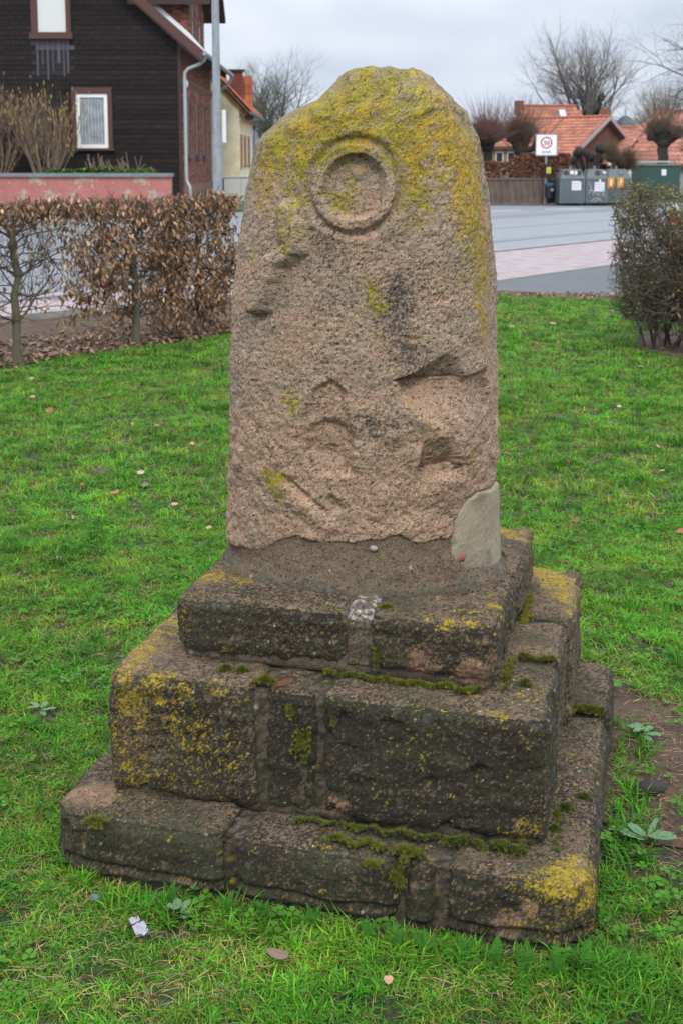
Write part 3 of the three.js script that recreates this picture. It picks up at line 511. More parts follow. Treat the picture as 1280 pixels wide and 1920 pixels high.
{ // pink garden wall with grey coping
  const w = thing('garden_wall', 'peeling pink rendered garden wall with grey coping in front of the dark gable', 'wall', [-4.9, 0, -35]);
  const peel = tex(512, 3, (u, v) => { const s = sstep(0.28, 0.40, tn(u, v, 7, 1) + 0.5 * tn(u, v, 22, 2) + 0.2 * tn(u, v, 60, 3)), n = 1 + 0.2 * tn(u, v, 40, 4) + 0.15 * tn(u, v, 9, 5); return [mix(0.44, 0.42, s) * n, mix(0.175, 0.33, s) * n, mix(0.155, 0.27, s) * n]; });
  new MB().box(-9, 0, 0, 1.16, -0.24, 0).build('render', std(1, 1, 1, 0.95, { map: peel }), w);
  const c = new MB(); for (let k = 0; k < 9; k++) c.box(-8.95 + k, -7.955 + k, 1.16, 1.26, -0.3, 0.08); c.build('coping', std(0.22, 0.25, 0.26, 0.8, { map: mottle }), w);
}
{ // brown concrete wall on the right
  const w = thing('concrete_wall', 'low stained brown concrete wall under the beech hedges', 'wall', [3.6, 0, -45.6], -0.03);
  const st = tex(512, 2.6, (u, v) => { const s = 0.5 + 0.6 * pnt(u * 34, v * 3, 3, 1) * 0.9 + 0.35 * tn(u, v, 8, 2), n = 0.9 + 0.25 * tn(u, v, 90, 3); return [mix(0.20, 0.075, clamp(s)) * n, mix(0.145, 0.06, clamp(s)) * n, mix(0.12, 0.05, clamp(s)) * n]; });
  new MB().box(0, 3.95, 0, 0.92, -0.22, 0).build('wall_panel', std(1, 1, 1, 0.95, { map: st }), w);
  new MB().box(-0.03, 3.95, 0.92, 0.96, -0.26, 0.04).build('coping', std(0.17, 0.14, 0.12, 0.9, { map: mottle }), w);
  new MB().box(3.955, 4.12, 0, 0.95, -0.26, 0.03).build('end_post', std(0.30, 0.12, 0.08, 0.95, { map: mottle }), w);
}

// ---------------------------------------------------------------- street furniture
function canvasTex(w, h, draw) { const c = document.createElement('canvas'); c.width = w; c.height = h; draw(c.getContext('2d'), w, h); const t = new THREE.CanvasTexture(c); t.colorSpace = THREE.SRGBColorSpace; t.magFilter = THREE.LinearFilter; return t; }
function panel(name, w, h, m, parent, pos, turn = 0) { const g = new THREE.PlaneGeometry(w, h); const o = mesh(name, g, m, parent); o.position.set(...pos); o.rotation.y = turn; return o; }
{ // lamp post
  const p = thing('lamp_post', 'tall grey galvanised lamp post rising in front of the brick house', 'lamp post', [-1.99, 0, -19.6]);
  new MB().tube([V(0, 0, 0), V(0, 1.1, 0), V(0, 2.0, 0)], [0.078, 0.076, 0.074], 16).build('base', M.galv, p);
  new MB().tube([V(0, 2.0, 0), V(0, 2.05, 0), V(0, 5, 0), V(0, 8.5, 0)], [0.074, 0.066, 0.056, 0.045], 16).build('shaft', M.galv, p);
  new MB().tube([V(0, 1.84, 0), V(0, 1.87, 0)], 0.081, 16).build('collar', M.galv, p); new MB().tube([V(0, 2.35, 0), V(0, 2.38, 0)], 0.07, 16).build('collar', M.galv, p);
  new MB().box(0.075, 0.135, 1.9, 2.42, -0.10, -0.085).build('plate', M.white, p);
  new MB().box(-0.03, 0.03, 0.7, 1.1, 0.073, 0.08).build('door', M.galv, p);
  new MB().tube([V(0, 8.5, 0), V(0, 8.9, 0.1), V(0, 9.05, 0.8)], 0.035, 8).build('arm', M.galv, p);
  new MB().bevel(-0.13, 0.13, 8.98, 9.12, 0.6, 1.3, 0.04).build('lantern', std(0.2, 0.2, 0.2, 0.5), p);
}
{ // utility cabinet
  const c = thing('utility_cabinet', 'pale grey street cabinet with darker side next to the pillar', 'cabinet', [-4.28, 0, -44.2]);
  new MB().box(-0.03, 1.3, 0, 0.1, -0.45, 0).build('plinth', std(0.2, 0.2, 0.19, 0.9), c);
  new MB().bevel(0, 1.28, 0.1, 1.02, -0.42, -0.01, 0.03).build('body', std(0.52, 0.53, 0.52, 0.6, { map: mottle }), c);
  const dmm = std(0.56, 0.57, 0.56, 0.6); new MB().box(0.02, 0.62, 0.14, 0.96, -0.01, 0.012).build('door', dmm, c); new MB().box(0.65, 1.25, 0.14, 0.96, -0.01, 0.012).build('door', dmm, c);
  new MB().box(-0.05, -0.002, 0.1, 0.98, -0.40, -0.02).build('side_panel', std(0.05, 0.055, 0.06, 0.6), c);
  new MB().box(-0.03, 1.31, 1.02, 1.06, -0.45, 0.02).build('lid', std(0.6, 0.61, 0.61, 0.6), c);
}
{ // zone 30 sign with the dispenser and the bin on its pole
  const s = thing('zone_sign', 'square white 30 zone sign with red ring on a grey pole', 'traffic sign', [7.58, 0, -45.2]);
  new MB().tube([V(0, 0, 0), V(0, 2.58, 0)], 0.036, 10).build('pole', M.galv, s);
  const g = new THREE.Group(); g.name = 'sign_plate';
  const face = canvasTex(512, 512, (x, w) => {
    x.fillStyle = '#8e959c'; x.fillRect(0, 0, w, w); x.fillStyle = '#f2f4f6'; x.beginPath(); x.roundRect(22, 22, w - 44, w - 44, 30); x.fill();
    x.strokeStyle = '#c8202c'; x.lineWidth = 34; x.beginPath(); x.arc(256, 205, 122, 0, 7); x.stroke();
    x.fillStyle = '#3a3f46'; x.textAlign = 'center'; x.textBaseline = 'middle'; x.font = 'bold 148px sans-serif'; x.fillText('30', 256, 212); x.font = 'bold 82px sans-serif'; x.fillText('ZONE', 256, 425);
  });
  const pl = new MB().box(-0.40, 0.40, 1.80, 2.60, 0.04, 0.065).build('sign_plate', std(0.45, 0.47, 0.5, 0.5), s);
  panel('sign_face', 0.80, 0.80, new THREE.MeshStandardMaterial({ map: face, roughness: 0.5 }), pl, [0, 2.2, 0.069]);
  new MB().box(-0.2, 0.2, 2.0, 2.04, 0.0, 0.04).build('bracket', M.galv, s); new MB().box(-0.2, 0.2, 2.4, 2.44, 0, 0.04).build('bracket', M.galv, s);
  s.rotation.y = -0.12;
  const d = thing('bag_dispenser', 'black bag dispenser with yellow label on the zone sign pole', 'dispenser', [7.61, 0, -45.2]);
  new MB().bevel(-0.10, 0.16, 1.02, 1.50, 0.04, 0.16, 0.02).build('body', M.black, d);
  const lb = new MB().box(-0.03, 0.13, 1.16, 1.38, 0.16, 0.166).build('label', std(0.72, 0.62, 0.05, 0.6), d);
  new MB().box(-0.01, 0.11, 1.25, 1.265, 0.166, 0.168).box(0.0, 0.10, 1.31, 1.325, 0.166, 0.168).box(-0.01, 0.10, 1.20, 1.212, 0.166, 0.168).build('print', M.black, lb);
  const b = thing('litter_bin', 'black litter bin with blue rim hanging on the zone sign pole', 'bin', [7.70, 0, -45.05]);
  const pr = [[0.0, 0.24], [0.14, 0.24], [0.155, 0.27], [0.185, 0.78], [0.19, 0.80], [0.175, 0.80], [0.15, 0.34], [0, 0.34]].map(([x, y]) => new THREE.Vector2(x, y));
  mesh('body', new THREE.LatheGeometry(pr, 20), std(0.014, 0.016, 0.02, 0.5), b);
  mesh('rim', new THREE.LatheGeometry([[0.186, 0.70], [0.197, 0.70], [0.20, 0.80], [0.176, 0.805], [0.186, 0.70]].map(([x, y]) => new THREE.Vector2(x, y)), 20), std(0.02, 0.10, 0.17, 0.5), b);
  const em = canvasTex(128, 128, (x) => { x.fillStyle = '#15181c'; x.fillRect(0, 0, 128, 128); x.strokeStyle = '#dfe4e8'; x.lineWidth = 9; x.beginPath(); x.arc(64, 64, 46, 0, 7); x.stroke(); x.lineWidth = 8; x.beginPath(); x.moveTo(40, 80); x.lineTo(60, 42); x.lineTo(84, 56); x.lineTo(76, 88); x.stroke(); });
  panel('emblem', 0.15, 0.15, new THREE.MeshStandardMaterial({ map: em, roughness: 0.6 }), b, [0.07, 0.55, 0.178], 0.35);
  new MB().box(-0.2, -0.1, 0.6, 0.66, -0.12, -0.03).build('bracket', M.galv, b);
}
{ // recycling containers
  const grey = std(0.115, 0.145, 0.155, 0.55, { map: mottle });
  const box = (name, label, x0, x1, z, dep, top) => {
    const c = thing(name, label, 'container', [(x0 + x1) / 2, 0, -z], 0, 'grey recycling containers'), w = (x1 - x0) / 2, h = 1.31, s = 0.98;
    const m = new MB(), b = 0.13; // body with sloped shoulders
    const lo = [V(-w, 0.08, 0), V(w, 0.08, 0), V(w, 0.08, -dep), V(-w, 0.08, -dep)], md = lo.map((p) => V(p.x, s, p.z)), hi = [V(-w + b, h, -0.16), V(w - b, h, -0.16), V(w - b, h, -dep + 0.16), V(-w + b, h, -dep + 0.16)];
    m.hexa([...lo, ...md]); for (let i = 0; i < 4; i++) { const j = (i + 1) % 4; m.poly(md[i], md[j], hi[j], hi[i]); } m.poly(...hi);
    m.build('body', grey, c);
    const rib = new MB(); for (const x of [-w - 0.004, w - 0.036]) rib.box(x, x + 0.04, 0.1, s, -0.02, 0.012); rib.box(-w, w, s - 0.03, s + 0.005, -0.02, 0.014); rib.build('frame', std(0.14, 0.17, 0.18, 0.5), c);
    for (const q of [[-w + 0.04, -w + 0.18, -0.25, -0.05], [w - 0.18, w - 0.04, -0.25, -0.05], [-w + 0.04, w - 0.04, -dep, -dep + 0.2]]) new MB().box(q[0], q[1], 0, 0.08, q[2], q[3]).build('foot', M.black, c);
    new MB().tube([V(0, h, -dep / 2), V(0, h + 0.12, -dep / 2)], 0.05, 8).build('lifting_eye', std(0.2, 0.22, 0.22, 0.5), c);
    return [c, w];
  };
  const slope = Math.atan2(0.16, 0.33), onSh = (x, t) => V(x, 0.98 + 0.33 * t, -0.16 * t);
  const hole = (c, x, t, r, m) => { const p = onSh(x, t), n = V(0, 0.16, 0.33).normalize(); const o = new MB(); o.tube([V().copy(p).addScaledVector(n, -0.01), V().copy(p).addScaledVector(n, 0.02)], r, 18); o.build('inlet', m, c); const q = new MB(); for (let k = 0; k < 18; k++) { const a = k / 18 * 6.2832, b = (k + 1) / 18 * 6.2832, up = V(0, 0.33, -0.16).normalize(); const P = (g, rr, d) => V().copy(p).addScaledVector(V(1, 0, 0), Math.cos(g) * rr).addScaledVector(up, Math.sin(g) * rr).addScaledVector(n, d); q.poly(P(a, r, 0.035), P(a, r * 1.2, 0.0), P(b, r * 1.2, 0.0), P(b, r, 0.035)); } q.build('inlet_ring', std(0.05, 0.055, 0.06, 0.5), c); };
  const sticker = canvasTex(256, 256, (x) => { x.fillStyle = '#e9e7ee'; x.fillRect(0, 0, 256, 256); x.fillStyle = '#b9b3c4'; for (let r = 0; r < 3; r++) for (let k = 0; k < 4; k++) x.fillRect(28 + k * 52, 40 + r * 66, 34, 38); x.fillStyle = '#8d97b0'; x.fillRect(28, 40, 22, 38); });
  const st = new THREE.MeshStandardMaterial({ map: sticker, roughness: 0.6 });
  const [c1, w1] = box('recycling_container', 'leftmost grey recycling container with two black inlets and one white sticker', 7.97, 8.87, 44.3, 1.05);
  hole(c1, -0.23, 0.62, 0.085, M.black); hole(c1, 0.24, 0.62, 0.085, M.black); hole(c1, -0.02, 0.62, 0.075, M.white);
  new MB().box(0.08, 0.17, 1.12, 1.25, -0.1, -0.06).build('label', M.white, c1);
  panel('sticker', 0.34, 0.33, st, c1, [0.14, 0.72, 0.004]); new MB().box(-0.29, -0.23, 0.86, 0.98, 0.0, 0.004).build('label', std(0.03, 0.30, 0.12, 0.6), c1); new MB().box(0.27, 0.3, 0.84, 0.98, 0, 0.004).build('label', M.black, c1);
  const [c2, w2] = box('recycling_container', 'middle grey recycling container with a white graffiti scrawl below its sticker', 8.93, 9.72, 44.4, 1.05);
  hole(c2, 0.04, 0.60, 0.085, M.black); hole(c2, 0.28, 0.62, 0.07, std(0.5, 0.53, 0.55, 0.6)); new MB().box(0.08, 0.15, 0.84, 0.98, 0, 0.004).build('label', M.white, c2);
  panel('sticker', 0.36, 0.33, st, c2, [0.10, 0.68, 0.004]);
  { const g = new MB(), L = (P) => g.tube(P.map(([x, y]) => V(x, y, 0.002)), 0.013, 5); L([[-0.26, 0.86], [-0.30, 0.76], [-0.22, 0.72], [-0.20, 0.60], [-0.27, 0.44], [-0.32, 0.42]]); L([[-0.27, 0.56], [-0.10, 0.52], [-0.06, 0.40], [-0.14, 0.38], [-0.12, 0.50]]); L([[0.0, 0.52], [0.0, 0.38], [0.09, 0.36], [0.12, 0.50]]); L([[0.20, 0.36], [0.24, 0.60], [0.31, 0.50], [0.24, 0.44], [0.32, 0.32]]); L([[-0.2, 0.13], [-0.08, 0.25], [0.1, 0.26], [0.2, 0.14], [0.06, 0.2], [-0.1, 0.12]]); g.build('graffiti', std(0.45, 0.48, 0.50, 0.7), c2); }
  const [c3] = box('recycling_container', 'rightmost grey recycling container with two orange posters', 9.76, 10.62, 44.7, 1.05);
  const poster = new THREE.MeshStandardMaterial({ roughness: 0.6, map: canvasTex(128, 192, (x) => { x.fillStyle = '#e99a1c'; x.fillRect(0, 0, 128, 192); x.fillStyle = '#f6efe0'; x.beginPath(); x.ellipse(66, 104, 22, 52, 0, 0, 7); x.fill(); x.beginPath(); x.arc(70, 52, 20, 0, 7); x.fill(); x.fillStyle = '#d77f10'; x.fillRect(0, 164, 128, 28); }) });
  panel('poster', 0.24, 0.38, poster, c3, [-0.29, 0.82, 0.016]); panel('poster', 0.22, 0.38, poster, c3, [0.06, 0.82, 0.016]);
  hole(c3, 0.1, 0.6, 0.07, std(0.2, 0.22, 0.23, 0.6));
}
{ // red and white marker post behind the hedge
  const p = thing('marker_post', 'thin red and white banded marker post glimpsed through the right hedge', 'post', [3.27, 0, -11.9]);
  for (const [a, b, m] of [[0.0, 0.62, M.galv], [0.62, 0.86, 'r'], [0.86, 1.0, M.white], [1.0, 1.12, 'r'], [1.12, 1.2, M.white]]) new MB().tube([V(0, a, 0), V(0, b, 0)], 0.032, 10).build('band', m === 'r' ? std(0.62, 0.02, 0.012, 0.5) : m, p);
}

// ---------------------------------------------------------------- bare trees, pollards, shrubs
const rv = (r, a) => V((r() - 0.5) * a, (r() - 0.5) * a, (r() - 0.5) * a);
// a branch that forks; all of it goes into mb
function branch(mb, fine, p, d, len, rad, depth, r, o, tips) {
  const n = depth > 2 ? 5 : depth > 0 ? 4 : 3, pts = [V().copy(p)], rr = [rad], q = V().copy(p), dir = V().copy(d).normalize(), end = rad * (depth ? 0.5 : 0.35);
  for (let i = 1; i <= n; i++) { dir.add(rv(r, o.wig ?? 0.35)); dir.y += (o.up ?? 0.04) * (depth < 2 ? (o.tipUp ?? 1) : 1); dir.normalize(); q.addScaledVector(dir, len / n); pts.push(V().copy(q)); rr.push(mix(rad, end, i / n)); }
  (rad < (o.split ?? 0.02) ? fine : mb).tube(pts, rr, rad > 0.08 ? 8 : rad > 0.025 ? 5 : 3, false);
  if (tips) for (let i = 1; i < pts.length; i++) tips.push([pts[i], depth, V().copy(dir)]);
  if (!depth) return;
  const kids = o.kids?.[depth] ?? 4;
  for (let k = 0; k < kids; k++) {
    const t = k === 0 ? 1 : mix(o.from ?? 0.3, 1, r()), f = t * n, i = Math.min(n - 1, Math.floor(f)), at0 = V().lerpVectors(pts[i], pts[i + 1], f - i);
    const base = V().subVectors(pts[i + 1], pts[i]).normalize(), side = rv(r, 2).addScaledVector(base, -0).normalize(); side.addScaledVector(base, -side.dot(base)).normalize();
    const nd = V().copy(base).multiplyScalar(k === 0 ? 1 : o.fwd ?? 0.75).addScaledVector(side, k === 0 ? 0.25 : o.spread ?? 0.75).normalize();
    branch(mb, fine, at0, nd, len * mix(o.l0 ?? 0.55, o.l1 ?? 0.8, r()), mix(rad, end, t) * (k === 0 ? 0.9 : 0.65), depth - 1, r, o, tips);
  }
}
function bareTree(label, pos, H, trunkH, rad, seed, o, group) {
  const t = thing(o.name ?? 'bare_tree', label, 'tree', pos, 0, group), r = mulberry(seed), a = new MB(), f = new MB(), tips = [];
  const pts = [], rr = []; for (let i = 0; i <= 6; i++) { pts.push(V((r() - 0.5) * 0.15 * (i ? 1 : 0), trunkH * i / 6, (r() - 0.5) * 0.15 * (i ? 1 : 0))); rr.push(rad * (1.35 - 0.45 * Math.pow(i / 6, 0.5))); }
  const tr = new MB().tube(pts, rr, 10);
  const n = o.limbs ?? 5, top = pts[6];
  for (let k = 0; k < n; k++) { const an = (k / n) * 6.28 + r(), lean = k === 0 ? 0.12 : mix(o.lean0 ?? 0.4, o.lean1 ?? 1.0, r()); branch(a, f, V(top.x, trunkH * mix(0.82, 1, r()), top.z), V(Math.cos(an) * lean, 1, Math.sin(an) * lean), (H - trunkH) * mix(0.42, 0.52, r()), rad * mix(0.45, 0.62, r()), o.depth ?? 5, r, o, tips); }
  tr.build('trunk', o.bark ?? M.bark, t); a.build('limbs', o.bark ?? M.bark, t); f.build('crown', o.twig ?? M.farTwig, t).userData.kind = 'stuff';
  return [t, tips, r];
}
const far = { kids: { 5: 4, 4: 5, 3: 4, 2: 4, 1: 3 }, wig: 0.32, up: 0.05, spread: 0.75, fwd: 0.75, l0: 0.5, l1: 0.78, split: 0.03 };
bareTree('round bare tree behind the orange dormer of the cream house', [-4.2, 0, -75], 8.1, 1.6, 0.30, 101, { ...far, limbs: 6, lean0: 0.5, lean1: 1.1, bark: M.barkGreen, twig: std(0.10, 0.10, 0.075, 1) });
{
  const [t, tips, r] = bareTree('large bare tree with ivied limbs towering over the red roofs', [17.3, 0, -85], 10.2, 3.4, 0.32, 108, { ...far, limbs: 8, lean0: 0.3, lean1: 0.65, up: 0.07, bark: std(0.13, 0.115, 0.10, 1), twig: std(0.21, 0.195, 0.195, 1) });
  const lg = new MB().poly(V(0, -0.06, 0), V(0.05, 0, 0.01), V(0, 0.07, 0), V(-0.05, 0, 0.01)).geo(), ms = [], cs = [];
  for (let i = 0; i < 2600; i++) { const y = 2.6 + 3.6 * Math.pow(r(), 1.5), an = r() * 6.28, rd = (0.36 + 0.28 * pn(an, y * 2, 3)) * (y > 4.6 ? 0.55 : 1); const k = 0.6 + 0.8 * r(), x = (y > 3.6 ? (r() < 0.5 ? -1 : 1) * (y - 3.6) * 0.26 : 0); ms.push(place(V(x + Math.cos(an) * rd, y, Math.sin(an) * rd), new THREE.Quaternion().setFromEuler(new THREE.Euler(r() * 6, r() * 6, r() * 6)), V(1.6, 1.6, 1.6))); cs.push([0.03 * k, 0.055 * k, 0.018 * k]); }
  inst('ivy', lg, M.leaf, ms, cs, t);
}
bareTree('olive tinged bare tree behind the tall pollard', [18.2, 0, -70], 6.3, 2.6, 0.16, 113, { ...far, limbs: 6, bark: std(0.10, 0.085, 0.06, 1), twig: std(0.17, 0.15, 0.085, 1) });
bareTree('bare tree reaching in from the right edge with hanging twigs', [13.4, 0, -40], 8.2, 3.4, 0.2, 131, { ...far, limbs: 6, lean0: 0.8, lean1: 1.5, up: -0.02, tipUp: 3.5, twig: std(0.055, 0.045, 0.045, 1) });

function pollard(label, pos, trunkH, rad, headR, seed, o = {}) {   // stout trunk, knobbly head, a brush of shoots
  const t = thing('pollard_tree', label, 'tree', pos), r = mulberry(seed), tr = new MB(), hd = new MB(), sh = new MB(), lx = o.lean ?? 0;
  const P = [], R = []; for (let i = 0; i <= 7; i++) { const k = i / 7; P.push(V(lx * k * k + (r() - 0.5) * rad * 0.35, trunkH * k, (r() - 0.5) * rad * 0.3)); R.push(rad * (1.25 - 0.35 * Math.sqrt(k) + 0.18 * r())); }
  tr.tube(P, R, 10); tr.build('trunk', o.bark ?? std(0.045, 0.035, 0.028, 1, { bumpMap: barkBump, bumpScale: 0.02 }), t);
  const top = P[7], knobs = [];
  const n = o.arms ?? 8;
  for (let k = 0; k < n; k++) { const an = (k / n) * 6.28 + r() * 0.5, el = mix(o.el0 ?? 0.1, o.el1 ?? 1.2, r()), L = headR * mix(0.6, 1.0, r()), d = V(Math.cos(an) * Math.cos(el), Math.sin(el), Math.sin(an) * Math.cos(el) * 0.8), m = V().copy(top).addScaledVector(d, L * 0.55).add(V(0, -0.05, 0)), e = V().copy(top).addScaledVector(d, L).add(V(0, headR * 0.15, 0)); hd.tube([top, m, e], [rad * 0.75, rad * 0.55, rad * 0.62], 7); hd.ball(e, rad * (o.knob ?? 1) * mix(0.6, 1.05, r()), 1, 1.1, 1, 6, 0.5); knobs.push([e, d]); }
  hd.ball(top, rad * 1.3, 1.15, 0.9, 1.1, 8, 0.4); hd.build('head', o.headMat ?? std(0.04, 0.03, 0.024, 1, { bumpMap: barkBump, bumpScale: 0.02 }), t);
  knobs.push([top, V(0, 1, 0)]);
  const N = o.shoots ?? 1500, sl = o.len ?? 0.7;
  for (let i = 0; i < N; i++) {
    const [e, d] = knobs[Math.floor(r() * knobs.length)], a = V().copy(d).multiplyScalar(0.6).add(rv(r, 1.7)); a.y += o.rise ?? 0.45; a.normalize();
    const L = sl * (r() < (o.longs ?? 0.06) ? mix(1.2, o.longest ?? 2.2, r()) : mix(0.3, 1.0, r())), p0 = V().copy(e).add(rv(r, rad * 1.4)), p1 = V().copy(p0).addScaledVector(a, L * 0.5), p2 = V().copy(p0).addScaledVector(a, L).add(V((r() - 0.5) * 0.1 * L, 0.15 * L, (r() - 0.5) * 0.1 * L));
    sh.tube([p0, p1, p2], [o.tw ?? 0.011, (o.tw ?? 0.011) * 0.8, 0.003], 3, false);
  }
  if (N) sh.build('shoots', o.shootMat ?? std(0.13, 0.07, 0.05, 1), t).userData.kind = 'stuff';
  return t;
}
const redTw = std(0.15, 0.075, 0.055, 1), ochTw = std(0.17, 0.11, 0.065, 1);
pollard('dense reddish pollard tree close beside the pillar, left of two', [5.75, 0, -48], 2.15, 0.17, 0.62, 201, { arms: 9, shoots: 2300, len: 0.6, longest: 2.6, longs: 0.10, rise: 0.5, el1: 1.4, shootMat: std(0.20, 0.11, 0.095, 1) });
pollard('dense brown pollard tree with leaning forked trunk, left of the zone sign', [7.45, 0, -48.5], 2.0, 0.19, 0.72, 202, { arms: 9, shoots: 2600, len: 0.6, longest: 2.7, longs: 0.09, rise: 0.5, lean: -0.3, el1: 1.4, shootMat: std(0.18, 0.11, 0.075, 1) });
pollard('tall pollard tree with black mushroom head and long upright shoots, behind the green box', [14.75, 0, -56], 2.45, 0.23, 0.72, 203, { arms: 10, shoots: 1500, len: 0.42, longest: 6.0, longs: 0.14, rise: 0.7, el0: 0.25, el1: 0.9, shootMat: ochTw });
pollard('small pollard with bare clubbed black limbs behind the leftmost container', [10.15, 0, -50], 1.0, 0.10, 1.15, 204, { arms: 9, shoots: 500, len: 0.2, longs: 0, knob: 1.9, el0: 0.45, el1: 1.35, headMat: std(0.05, 0.038, 0.036, 1, { bumpMap: barkBump, bumpScale: 0.02 }) });
pollard('low brushy pollard leaning over the middle container', [11.4, 0, -51], 1.25, 0.14, 0.62, 205, { arms: 8, shoots: 2600, len: 0.5, longest: 2, longs: 0.05, rise: 0.4, lean: 0.15, shootMat: ochTw });
pollard('brushy dark pollard cut by the right edge of the picture', [15.75, 0, -54], 1.5, 0.16, 0.6, 206, { arms: 8, shoots: 2000, len: 0.5, longs: 0.04, shootMat: std(0.08, 0.045, 0.035, 1) });

// hedges and shrubs far off: leaf mass on a twig frame
const tinyLeaf = new MB().poly(V(0, -0.045, 0), V(0.028, 0, 0.012), V(0, 0.05, 0.004), V(-0.028, 0, 0.012)).geo();
function leafMass(name, label, pos, x0, x1, y0, y1, z0, z1, N, tone, seed, top) {
  const t = thing(name, label, 'hedge', pos), r = mulberry(seed), tw = new MB(), ms = [], cs = [];
  for (let i = 0; i < (x1 - x0) * 60; i++) { const x = mix(x0, x1, r()), z = mix(z0, z1, r()); tw.tube([V(x, 0, z), V(x + (r() - 0.5) * 0.2, (y0 + y1) / 2, z), V(x + (r() - 0.5) * 0.5, y1 * 0.96, z + (r() - 0.5) * 0.2)], [0.012, 0.009, 0.004], 3, false); }
  tw.build('branches', M.twig, t);
  for (let i = 0; i < N; i++) {
    const x = mix(x0, x1, r()), yt = y1 - 0.10 * (0.5 + 0.5 * pn(x * 2.3, seed, 1)) - (top ? top(x) : 0), y = mix(y0, yt, Math.sqrt(r())), f = r();
    const z = f < 0.6 ? z1 - Math.abs(0.10 * pn(x * 3, y * 3, seed)) - 0.08 * r() : mix(z0, z1, r()), k = 0.55 + 0.9 * r();
    if (pn(x * 2.1, y * 2.6, seed + 0.5) < -0.42) continue;
    ms.push(place(V(x, y, z), new THREE.Quaternion().setFromEuler(new THREE.Euler(r() * 3, r() * 6, r() * 3)), V(1.2, 1.2, 1.2).multiplyScalar(0.7 + 0.7 * r()))); const c = tone[Math.floor(r() * tone.length)]; cs.push(c.map((v) => v * k));
  }
  inst('leaves', tinyLeaf, M.leaf, ms, cs, t); return t;
}
const beech = [[0.31, 0.145, 0.08], [0.24, 0.115, 0.07], [0.38, 0.19, 0.105], [0.17, 0.08, 0.05]];
leafMass('beech_hedge', 'low rusty brown beech hedge on the concrete wall beside the pillar', [4.2, 0, -46.3], 0, 2.1, 0.85, 1.62, -0.6, 0, 5200, beech, 301);
leafMass('beech_hedge', 'taller rusty brown beech hedge behind the zone sign', [6.45, 0, -46.5], 0, 2.25, 0.85, 1.93, -0.7, 0.1, 8500, beech, 302, (x) => 0.25 * sstep(0.5, 0, x));
leafMass('evergreen_shrub', 'small dark green shrub squeezed between the wall end and the leftmost container', [7.75, 0, -45.9], 0, 0.35, 0.0, 0.92, -0.5, 0.0, 2200, [[0.02, 0.04, 0.015], [0.03, 0.06, 0.02]], 303).userData.category = 'shrub';
leafMass('ivy_cushion', 'bright green low plants behind the pink wall coping', [-10.1, 0, -35.8], 1.4, 4.6, 0.7, 1.42, -0.3, 0.1, 2600, [[0.08, 0.20, 0.03], [0.05, 0.13, 0.02]], 304).userData.category = 'plant';
// hazel with catkins in front of the dark gable
for (const [hx, seed, lab] of [[-8.8, 401, 'bare hazel bush hung with yellow catkins in front of the dark gable'], [-10.5, 402, 'bare hazel bush cut by the left edge of the picture']]) {
  const h = thing('hazel_bush', lab, 'bush', [hx, 0.6, hx < -9 ? -36.7 : -36.4]), r = mulberry(seed), a = new MB(), f = new MB(), tips = [];
  for (let k = 0; k < 15; k++) { const an = k / 15 * 6.28; branch(a, f, V(Math.cos(an) * 0.12, 0, Math.sin(an) * 0.1), V(Math.cos(an) * mix(0.15, 0.9, r()), 1, Math.sin(an) * 0.4), 1.5, 0.04, 3, r, { kids: { 3: 4, 2: 4, 1: 3 }, wig: 0.28, up: 0.18, spread: 0.6, fwd: 0.9, l0: 0.5, l1: 0.75, split: 0.014 }, tips); }
  a.build('stems', std(0.25, 0.18, 0.125, 1), h); f.build('twigs', std(0.21, 0.15, 0.11, 1), h).userData.kind = 'stuff';
  const cg = new MB().tube([V(0, 0, 0), V(0, -0.5, 0.02), V(0, -1, 0)], [0.011, 0.014, 0.008], 5).geo(), ms = [], cs = [];
  tips.filter((t) => t[1] < 2).forEach((t) => { if (r() < 0.11) { const k = 0.7 + 0.5 * r(); ms.push(place(t[0], null, V(1, 0.06 + 0.07 * r(), 1))); cs.push([0.36 * k, 0.27 * k, 0.09 * k]); } });
  inst('catkins', cg, std(1, 1, 1, 0.9), ms, cs, h);
}
for (const [px, L, n] of [[187, 'cut back shrub with blunt pale stems under the white framed window', 9], [228, 'smaller cut back shrub right of the white framed window', 7]]) {
  const p = at(px, 318, 36.2), s = thing('pruned_shrub', L, 'shrub', [p.x, 0.8, p.z]), r = mulberry(px), m = new MB();
  for (let k = 0; k < n; k++) { const an = k / n * 6.28, d = V(Math.cos(an) * mix(0.3, 1.0, r()), 1, Math.sin(an) * 0.5).normalize(); const q = V().copy(d).multiplyScalar(0.45 + 0.3 * r()); m.tube([V(0, 0, 0), V(q.x * 0.4, q.y * 0.55, q.z * 0.4), q], [0.03, 0.026, 0.022], 6); for (let j = 0; j < 3; j++) { const e = V().copy(q).add(V((r() - 0.5) * 0.5, 0.1 + 0.35 * r(), (r() - 0.5) * 0.3)); m.tube([q, V().lerpVectors(q, e, 0.5), e], [0.018, 0.015, 0.012], 4); } }
  m.build('stems', std(0.20, 0.15, 0.10, 1), s);
}

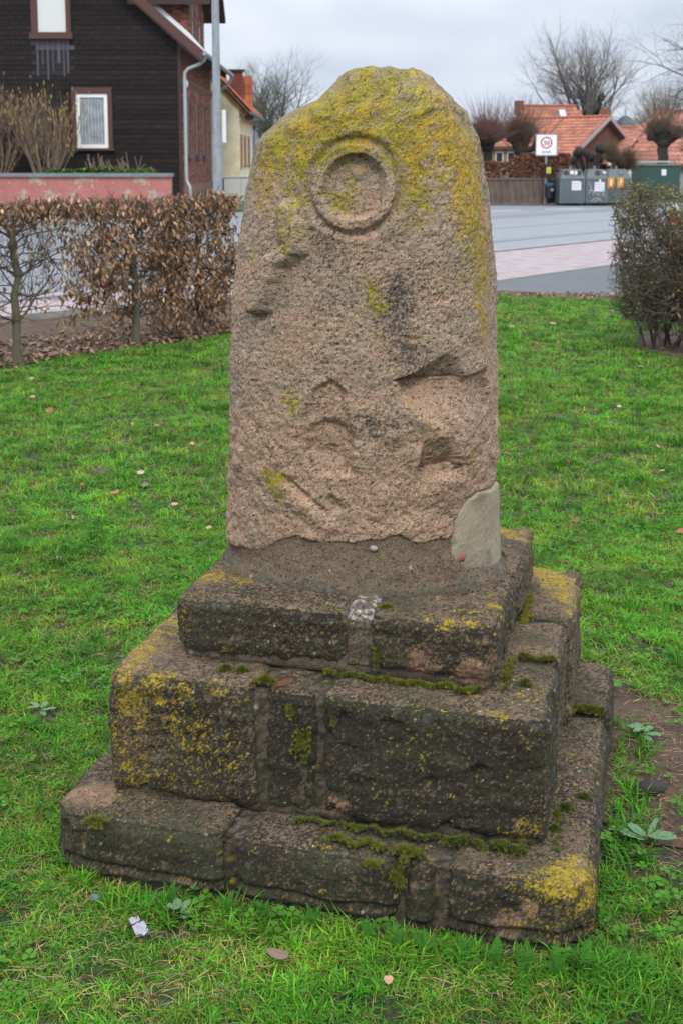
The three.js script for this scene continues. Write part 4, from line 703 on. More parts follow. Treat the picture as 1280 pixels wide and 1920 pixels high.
// ---------------------------------------------------------------- the clipped hornbeam hedge on the left, plant by plant
const curlLeaf = (() => { const m = new MB(); const w = [0.004, 0.013, 0.014, 0.008, 0.001], y = [0, -0.016, -0.034, -0.05, -0.064], c = [0, 0.004, 0.012, 0.016, 0.012];
  for (let i = 0; i < 4; i++) { const A = (s, j) => V(s * w[j], y[j], c[j] + (s ? 0.007 : 0)); m.poly(A(-1, i + 1), A(0, i + 1), A(0, i), A(-1, i)); m.poly(A(0, i + 1), A(1, i + 1), A(1, i), A(0, i)); } return m.geo(); })();
const HU = V(0.603, 0, -0.797), HO = V(-2.555, 0, -9.41), HT = V(0.797, 0, 0.603);   // along the hedge, its first trunk, across
function hornbeam(label, s0, sA, sB, leaves, seed, yMin) {
  const p0 = V().copy(HO).addScaledVector(HU, s0), t = thing('hornbeam_shrub', label, 'hedge shrub', [p0.x, 0, p0.z], Math.atan2(0.797, 0.603)), r = mulberry(seed);   // local x runs along the hedge
  const tr = new MB(), br = new MB(), fi = new MB(), tips = [], top = 1.30, hw = 0.21;
  const P = [], R = []; for (let i = 0; i <= 8; i++) { P.push(V((pn(i * 0.9, seed, 1)) * 0.05, i / 8 * 1.12, pn(i * 0.9, seed, 5) * 0.04)); R.push(mix(0.036, 0.022, i / 8) * (1 + 0.25 * (r() - 0.5)) * (i ? 1 : 1.35)); }
  tr.tube(P, R, 9);
  for (const h of [0.3, 0.55, 0.72, 0.95, 1.05]) tr.ball(V(P[Math.round(h / 1.12 * 8)].x, h, P[Math.round(h / 1.12 * 8)].z), 0.026 + 0.012 * r(), 1.1, 1.2, 1, 6, 0.7);
  const go = (p, d, len, rad, dep) => {
    const n = 4, pts = [V().copy(p)], rr = [rad], q = V().copy(p), dir = V().copy(d).normalize();
    for (let i = 1; i <= n; i++) {
      dir.add(V((r() - 0.5) * 0.75, (r() - 0.5) * 0.75, (r() - 0.5) * 0.6)); if (q.z > hw * 0.8) dir.z -= 0.5; if (q.z < -hw * 0.8) dir.z += 0.5; dir.normalize();
      q.addScaledVector(dir, len / n); if (q.y > top - 0.03 + 0.05 * pn(q.x * 3 + s0 * 3, q.z * 4, seed) + 0.11 * r() ** 4 || q.x + s0 < sA || q.x + s0 > sB || Math.abs(q.z) > hw + 0.05) break;
      if (q.y < yMin) { q.y = yMin + 0.02; dir.y = Math.abs(dir.y); }
      pts.push(V().copy(q)); rr.push(rad * (1 - 0.13 * i));
    }
    if (pts.length < 2) return;
    (rad < 0.006 ? fi : br).tube(pts, rr, rad > 0.01 ? 6 : rad > 0.004 ? 4 : 3, false);
    for (let i = 1; i < pts.length; i++) tips.push([pts[i], dep]);
    if (dep <= 0) return;
    const kids = dep > 2 ? 4 : dep > 1 ? 4 : 3;
    for (let k = 0; k < kids; k++) { const j = 1 + Math.floor(r() * (pts.length - 1)), b = V().subVectors(pts[j], pts[j - 1]).normalize(), nd = V().copy(b).multiplyScalar(0.5).add(V((r() - 0.5) * 1.6, (r() - 0.35) * 1.4, (r() - 0.5) * 1.1)).normalize(); go(pts[j], nd, len * mix(0.5, 0.8, r()), rr[j] * 0.62, dep - 1); }
  };
  for (let k = 0; k < 40; k++) { const y = mix(yMin + 0.02, 1.14, (k + r()) / 40), i = Math.min(7, Math.floor(y / 1.12 * 8)), b = V().lerpVectors(P[i], P[i + 1], clamp(y / 1.12 * 8 - i)); const s = (k % 2 ? 1 : -1); go(b, V(s, -0.35 + 1.2 * r(), (r() - 0.5) * 0.9), mix(0.34, 0.62, r()), mix(0.005, 0.014, r() * r()), 3); }
  for (let k = 0; k < 34; k++) { const x = mix(sA, sB, (k + r()) / 34) - s0; go(V(x, 1.1 + 0.08 * r(), (r() - 0.5) * 0.3), V(r() - 0.5, 0.9, (r() - 0.5) * 0.6), 0.28, 0.008, 2); }   // the clipped top
  tr.build('trunk', std(0.115, 0.105, 0.075, 1, { bumpMap: barkBump, bumpScale: 0.006 }), t); br.build('branches', std(0.085, 0.068, 0.05, 1, { bumpMap: barkBump, bumpScale: 0.004 }), t); fi.build('twigs', std(0.10, 0.075, 0.055, 1), t).userData.kind = 'stuff';
  const ms = [], cs = [], A = [[0.42, 0.25, 0.145], [0.34, 0.195, 0.11], [0.24, 0.135, 0.08], [0.52, 0.35, 0.22], [0.15, 0.085, 0.05]];
  for (let i = 0; i < leaves * 3 && ms.length < leaves; i++) {
    const [p, d] = tips[Math.floor(r() * tips.length)], s = p.x + s0, want = p.y > 1.10 ? 0.75 : sstep(0.15, 1.0, s + 0.25 * fbm(p.x * 4, p.y * 4, seed, 2)) * 0.95 + 0.10;
    if (r() > want || (d > 1 && r() < 0.7)) continue;
    const q = V().copy(p).add(rv(r, 0.05)); if (q.y > 1.36) continue;
    const k = 0.65 + 0.65 * r(), c = A[Math.floor(r() * A.length)], z = 0.5 + 0.5 * r();
    ms.push(place(q, new THREE.Quaternion().setFromEuler(new THREE.Euler((r() - 0.5) * 1.5, r() * 6.28, (r() - 0.5) * 1.5)), V(z * mix(0.55, 1.1, r()), z, z))); cs.push(c.map((v) => v * k));
  }
  inst('dry_leaves', curlLeaf, M.leaf, ms, cs, t);
  return t;
}
hornbeam('sparse hornbeam shrub with bare twisted branches at the left edge', 0, -1.05, 0.72, 1300, 501, 0.28);
hornbeam('hornbeam shrub thick with curled tan leaves in the middle of the left hedge', 1.27, 0.45, 1.85, 4300, 502, 0.16);
hornbeam('hornbeam shrub ending the left hedge beside the monument, densely leafed to the ground', 2.06, 1.62, 2.50, 4400, 503, 0.05);

// the twiggy hedge on the right, leafless but for a few brown leaves, with yellow-green buds
function budHedge(label, pos, hx0, hx1, hz, H, seed, brown) {
  const t = thing('bare_shrub', label, 'hedge shrub', pos), r = mulberry(seed), br = new MB(), fi = new MB(), tips = [];
  const side = (y) => 0.05 + 0.14 * sstep(0.5, 0.0, y) ; // narrower at the foot
  const go = (p, d, len, rad, dep) => {
    const n = 4, pts = [V().copy(p)], rr = [rad], q = V().copy(p), dir = V().copy(d).normalize();
    for (let i = 1; i <= n; i++) {
      dir.add(V((r() - 0.5) * 0.9, (r() - 0.5) * 0.85, (r() - 0.5) * 0.9)); if (q.y < 0.25) dir.y += 0.4; dir.normalize(); q.addScaledVector(dir, len / n);
      if (q.y > H * (0.98 + 0.05 * pn(q.x * 4, q.z * 4, seed)) || q.x < hx0 + side(q.y) - 0.06 * r() || q.x > hx1 || Math.abs(q.z) > hz || q.y < 0.06) break;
      pts.push(V().copy(q)); rr.push(rad * (1 - 0.12 * i));
    }
    if (pts.length < 2) return;
    (rad < 0.0045 ? fi : br).tube(pts, rr, rad > 0.008 ? 5 : rad > 0.004 ? 4 : 3, false);
    for (let i = 1; i < pts.length; i++) tips.push([pts[i], dep]);
    if (dep <= 0) return;
    for (let k = 0; k < (dep > 3 ? 5 : dep > 1 ? 4 : 3); k++) { const j = 1 + Math.floor(r() * (pts.length - 1)), b = V().subVectors(pts[j], pts[j - 1]).normalize(); go(pts[j], V().copy(b).multiplyScalar(0.5).add(V((r() - 0.5) * 1.6, (r() - 0.36) * 1.5, (r() - 0.5) * 1.6)), len * mix(0.5, 0.82, r()), Math.max(0.0022, rr[j] * 0.66), dep - 1); }
  };
  for (let k = 0; k < 13; k++) { const x = mix(hx0 + 0.3, hx1 - 0.1, (k + r()) / 13), z = (r() - 0.5) * hz; go(V(x, 0, z), V((r() - 0.5) * 0.7, 1, (r() - 0.5) * 0.5), 0.75, 0.014, 4); }
  for (let k = 0; k < 85; k++) { const y = mix(0.14, H * 0.95, r()), f = r(); go(V(f < 0.5 ? hx0 + side(y) + 0.15 : mix(hx0 + 0.15, hx1, r()), y, f < 0.5 ? mix(-hz, hz, r()) * 0.9 : hz * 0.8), V((r() - 0.7) * 1.2, (r() - 0.4), r() - 0.3), 0.35, 0.006, 2); }
  for (let k = 0; k < 70; k++) { const y = mix(0.08, 0.6, r()), x = mix(hx0 + 0.12 + side(y), hx1, r()); go(V(x, y, mix(0.2, 1, r()) * hz * 0.85), V((r() - 0.6) * 1.3, (r() - 0.35) * 0.8, r() - 0.4), 0.32, 0.005, 2); }
  br.build('branches', std(0.085, 0.07, 0.052, 1, { bumpMap: barkBump, bumpScale: 0.004 }), t); fi.build('twigs', std(0.115, 0.095, 0.07, 1), t).userData.kind = 'stuff';
  const bud = new MB().ball(V(0, 0, 0), 0.006, 0.8, 1.5, 0.8, 3).geo(), ms = [], cs = [], ml = [], cl = [];
  for (const [p, d] of tips) { if (d > 1) continue; const w = sstep(0.7, H, p.y) * 0.55 + 0.06; if (r() < w * 0.8) { const k = 0.6 + 0.7 * r(), c = r() < 0.45 ? [0.30, 0.28, 0.035] : [0.16, 0.13, 0.075]; ms.push(place(V().copy(p).add(rv(r, 0.02)), new THREE.Quaternion().setFromEuler(new THREE.Euler(r() * 2, 0, r() * 2)), V(1, 1, 1).multiplyScalar(0.7 + r()))); cs.push(c.map((v) => v * k)); }
    if (r() < brown * sstep(hx0 + 0.25, hx0 + 0.6, p.x)) { const k = 0.6 + 0.7 * r(), z = 0.7 + 0.5 * r(); ml.push(place(p, new THREE.Quaternion().setFromEuler(new THREE.Euler((r() - 0.5) * 1.6, r() * 6.28, (r() - 0.5) * 1.6)), V(z, z, z))); cl.push([0.24 * k, 0.14 * k, 0.075 * k]); } }
  inst('buds', bud, M.leaf, ms, cs, t); if (ml.length) inst('dry_leaves', curlLeaf, M.leaf, ml, cl, t);
}
budHedge('bare twiggy shrub dotted with yellow green buds, left end of the right hedge', [2.32, 0, -10.3], 0, 0.85, 0.42, 1.46, 511, 0.05);
budHedge('bare shrub with brown leaves caught in it at the right edge', [3.02, 0, -10.1], 0, 1.1, 0.42, 1.50, 512, 0.18);
{ // a snapped pale branch lying across its top
  const m = new MB().tube([V(0, 0, 0), V(0.06, 0.12, 0.02), V(0.11, 0.20, 0.03), V(0.18, 0.34, 0.02)], [0.012, 0.013, 0.010, 0.006], 6).tube([V(0.11, 0.20, 0.03), V(0.07, 0.30, 0.05)], [0.008, 0.004], 5);
  const o = tag(m.build('broken_branch', std(0.36, 0.24, 0.14, 1)), 'pale snapped branch lying in the top of the right hedge', 'branch'); o.position.set(2.83, 1.18, -9.85);
}

// ---------------------------------------------------------------- the monument: three stepped courses of sandstone and a weathered carved pillar
const mon = thing('stone_monument', 'weathered lichen covered sandstone pillar with carved ring on a three stepped base', 'monument', [0.0722, 0, -2.945], -0.2518);
mon.updateMatrixWorld(true);
const toMon = (p) => mon.worldToLocal(p);
const LT = (px, py, y) => toMon(onY(px, py, y));
const LF = (px, py, z) => { const o = toMon(V(0, 1.6, 0)), q = toMon(V(0, 1.6, 0).add(ray(px, py))).sub(o); return o.addScaledVector(q, (z - o.z) / q.z); };
const stoneMat = new THREE.MeshStandardMaterial({ vertexColors: true, roughness: 0.96, map: gritMap, bumpMap: gritBump, bumpScale: 0.004 });
const H1 = 0.157, H2 = 0.452, H3 = 0.6007;
const Z1 = 0.584, Z2 = 0.478, Z3 = 0.372;
// where larger patches of lichen sit on the base: x, y, z, radius, strength
const LICH = [
  ...[[400, 1075, 0.05, 0.55], [380, 1085, 0.04, 0.6], [455, 1088, 0.03, 0.5], [840, 1165, 0.018, 0.9], [800, 1160, 0.01, 0.9], [880, 1167, 0.014, 0.9], [900, 1120, 0.05, 0.35], [830, 1150, 0.05, 0.3], [960, 990, 0.05, 0.75], [975, 1010, 0.03, 0.6], [945, 1000, 0.04, 0.6], [930, 1140, 0.03, 0.45]].map(([x, y, r, s]) => [...LT(x, y, H3), r, s]),
  ...[[250, 1225, 0.05, 0.85], [285, 1205, 0.05, 0.8], [310, 1180, 0.05, 0.75], [325, 1160, 0.04, 0.6], [230, 1250, 0.04, 0.7], [290, 1268, 0.035, 0.85], [925, 1338, 0.022, 1.1], [1040, 1090, 0.05, 1.1], [1062, 1105, 0.05, 1.1], [1020, 1080, 0.05, 1], [1005, 1068, 0.04, 0.9], [1070, 1130, 0.03, 1], [1066, 1150, 0.022, 1], [1045, 1120, 0.03, 0.8], [1000, 1300, 0.03, 0.35], [1030, 1290, 0.02, 0.45], [960, 1310, 0.03, 0.3]].map(([x, y, r, s]) => [...LT(x, y, H2), r, s]),
  ...[[343, 1299, 0.018, 0.95], [408, 1298, 0.022, 0.95], [245, 1305, 0.04, 0.65], [250, 1335, 0.03, 0.55], [300, 1310, 0.012, 0.9], [235, 1390, 0.05, 0.5], [290, 1420, 0.09, 0.30], [330, 1360, 0.05, 0.32], [250, 1450, 0.05, 0.4], [420, 1410, 0.06, 0.18], [990, 1560, 0.03, 0.5], [960, 1570, 0.02, 0.5], [1000, 1540, 0.02, 0.5]].map(([x, y, r, s]) => [...LF(x, y, Z2), r, s]),
  ...[[345, 1140, 0.02, 0.55], [350, 1180, 0.02, 0.45], [425, 1218, 0.01, 0.9], [455, 1195, 0.02, 0.3]].map(([x, y, r, s]) => [...LF(x, y, Z3), r, s]),
  ...[[1090, 1640, 0.045, 0.7], [1108, 1610, 0.035, 0.6], [1118, 1570, 0.03, 0.6], [1050, 1640, 0.04, 0.55], [1020, 1650, 0.03, 0.6], [1100, 1660, 0.035, 0.6], [980, 1650, 0.05, 0.3]].map(([x, y, r, s]) => [...LT(x, y, H1), r, s]),
  [0.55, 0.11, 0.55, 0.045, 0.55], [0.58, 0.07, 0.52, 0.045, 0.4], [0.50, 0.06, 0.585, 0.035, 0.4],
];
const RUST = [[0.43, 0.05, 0.58, 0.05, 1], [0.47, 0.10, 0.58, 0.03, 1], [-0.55, 0.14, 0.50, 0.08, 1], [-0.52, 0.10, 0.56, 0.05, 0.8], [-0.56, 0.03, 0.50, 0.05, 1], [-0.30, 0.02, 0.58, 0.06, 0.7], [0.10, 0.10, 0.585, 0.05, 0.7], [0.23, 0.10, 0.585, 0.025, 1], [0.32, 0.49, 0.372, 0.06, 1], [0.20, 0.50, 0.372, 0.07, 0.8], [0.36, 0.53, 0.36, 0.04, 0.6], [0.05, 0.20, 0.478, 0.05, 0.7], [-0.10, 0.36, 0.478, 0.03, 0.6], [0.44, 0.21, 0.47, 0.05, 0.6], [-0.45, 0.44, 0.46, 0.06, 0.6], [0.52, 0.06, 0.20, 0.1, 0.5], [-0.1, 0.575, 0.372, 0.06, 0.4]];
// spots where the black crust has not grown, and where it is thickest, are decided by facing and by noise with a sharp grain
function baseColour(p, n, seed, o) {
  const { x, y, z } = p, a = fbm(x * 9 + seed, y * 9, z * 9, 3), b = fbm(x * 40, y * 40 + seed, z * 40, 2), g = pn(x * 330, y * 330, z * 330), g2 = pn(x * 160, y * 160, z * 160 + 7);
  let k = 1 + 0.30 * a + 0.22 * b + 0.30 * g + 0.15 * g2;
  let c = o.mortar ? [0.20 * k, 0.155 * k, 0.11 * k] : [0.30 * k, 0.205 * k, 0.122 * k];
  let ru = 0; for (const [rx, ry, rz, rr, s] of RUST) { const d = Math.hypot(x - rx, y - ry, z - rz) / rr; if (d < 1.6) ru = Math.max(ru, s * (1.25 - d)); }
  ru = sstep(0.25, 0.75, ru * 0.74 + 0.55 * b + 0.5 * a + 0.2 * g + 0.2 * g2) * 0.85;
  c = [mix(c[0], 0.44 * k, ru), mix(c[1], 0.235 * k, ru), mix(c[2], 0.165 * k, ru)];
  // black and grey crustose lichen: grainy, with its own ragged outline
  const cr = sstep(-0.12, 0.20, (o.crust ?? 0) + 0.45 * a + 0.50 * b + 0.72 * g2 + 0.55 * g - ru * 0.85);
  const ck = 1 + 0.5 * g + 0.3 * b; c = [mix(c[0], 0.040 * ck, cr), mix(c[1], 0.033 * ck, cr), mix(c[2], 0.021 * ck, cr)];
  // greenish film of algae
  const al = sstep(0.0, 0.45, fbm(x * 7 + 4, y * 11, z * 7 + seed, 3) + 0.3 * g2 + 0.15 * g + (o.algae ?? 0.05)) * 0.62; c = [mix(c[0], 0.070 * k, al), mix(c[1], 0.074 * k, al), mix(c[2], 0.034 * k, al)];
  // pale grey lichen flecks
  const fl = dots(x, y, z, 0.007, 0.30 * sstep(-0.25, 0.35, fbm(x * 14, y * 14 + 3, z * 14, 2)), 0.34); c = c.map((v, i) => mix(v, [0.46, 0.49, 0.44][i], fl * 0.42));
  const bl = dots(x + 0.3, y, z, 0.013, 0.05, 0.34); c = c.map((v, i) => mix(v, [0.9, 0.9, 0.86][i], bl * 0.6));
  const gl = sstep(0.30, 0.42, fbm(x * 26, y * 26, z * 26 + seed * 3, 3) + 0.14 * g) * 0.3; c = c.map((v, i) => mix(v, [0.22, 0.235, 0.19][i] * ck, gl));
  // mustard lichen: patches and scattered flecks
  let L = 0; for (const [lx, ly, lz, lr, s] of LICH) { const d2 = ((x - lx) ** 2 + (y - ly) ** 2 + (z - lz) ** 2) / (lr * lr); if (d2 < 5) L += s * Math.exp(-d2 * 0.8); }
  L = sstep(0.38, 0.58, (1 - Math.exp(-1.3 * L)) * 0.66 + 0.50 * b + 0.35 * a + 0.48 * g2 + 0.32 * g);
  const yk = 1 + 0.35 * g + 0.25 * b; c = c.map((v, i) => mix(v, [0.50, 0.36, 0.022][i] * yk, L * 0.88));
  const yd = dots(x, y + 0.2, z, 0.016, (o.flecks ?? 0.12) * sstep(-0.1, 0.3, fbm(x * 10 + 8, y * 10, z * 10, 2)), 0.36); c = c.map((v, i) => mix(v, [0.58, 0.44, 0.035][i] * yk, yd * 0.8));
  return c;
}
// a rough hewn block with worn rounded edges, in the monument's axes
function block(name, parent, x0, x1, y0, y1, z0, z1, seed, o = {}) {
  const cell = o.cell ?? 0.0034, R = (o.r ?? 0.024) * 1.3, nx = Math.max(2, Math.round((x1 - x0) / cell)), ny = Math.max(2, Math.round((y1 - y0) / cell)), nz = Math.max(2, Math.round((z1 - z0) / cell));
  const map = new Map(), pos = [], col = [], idx = [], uv = [], cx = (x0 + x1) / 2, cy = (y0 + y1) / 2, cz = (z0 + z1) / 2, hx = (x1 - x0) / 2, hy = (y1 - y0) / 2, hz = (z1 - z0) / 2, p = V(), n = V(), q = V();
  const id = (i, j, k) => {
    const key = (i * (ny + 1) + j) * (nz + 1) + k; let v = map.get(key); if (v !== undefined) return v;
    p.set(mix(x0, x1, i / nx), mix(y0, y1, j / ny), mix(z0, z1, k / nz));
    const wear = R * (1 + 0.5 * pn(p.x * 11, p.y * 11 + seed, p.z * 11));
    q.set(clamp(p.x, cx - hx + wear, cx + hx - wear), clamp(p.y, cy - hy + wear, cy + hy - wear), clamp(p.z, cz - hz + wear, cz + hz - wear));
    n.subVectors(p, q); const l = n.length(); if (l > 1e-6) n.divideScalar(l); else n.set(0, 1, 0);
    p.copy(q).addScaledVector(n, Math.min(wear, l < wear ? wear : wear));
    for (const [a, b, c, d] of o.cuts ?? []) { const e = p.x * a + p.y * b + p.z * c - d + 0.012 * fbm(p.x * 14, p.y * 14, p.z * 14, 2); if (e > 0) p.add(V(a, b, c).multiplyScalar(-e * 0.88)); }
    const x = p.x, y = p.y, z = p.z, A = o.amp ?? 1;
    const bed = Math.abs(n.z) + Math.abs(n.x) > 0.7 ? 0.004 * pn(x * 5, y * 45 + seed, z * 5) : 0;   // bedding of the sandstone
    const chip = Math.max(0, fbm(x * 13 + seed, y * 13, z * 13 + 5, 2) - 0.28) * 0.055;
    const d = A * (0.010 * fbm(x * 7 + seed, y * 7, z * 7, 2) + 0.0045 * fbm(x * 34, y * 34, z * 34 + seed, 2) + 0.0022 * pn(x * 140, y * 140, z * 140) + bed - chip);
    p.addScaledVector(n, d);
    for (const f of o.extra ?? []) f(p, n);
    v = pos.length / 3; map.set(key, v); pos.push(p.x, p.y, p.z);
    uv.push(...(Math.abs(n.y) > 0.7 ? [p.x, p.z] : Math.abs(n.x) > 0.7 ? [p.z, p.y] : [p.x, p.y]));
    col.push(...baseColour(p, n, seed, { ...o, crust: o.crustAt ? o.crustAt(p, n) : o.crust }));
    return v;
  };
  const quad = (a, b, c, d) => idx.push(a, b, c, a, c, d), skip = o.skip ?? 'bk';
  for (let i = 0; i < nx; i++) for (let j = 0; j < ny; j++) { quad(id(i, j, nz), id(i + 1, j, nz), id(i + 1, j + 1, nz), id(i, j + 1, nz)); if (!skip.includes('k')) quad(id(i, j + 1, 0), id(i + 1, j + 1, 0), id(i + 1, j, 0), id(i, j, 0)); }
  for (let k = 0; k < nz; k++) for (let j = 0; j < ny; j++) { if (!skip.includes('r')) quad(id(nx, j, k + 1), id(nx, j, k), id(nx, j + 1, k), id(nx, j + 1, k + 1)); if (!skip.includes('l')) quad(id(0, j, k), id(0, j, k + 1), id(0, j + 1, k + 1), id(0, j + 1, k)); }
  for (let i = 0; i < nx; i++) for (let k = 0; k < nz; k++) { quad(id(i, ny, k + 1), id(i + 1, ny, k + 1), id(i + 1, ny, k), id(i, ny, k)); if (!skip.includes('b')) quad(id(i, 0, k), id(i + 1, 0, k), id(i + 1, 0, k + 1), id(i, 0, k + 1)); }
  const g = new THREE.BufferGeometry(); g.setAttribute('position', new THREE.Float32BufferAttribute(pos, 3)); g.setAttribute('color', new THREE.Float32BufferAttribute(col, 3)); g.setAttribute('uv', new THREE.Float32BufferAttribute(uv, 2)); g.setIndex(idx); g.computeVertexNormals();
  return mesh(name, g, stoneMat, parent);
}
// how far the black crust has spread: thick on upright faces, thin on tops, set by which way the surface points
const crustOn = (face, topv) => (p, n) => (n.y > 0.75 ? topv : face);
{
  const core = { mortar: true, cell: 0.011, r: 0.02, skip: 'b', amp: 0.5, crust: 0.05 };
  const s1 = block('lower_step', mon, -0.585, 0.583, -0.04, H1 - 0.012, -0.53, Z1 - 0.022, 1, { ...core, cuts: [[-0.72, 0, 0.69, 0.76], [0.72, 0, 0.69, 0.775]] });
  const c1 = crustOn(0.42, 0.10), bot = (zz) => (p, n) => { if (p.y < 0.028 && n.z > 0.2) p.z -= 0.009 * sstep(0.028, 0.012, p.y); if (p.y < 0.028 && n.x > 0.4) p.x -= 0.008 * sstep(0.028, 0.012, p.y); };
  const lay = (p, n) => { if (n.z > 0.5) p.z -= 0.012 * sstep(0.010, -0.002, Math.abs(p.y - 0.042 - 0.012 * pn(p.x * 9, 3, 1)) - 0.003) ; };
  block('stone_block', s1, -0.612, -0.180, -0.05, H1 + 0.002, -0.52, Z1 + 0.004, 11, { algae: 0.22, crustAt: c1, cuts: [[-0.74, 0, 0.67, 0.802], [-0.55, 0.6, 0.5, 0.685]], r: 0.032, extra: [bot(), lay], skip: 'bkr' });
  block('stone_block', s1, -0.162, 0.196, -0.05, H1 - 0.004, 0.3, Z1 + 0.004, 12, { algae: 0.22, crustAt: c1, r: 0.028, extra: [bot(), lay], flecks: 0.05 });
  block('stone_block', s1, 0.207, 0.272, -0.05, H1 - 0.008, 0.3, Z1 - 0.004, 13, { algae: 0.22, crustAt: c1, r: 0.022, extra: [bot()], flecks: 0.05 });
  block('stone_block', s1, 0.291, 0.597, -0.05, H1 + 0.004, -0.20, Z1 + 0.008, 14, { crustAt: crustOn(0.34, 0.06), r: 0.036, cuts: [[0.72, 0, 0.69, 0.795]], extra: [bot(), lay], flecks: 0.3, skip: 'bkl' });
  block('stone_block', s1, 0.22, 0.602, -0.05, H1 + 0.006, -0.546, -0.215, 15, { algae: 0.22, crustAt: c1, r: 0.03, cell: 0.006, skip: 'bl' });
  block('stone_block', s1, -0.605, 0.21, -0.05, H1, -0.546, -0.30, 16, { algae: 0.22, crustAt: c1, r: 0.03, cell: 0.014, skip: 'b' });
  const s2 = block('middle_step', mon, -0.482, 0.482, 0.14, H2 - 0.010, -0.455, Z2 - 0.014, 2, core);
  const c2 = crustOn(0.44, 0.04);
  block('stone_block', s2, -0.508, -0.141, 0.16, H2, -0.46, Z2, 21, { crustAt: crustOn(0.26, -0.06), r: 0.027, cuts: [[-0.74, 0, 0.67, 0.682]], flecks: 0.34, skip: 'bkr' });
  block('stone_block', s2, -0.130, -0.009, 0.165, H2 - 0.006, 0.2, Z2 - 0.006, 22, { crustAt: crustOn(0.44, 0.1), r: 0.018, flecks: 0.1 });
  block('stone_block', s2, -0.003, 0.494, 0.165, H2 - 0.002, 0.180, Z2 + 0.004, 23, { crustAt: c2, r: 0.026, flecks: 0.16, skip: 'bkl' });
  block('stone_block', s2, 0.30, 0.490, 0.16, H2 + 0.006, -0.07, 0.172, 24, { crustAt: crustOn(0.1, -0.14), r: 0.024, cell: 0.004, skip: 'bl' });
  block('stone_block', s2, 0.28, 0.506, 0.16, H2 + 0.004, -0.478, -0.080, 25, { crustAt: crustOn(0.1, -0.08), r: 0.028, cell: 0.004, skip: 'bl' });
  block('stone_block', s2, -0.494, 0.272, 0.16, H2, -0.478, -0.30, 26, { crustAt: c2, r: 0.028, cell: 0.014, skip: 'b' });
  const s3 = block('upper_step', mon, -0.368, 0.358, 0.44, H3 - 0.008, -0.36, Z3 - 0.014, 3, { ...core, crust: -0.3 });
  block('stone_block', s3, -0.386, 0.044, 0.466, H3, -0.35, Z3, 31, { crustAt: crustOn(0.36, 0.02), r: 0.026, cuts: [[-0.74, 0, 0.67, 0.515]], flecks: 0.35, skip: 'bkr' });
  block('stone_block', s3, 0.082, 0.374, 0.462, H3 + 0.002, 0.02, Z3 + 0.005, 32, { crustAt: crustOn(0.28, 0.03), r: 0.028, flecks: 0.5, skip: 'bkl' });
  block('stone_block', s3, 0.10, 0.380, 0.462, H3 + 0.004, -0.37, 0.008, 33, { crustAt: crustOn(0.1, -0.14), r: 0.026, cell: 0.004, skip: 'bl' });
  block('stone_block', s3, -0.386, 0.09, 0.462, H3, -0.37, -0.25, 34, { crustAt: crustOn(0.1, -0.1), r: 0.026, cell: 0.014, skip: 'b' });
  // the pale repair between the two front blocks of the top course
  const rp = block('mortar_repair', s3, 0.030, 0.094, 0.47, H3 + 0.003, 0.22, Z3 - 0.004, 35, { mortar: true, r: 0.012, crust: -0.25, flecks: 0 });
  const rc = rp.geometry.attributes.color, rpos = rp.geometry.attributes.position;
  for (let i = 0; i < rc.count; i++) { const x = rpos.getX(i), y = rpos.getY(i), z = rpos.getZ(i), w = sstep(-0.10, 0.12, fbm(x * 55, y * 55, z * 55, 3) + 0.25 * pn(x * 200, y * 200, z * 200)) * sstep(-0.004, 0.012, y - 0.585 + 0.03 * fbm(x * 40, y * 40, z * 40, 2)) * sstep(0.26, 0.30, z + 0.03 * pn(x * 60, 1, z * 60)), k = 1 + 0.35 * pn(x * 300, y * 300, z * 300) + 0.3 * pn(x * 90, y * 90, z * 90); rc.setXYZ(i, mix(rc.getX(i), 0.62 * k, w), mix(rc.getY(i), 0.57 * k, w), mix(rc.getZ(i), 0.52 * k, w)); }
}

// ---- the pillar
const PT = [[0.584, -0.0221, 0.3456, 0.26, 0.423], [0.6683, -0.025, 0.3438, 0.2583, 0.4222], [0.8068, -0.0258, 0.337, 0.2549, 0.4172], [0.9438, -0.0241, 0.3317, 0.2529, 0.4113], [1.079, -0.0233, 0.328, 0.251, 0.3936], [1.2126, -0.0214, 0.3211, 0.2491, 0.3743], [1.3443, -0.0201, 0.3108, 0.2472, 0.3593], [1.4096, -0.0188, 0.3043, 0.2463, 0.3513], [1.4744, -0.016, 0.2951, 0.2454, 0.3375], [1.5388, -0.0161, 0.285, 0.2408, 0.3214], [1.6029, -0.0142, 0.2704, 0.2339, 0.301], [1.6411, -0.0137, 0.259, 0.2262, 0.29], [1.6666, -0.0071, 0.2417, 0.2192, 0.2794], [1.6919, 0.0042, 0.221, 0.2122, 0.2636], [1.7172, 0.0187, 0.1906, 0.2, 0.2412], [1.7424, 0.0331, 0.155, 0.1852, 0.2152], [1.7677, 0.0371, 0.122, 0.1682, 0.1931], [1.7867, 0.0333, 0.1051, 0.1516, 0.1762], [1.7993, 0.0284, 0.0971, 0.1406, 0.1672], [1.8094, 0.027, 0.0843, 0.1274, 0.1541]];
const PH0 = 52 * Math.PI / 180;
const secR = (phi, a, b, d, n0) => { const nn = phi > 0 ? n0 + (n0 > 2.5 ? (n0 - 2.5) * 7 : 0) * sstep(0, 0.5, phi) * sstep(2.0, 1.5, phi) : n0; const s = Math.abs(Math.sin(phi)), c = Math.abs(Math.cos(phi)), r = Math.pow(Math.pow(s / a, nn) + Math.pow(c / b, nn), -1 / nn), cc = Math.cos(phi - PH0); if (cc < 0.2) return r; const rp = d / cc, k = 0.012, h = clamp(0.5 + 0.5 * (rp - r) / k); return rp * (1 - h) + r * h - k * h * (1 - h); };
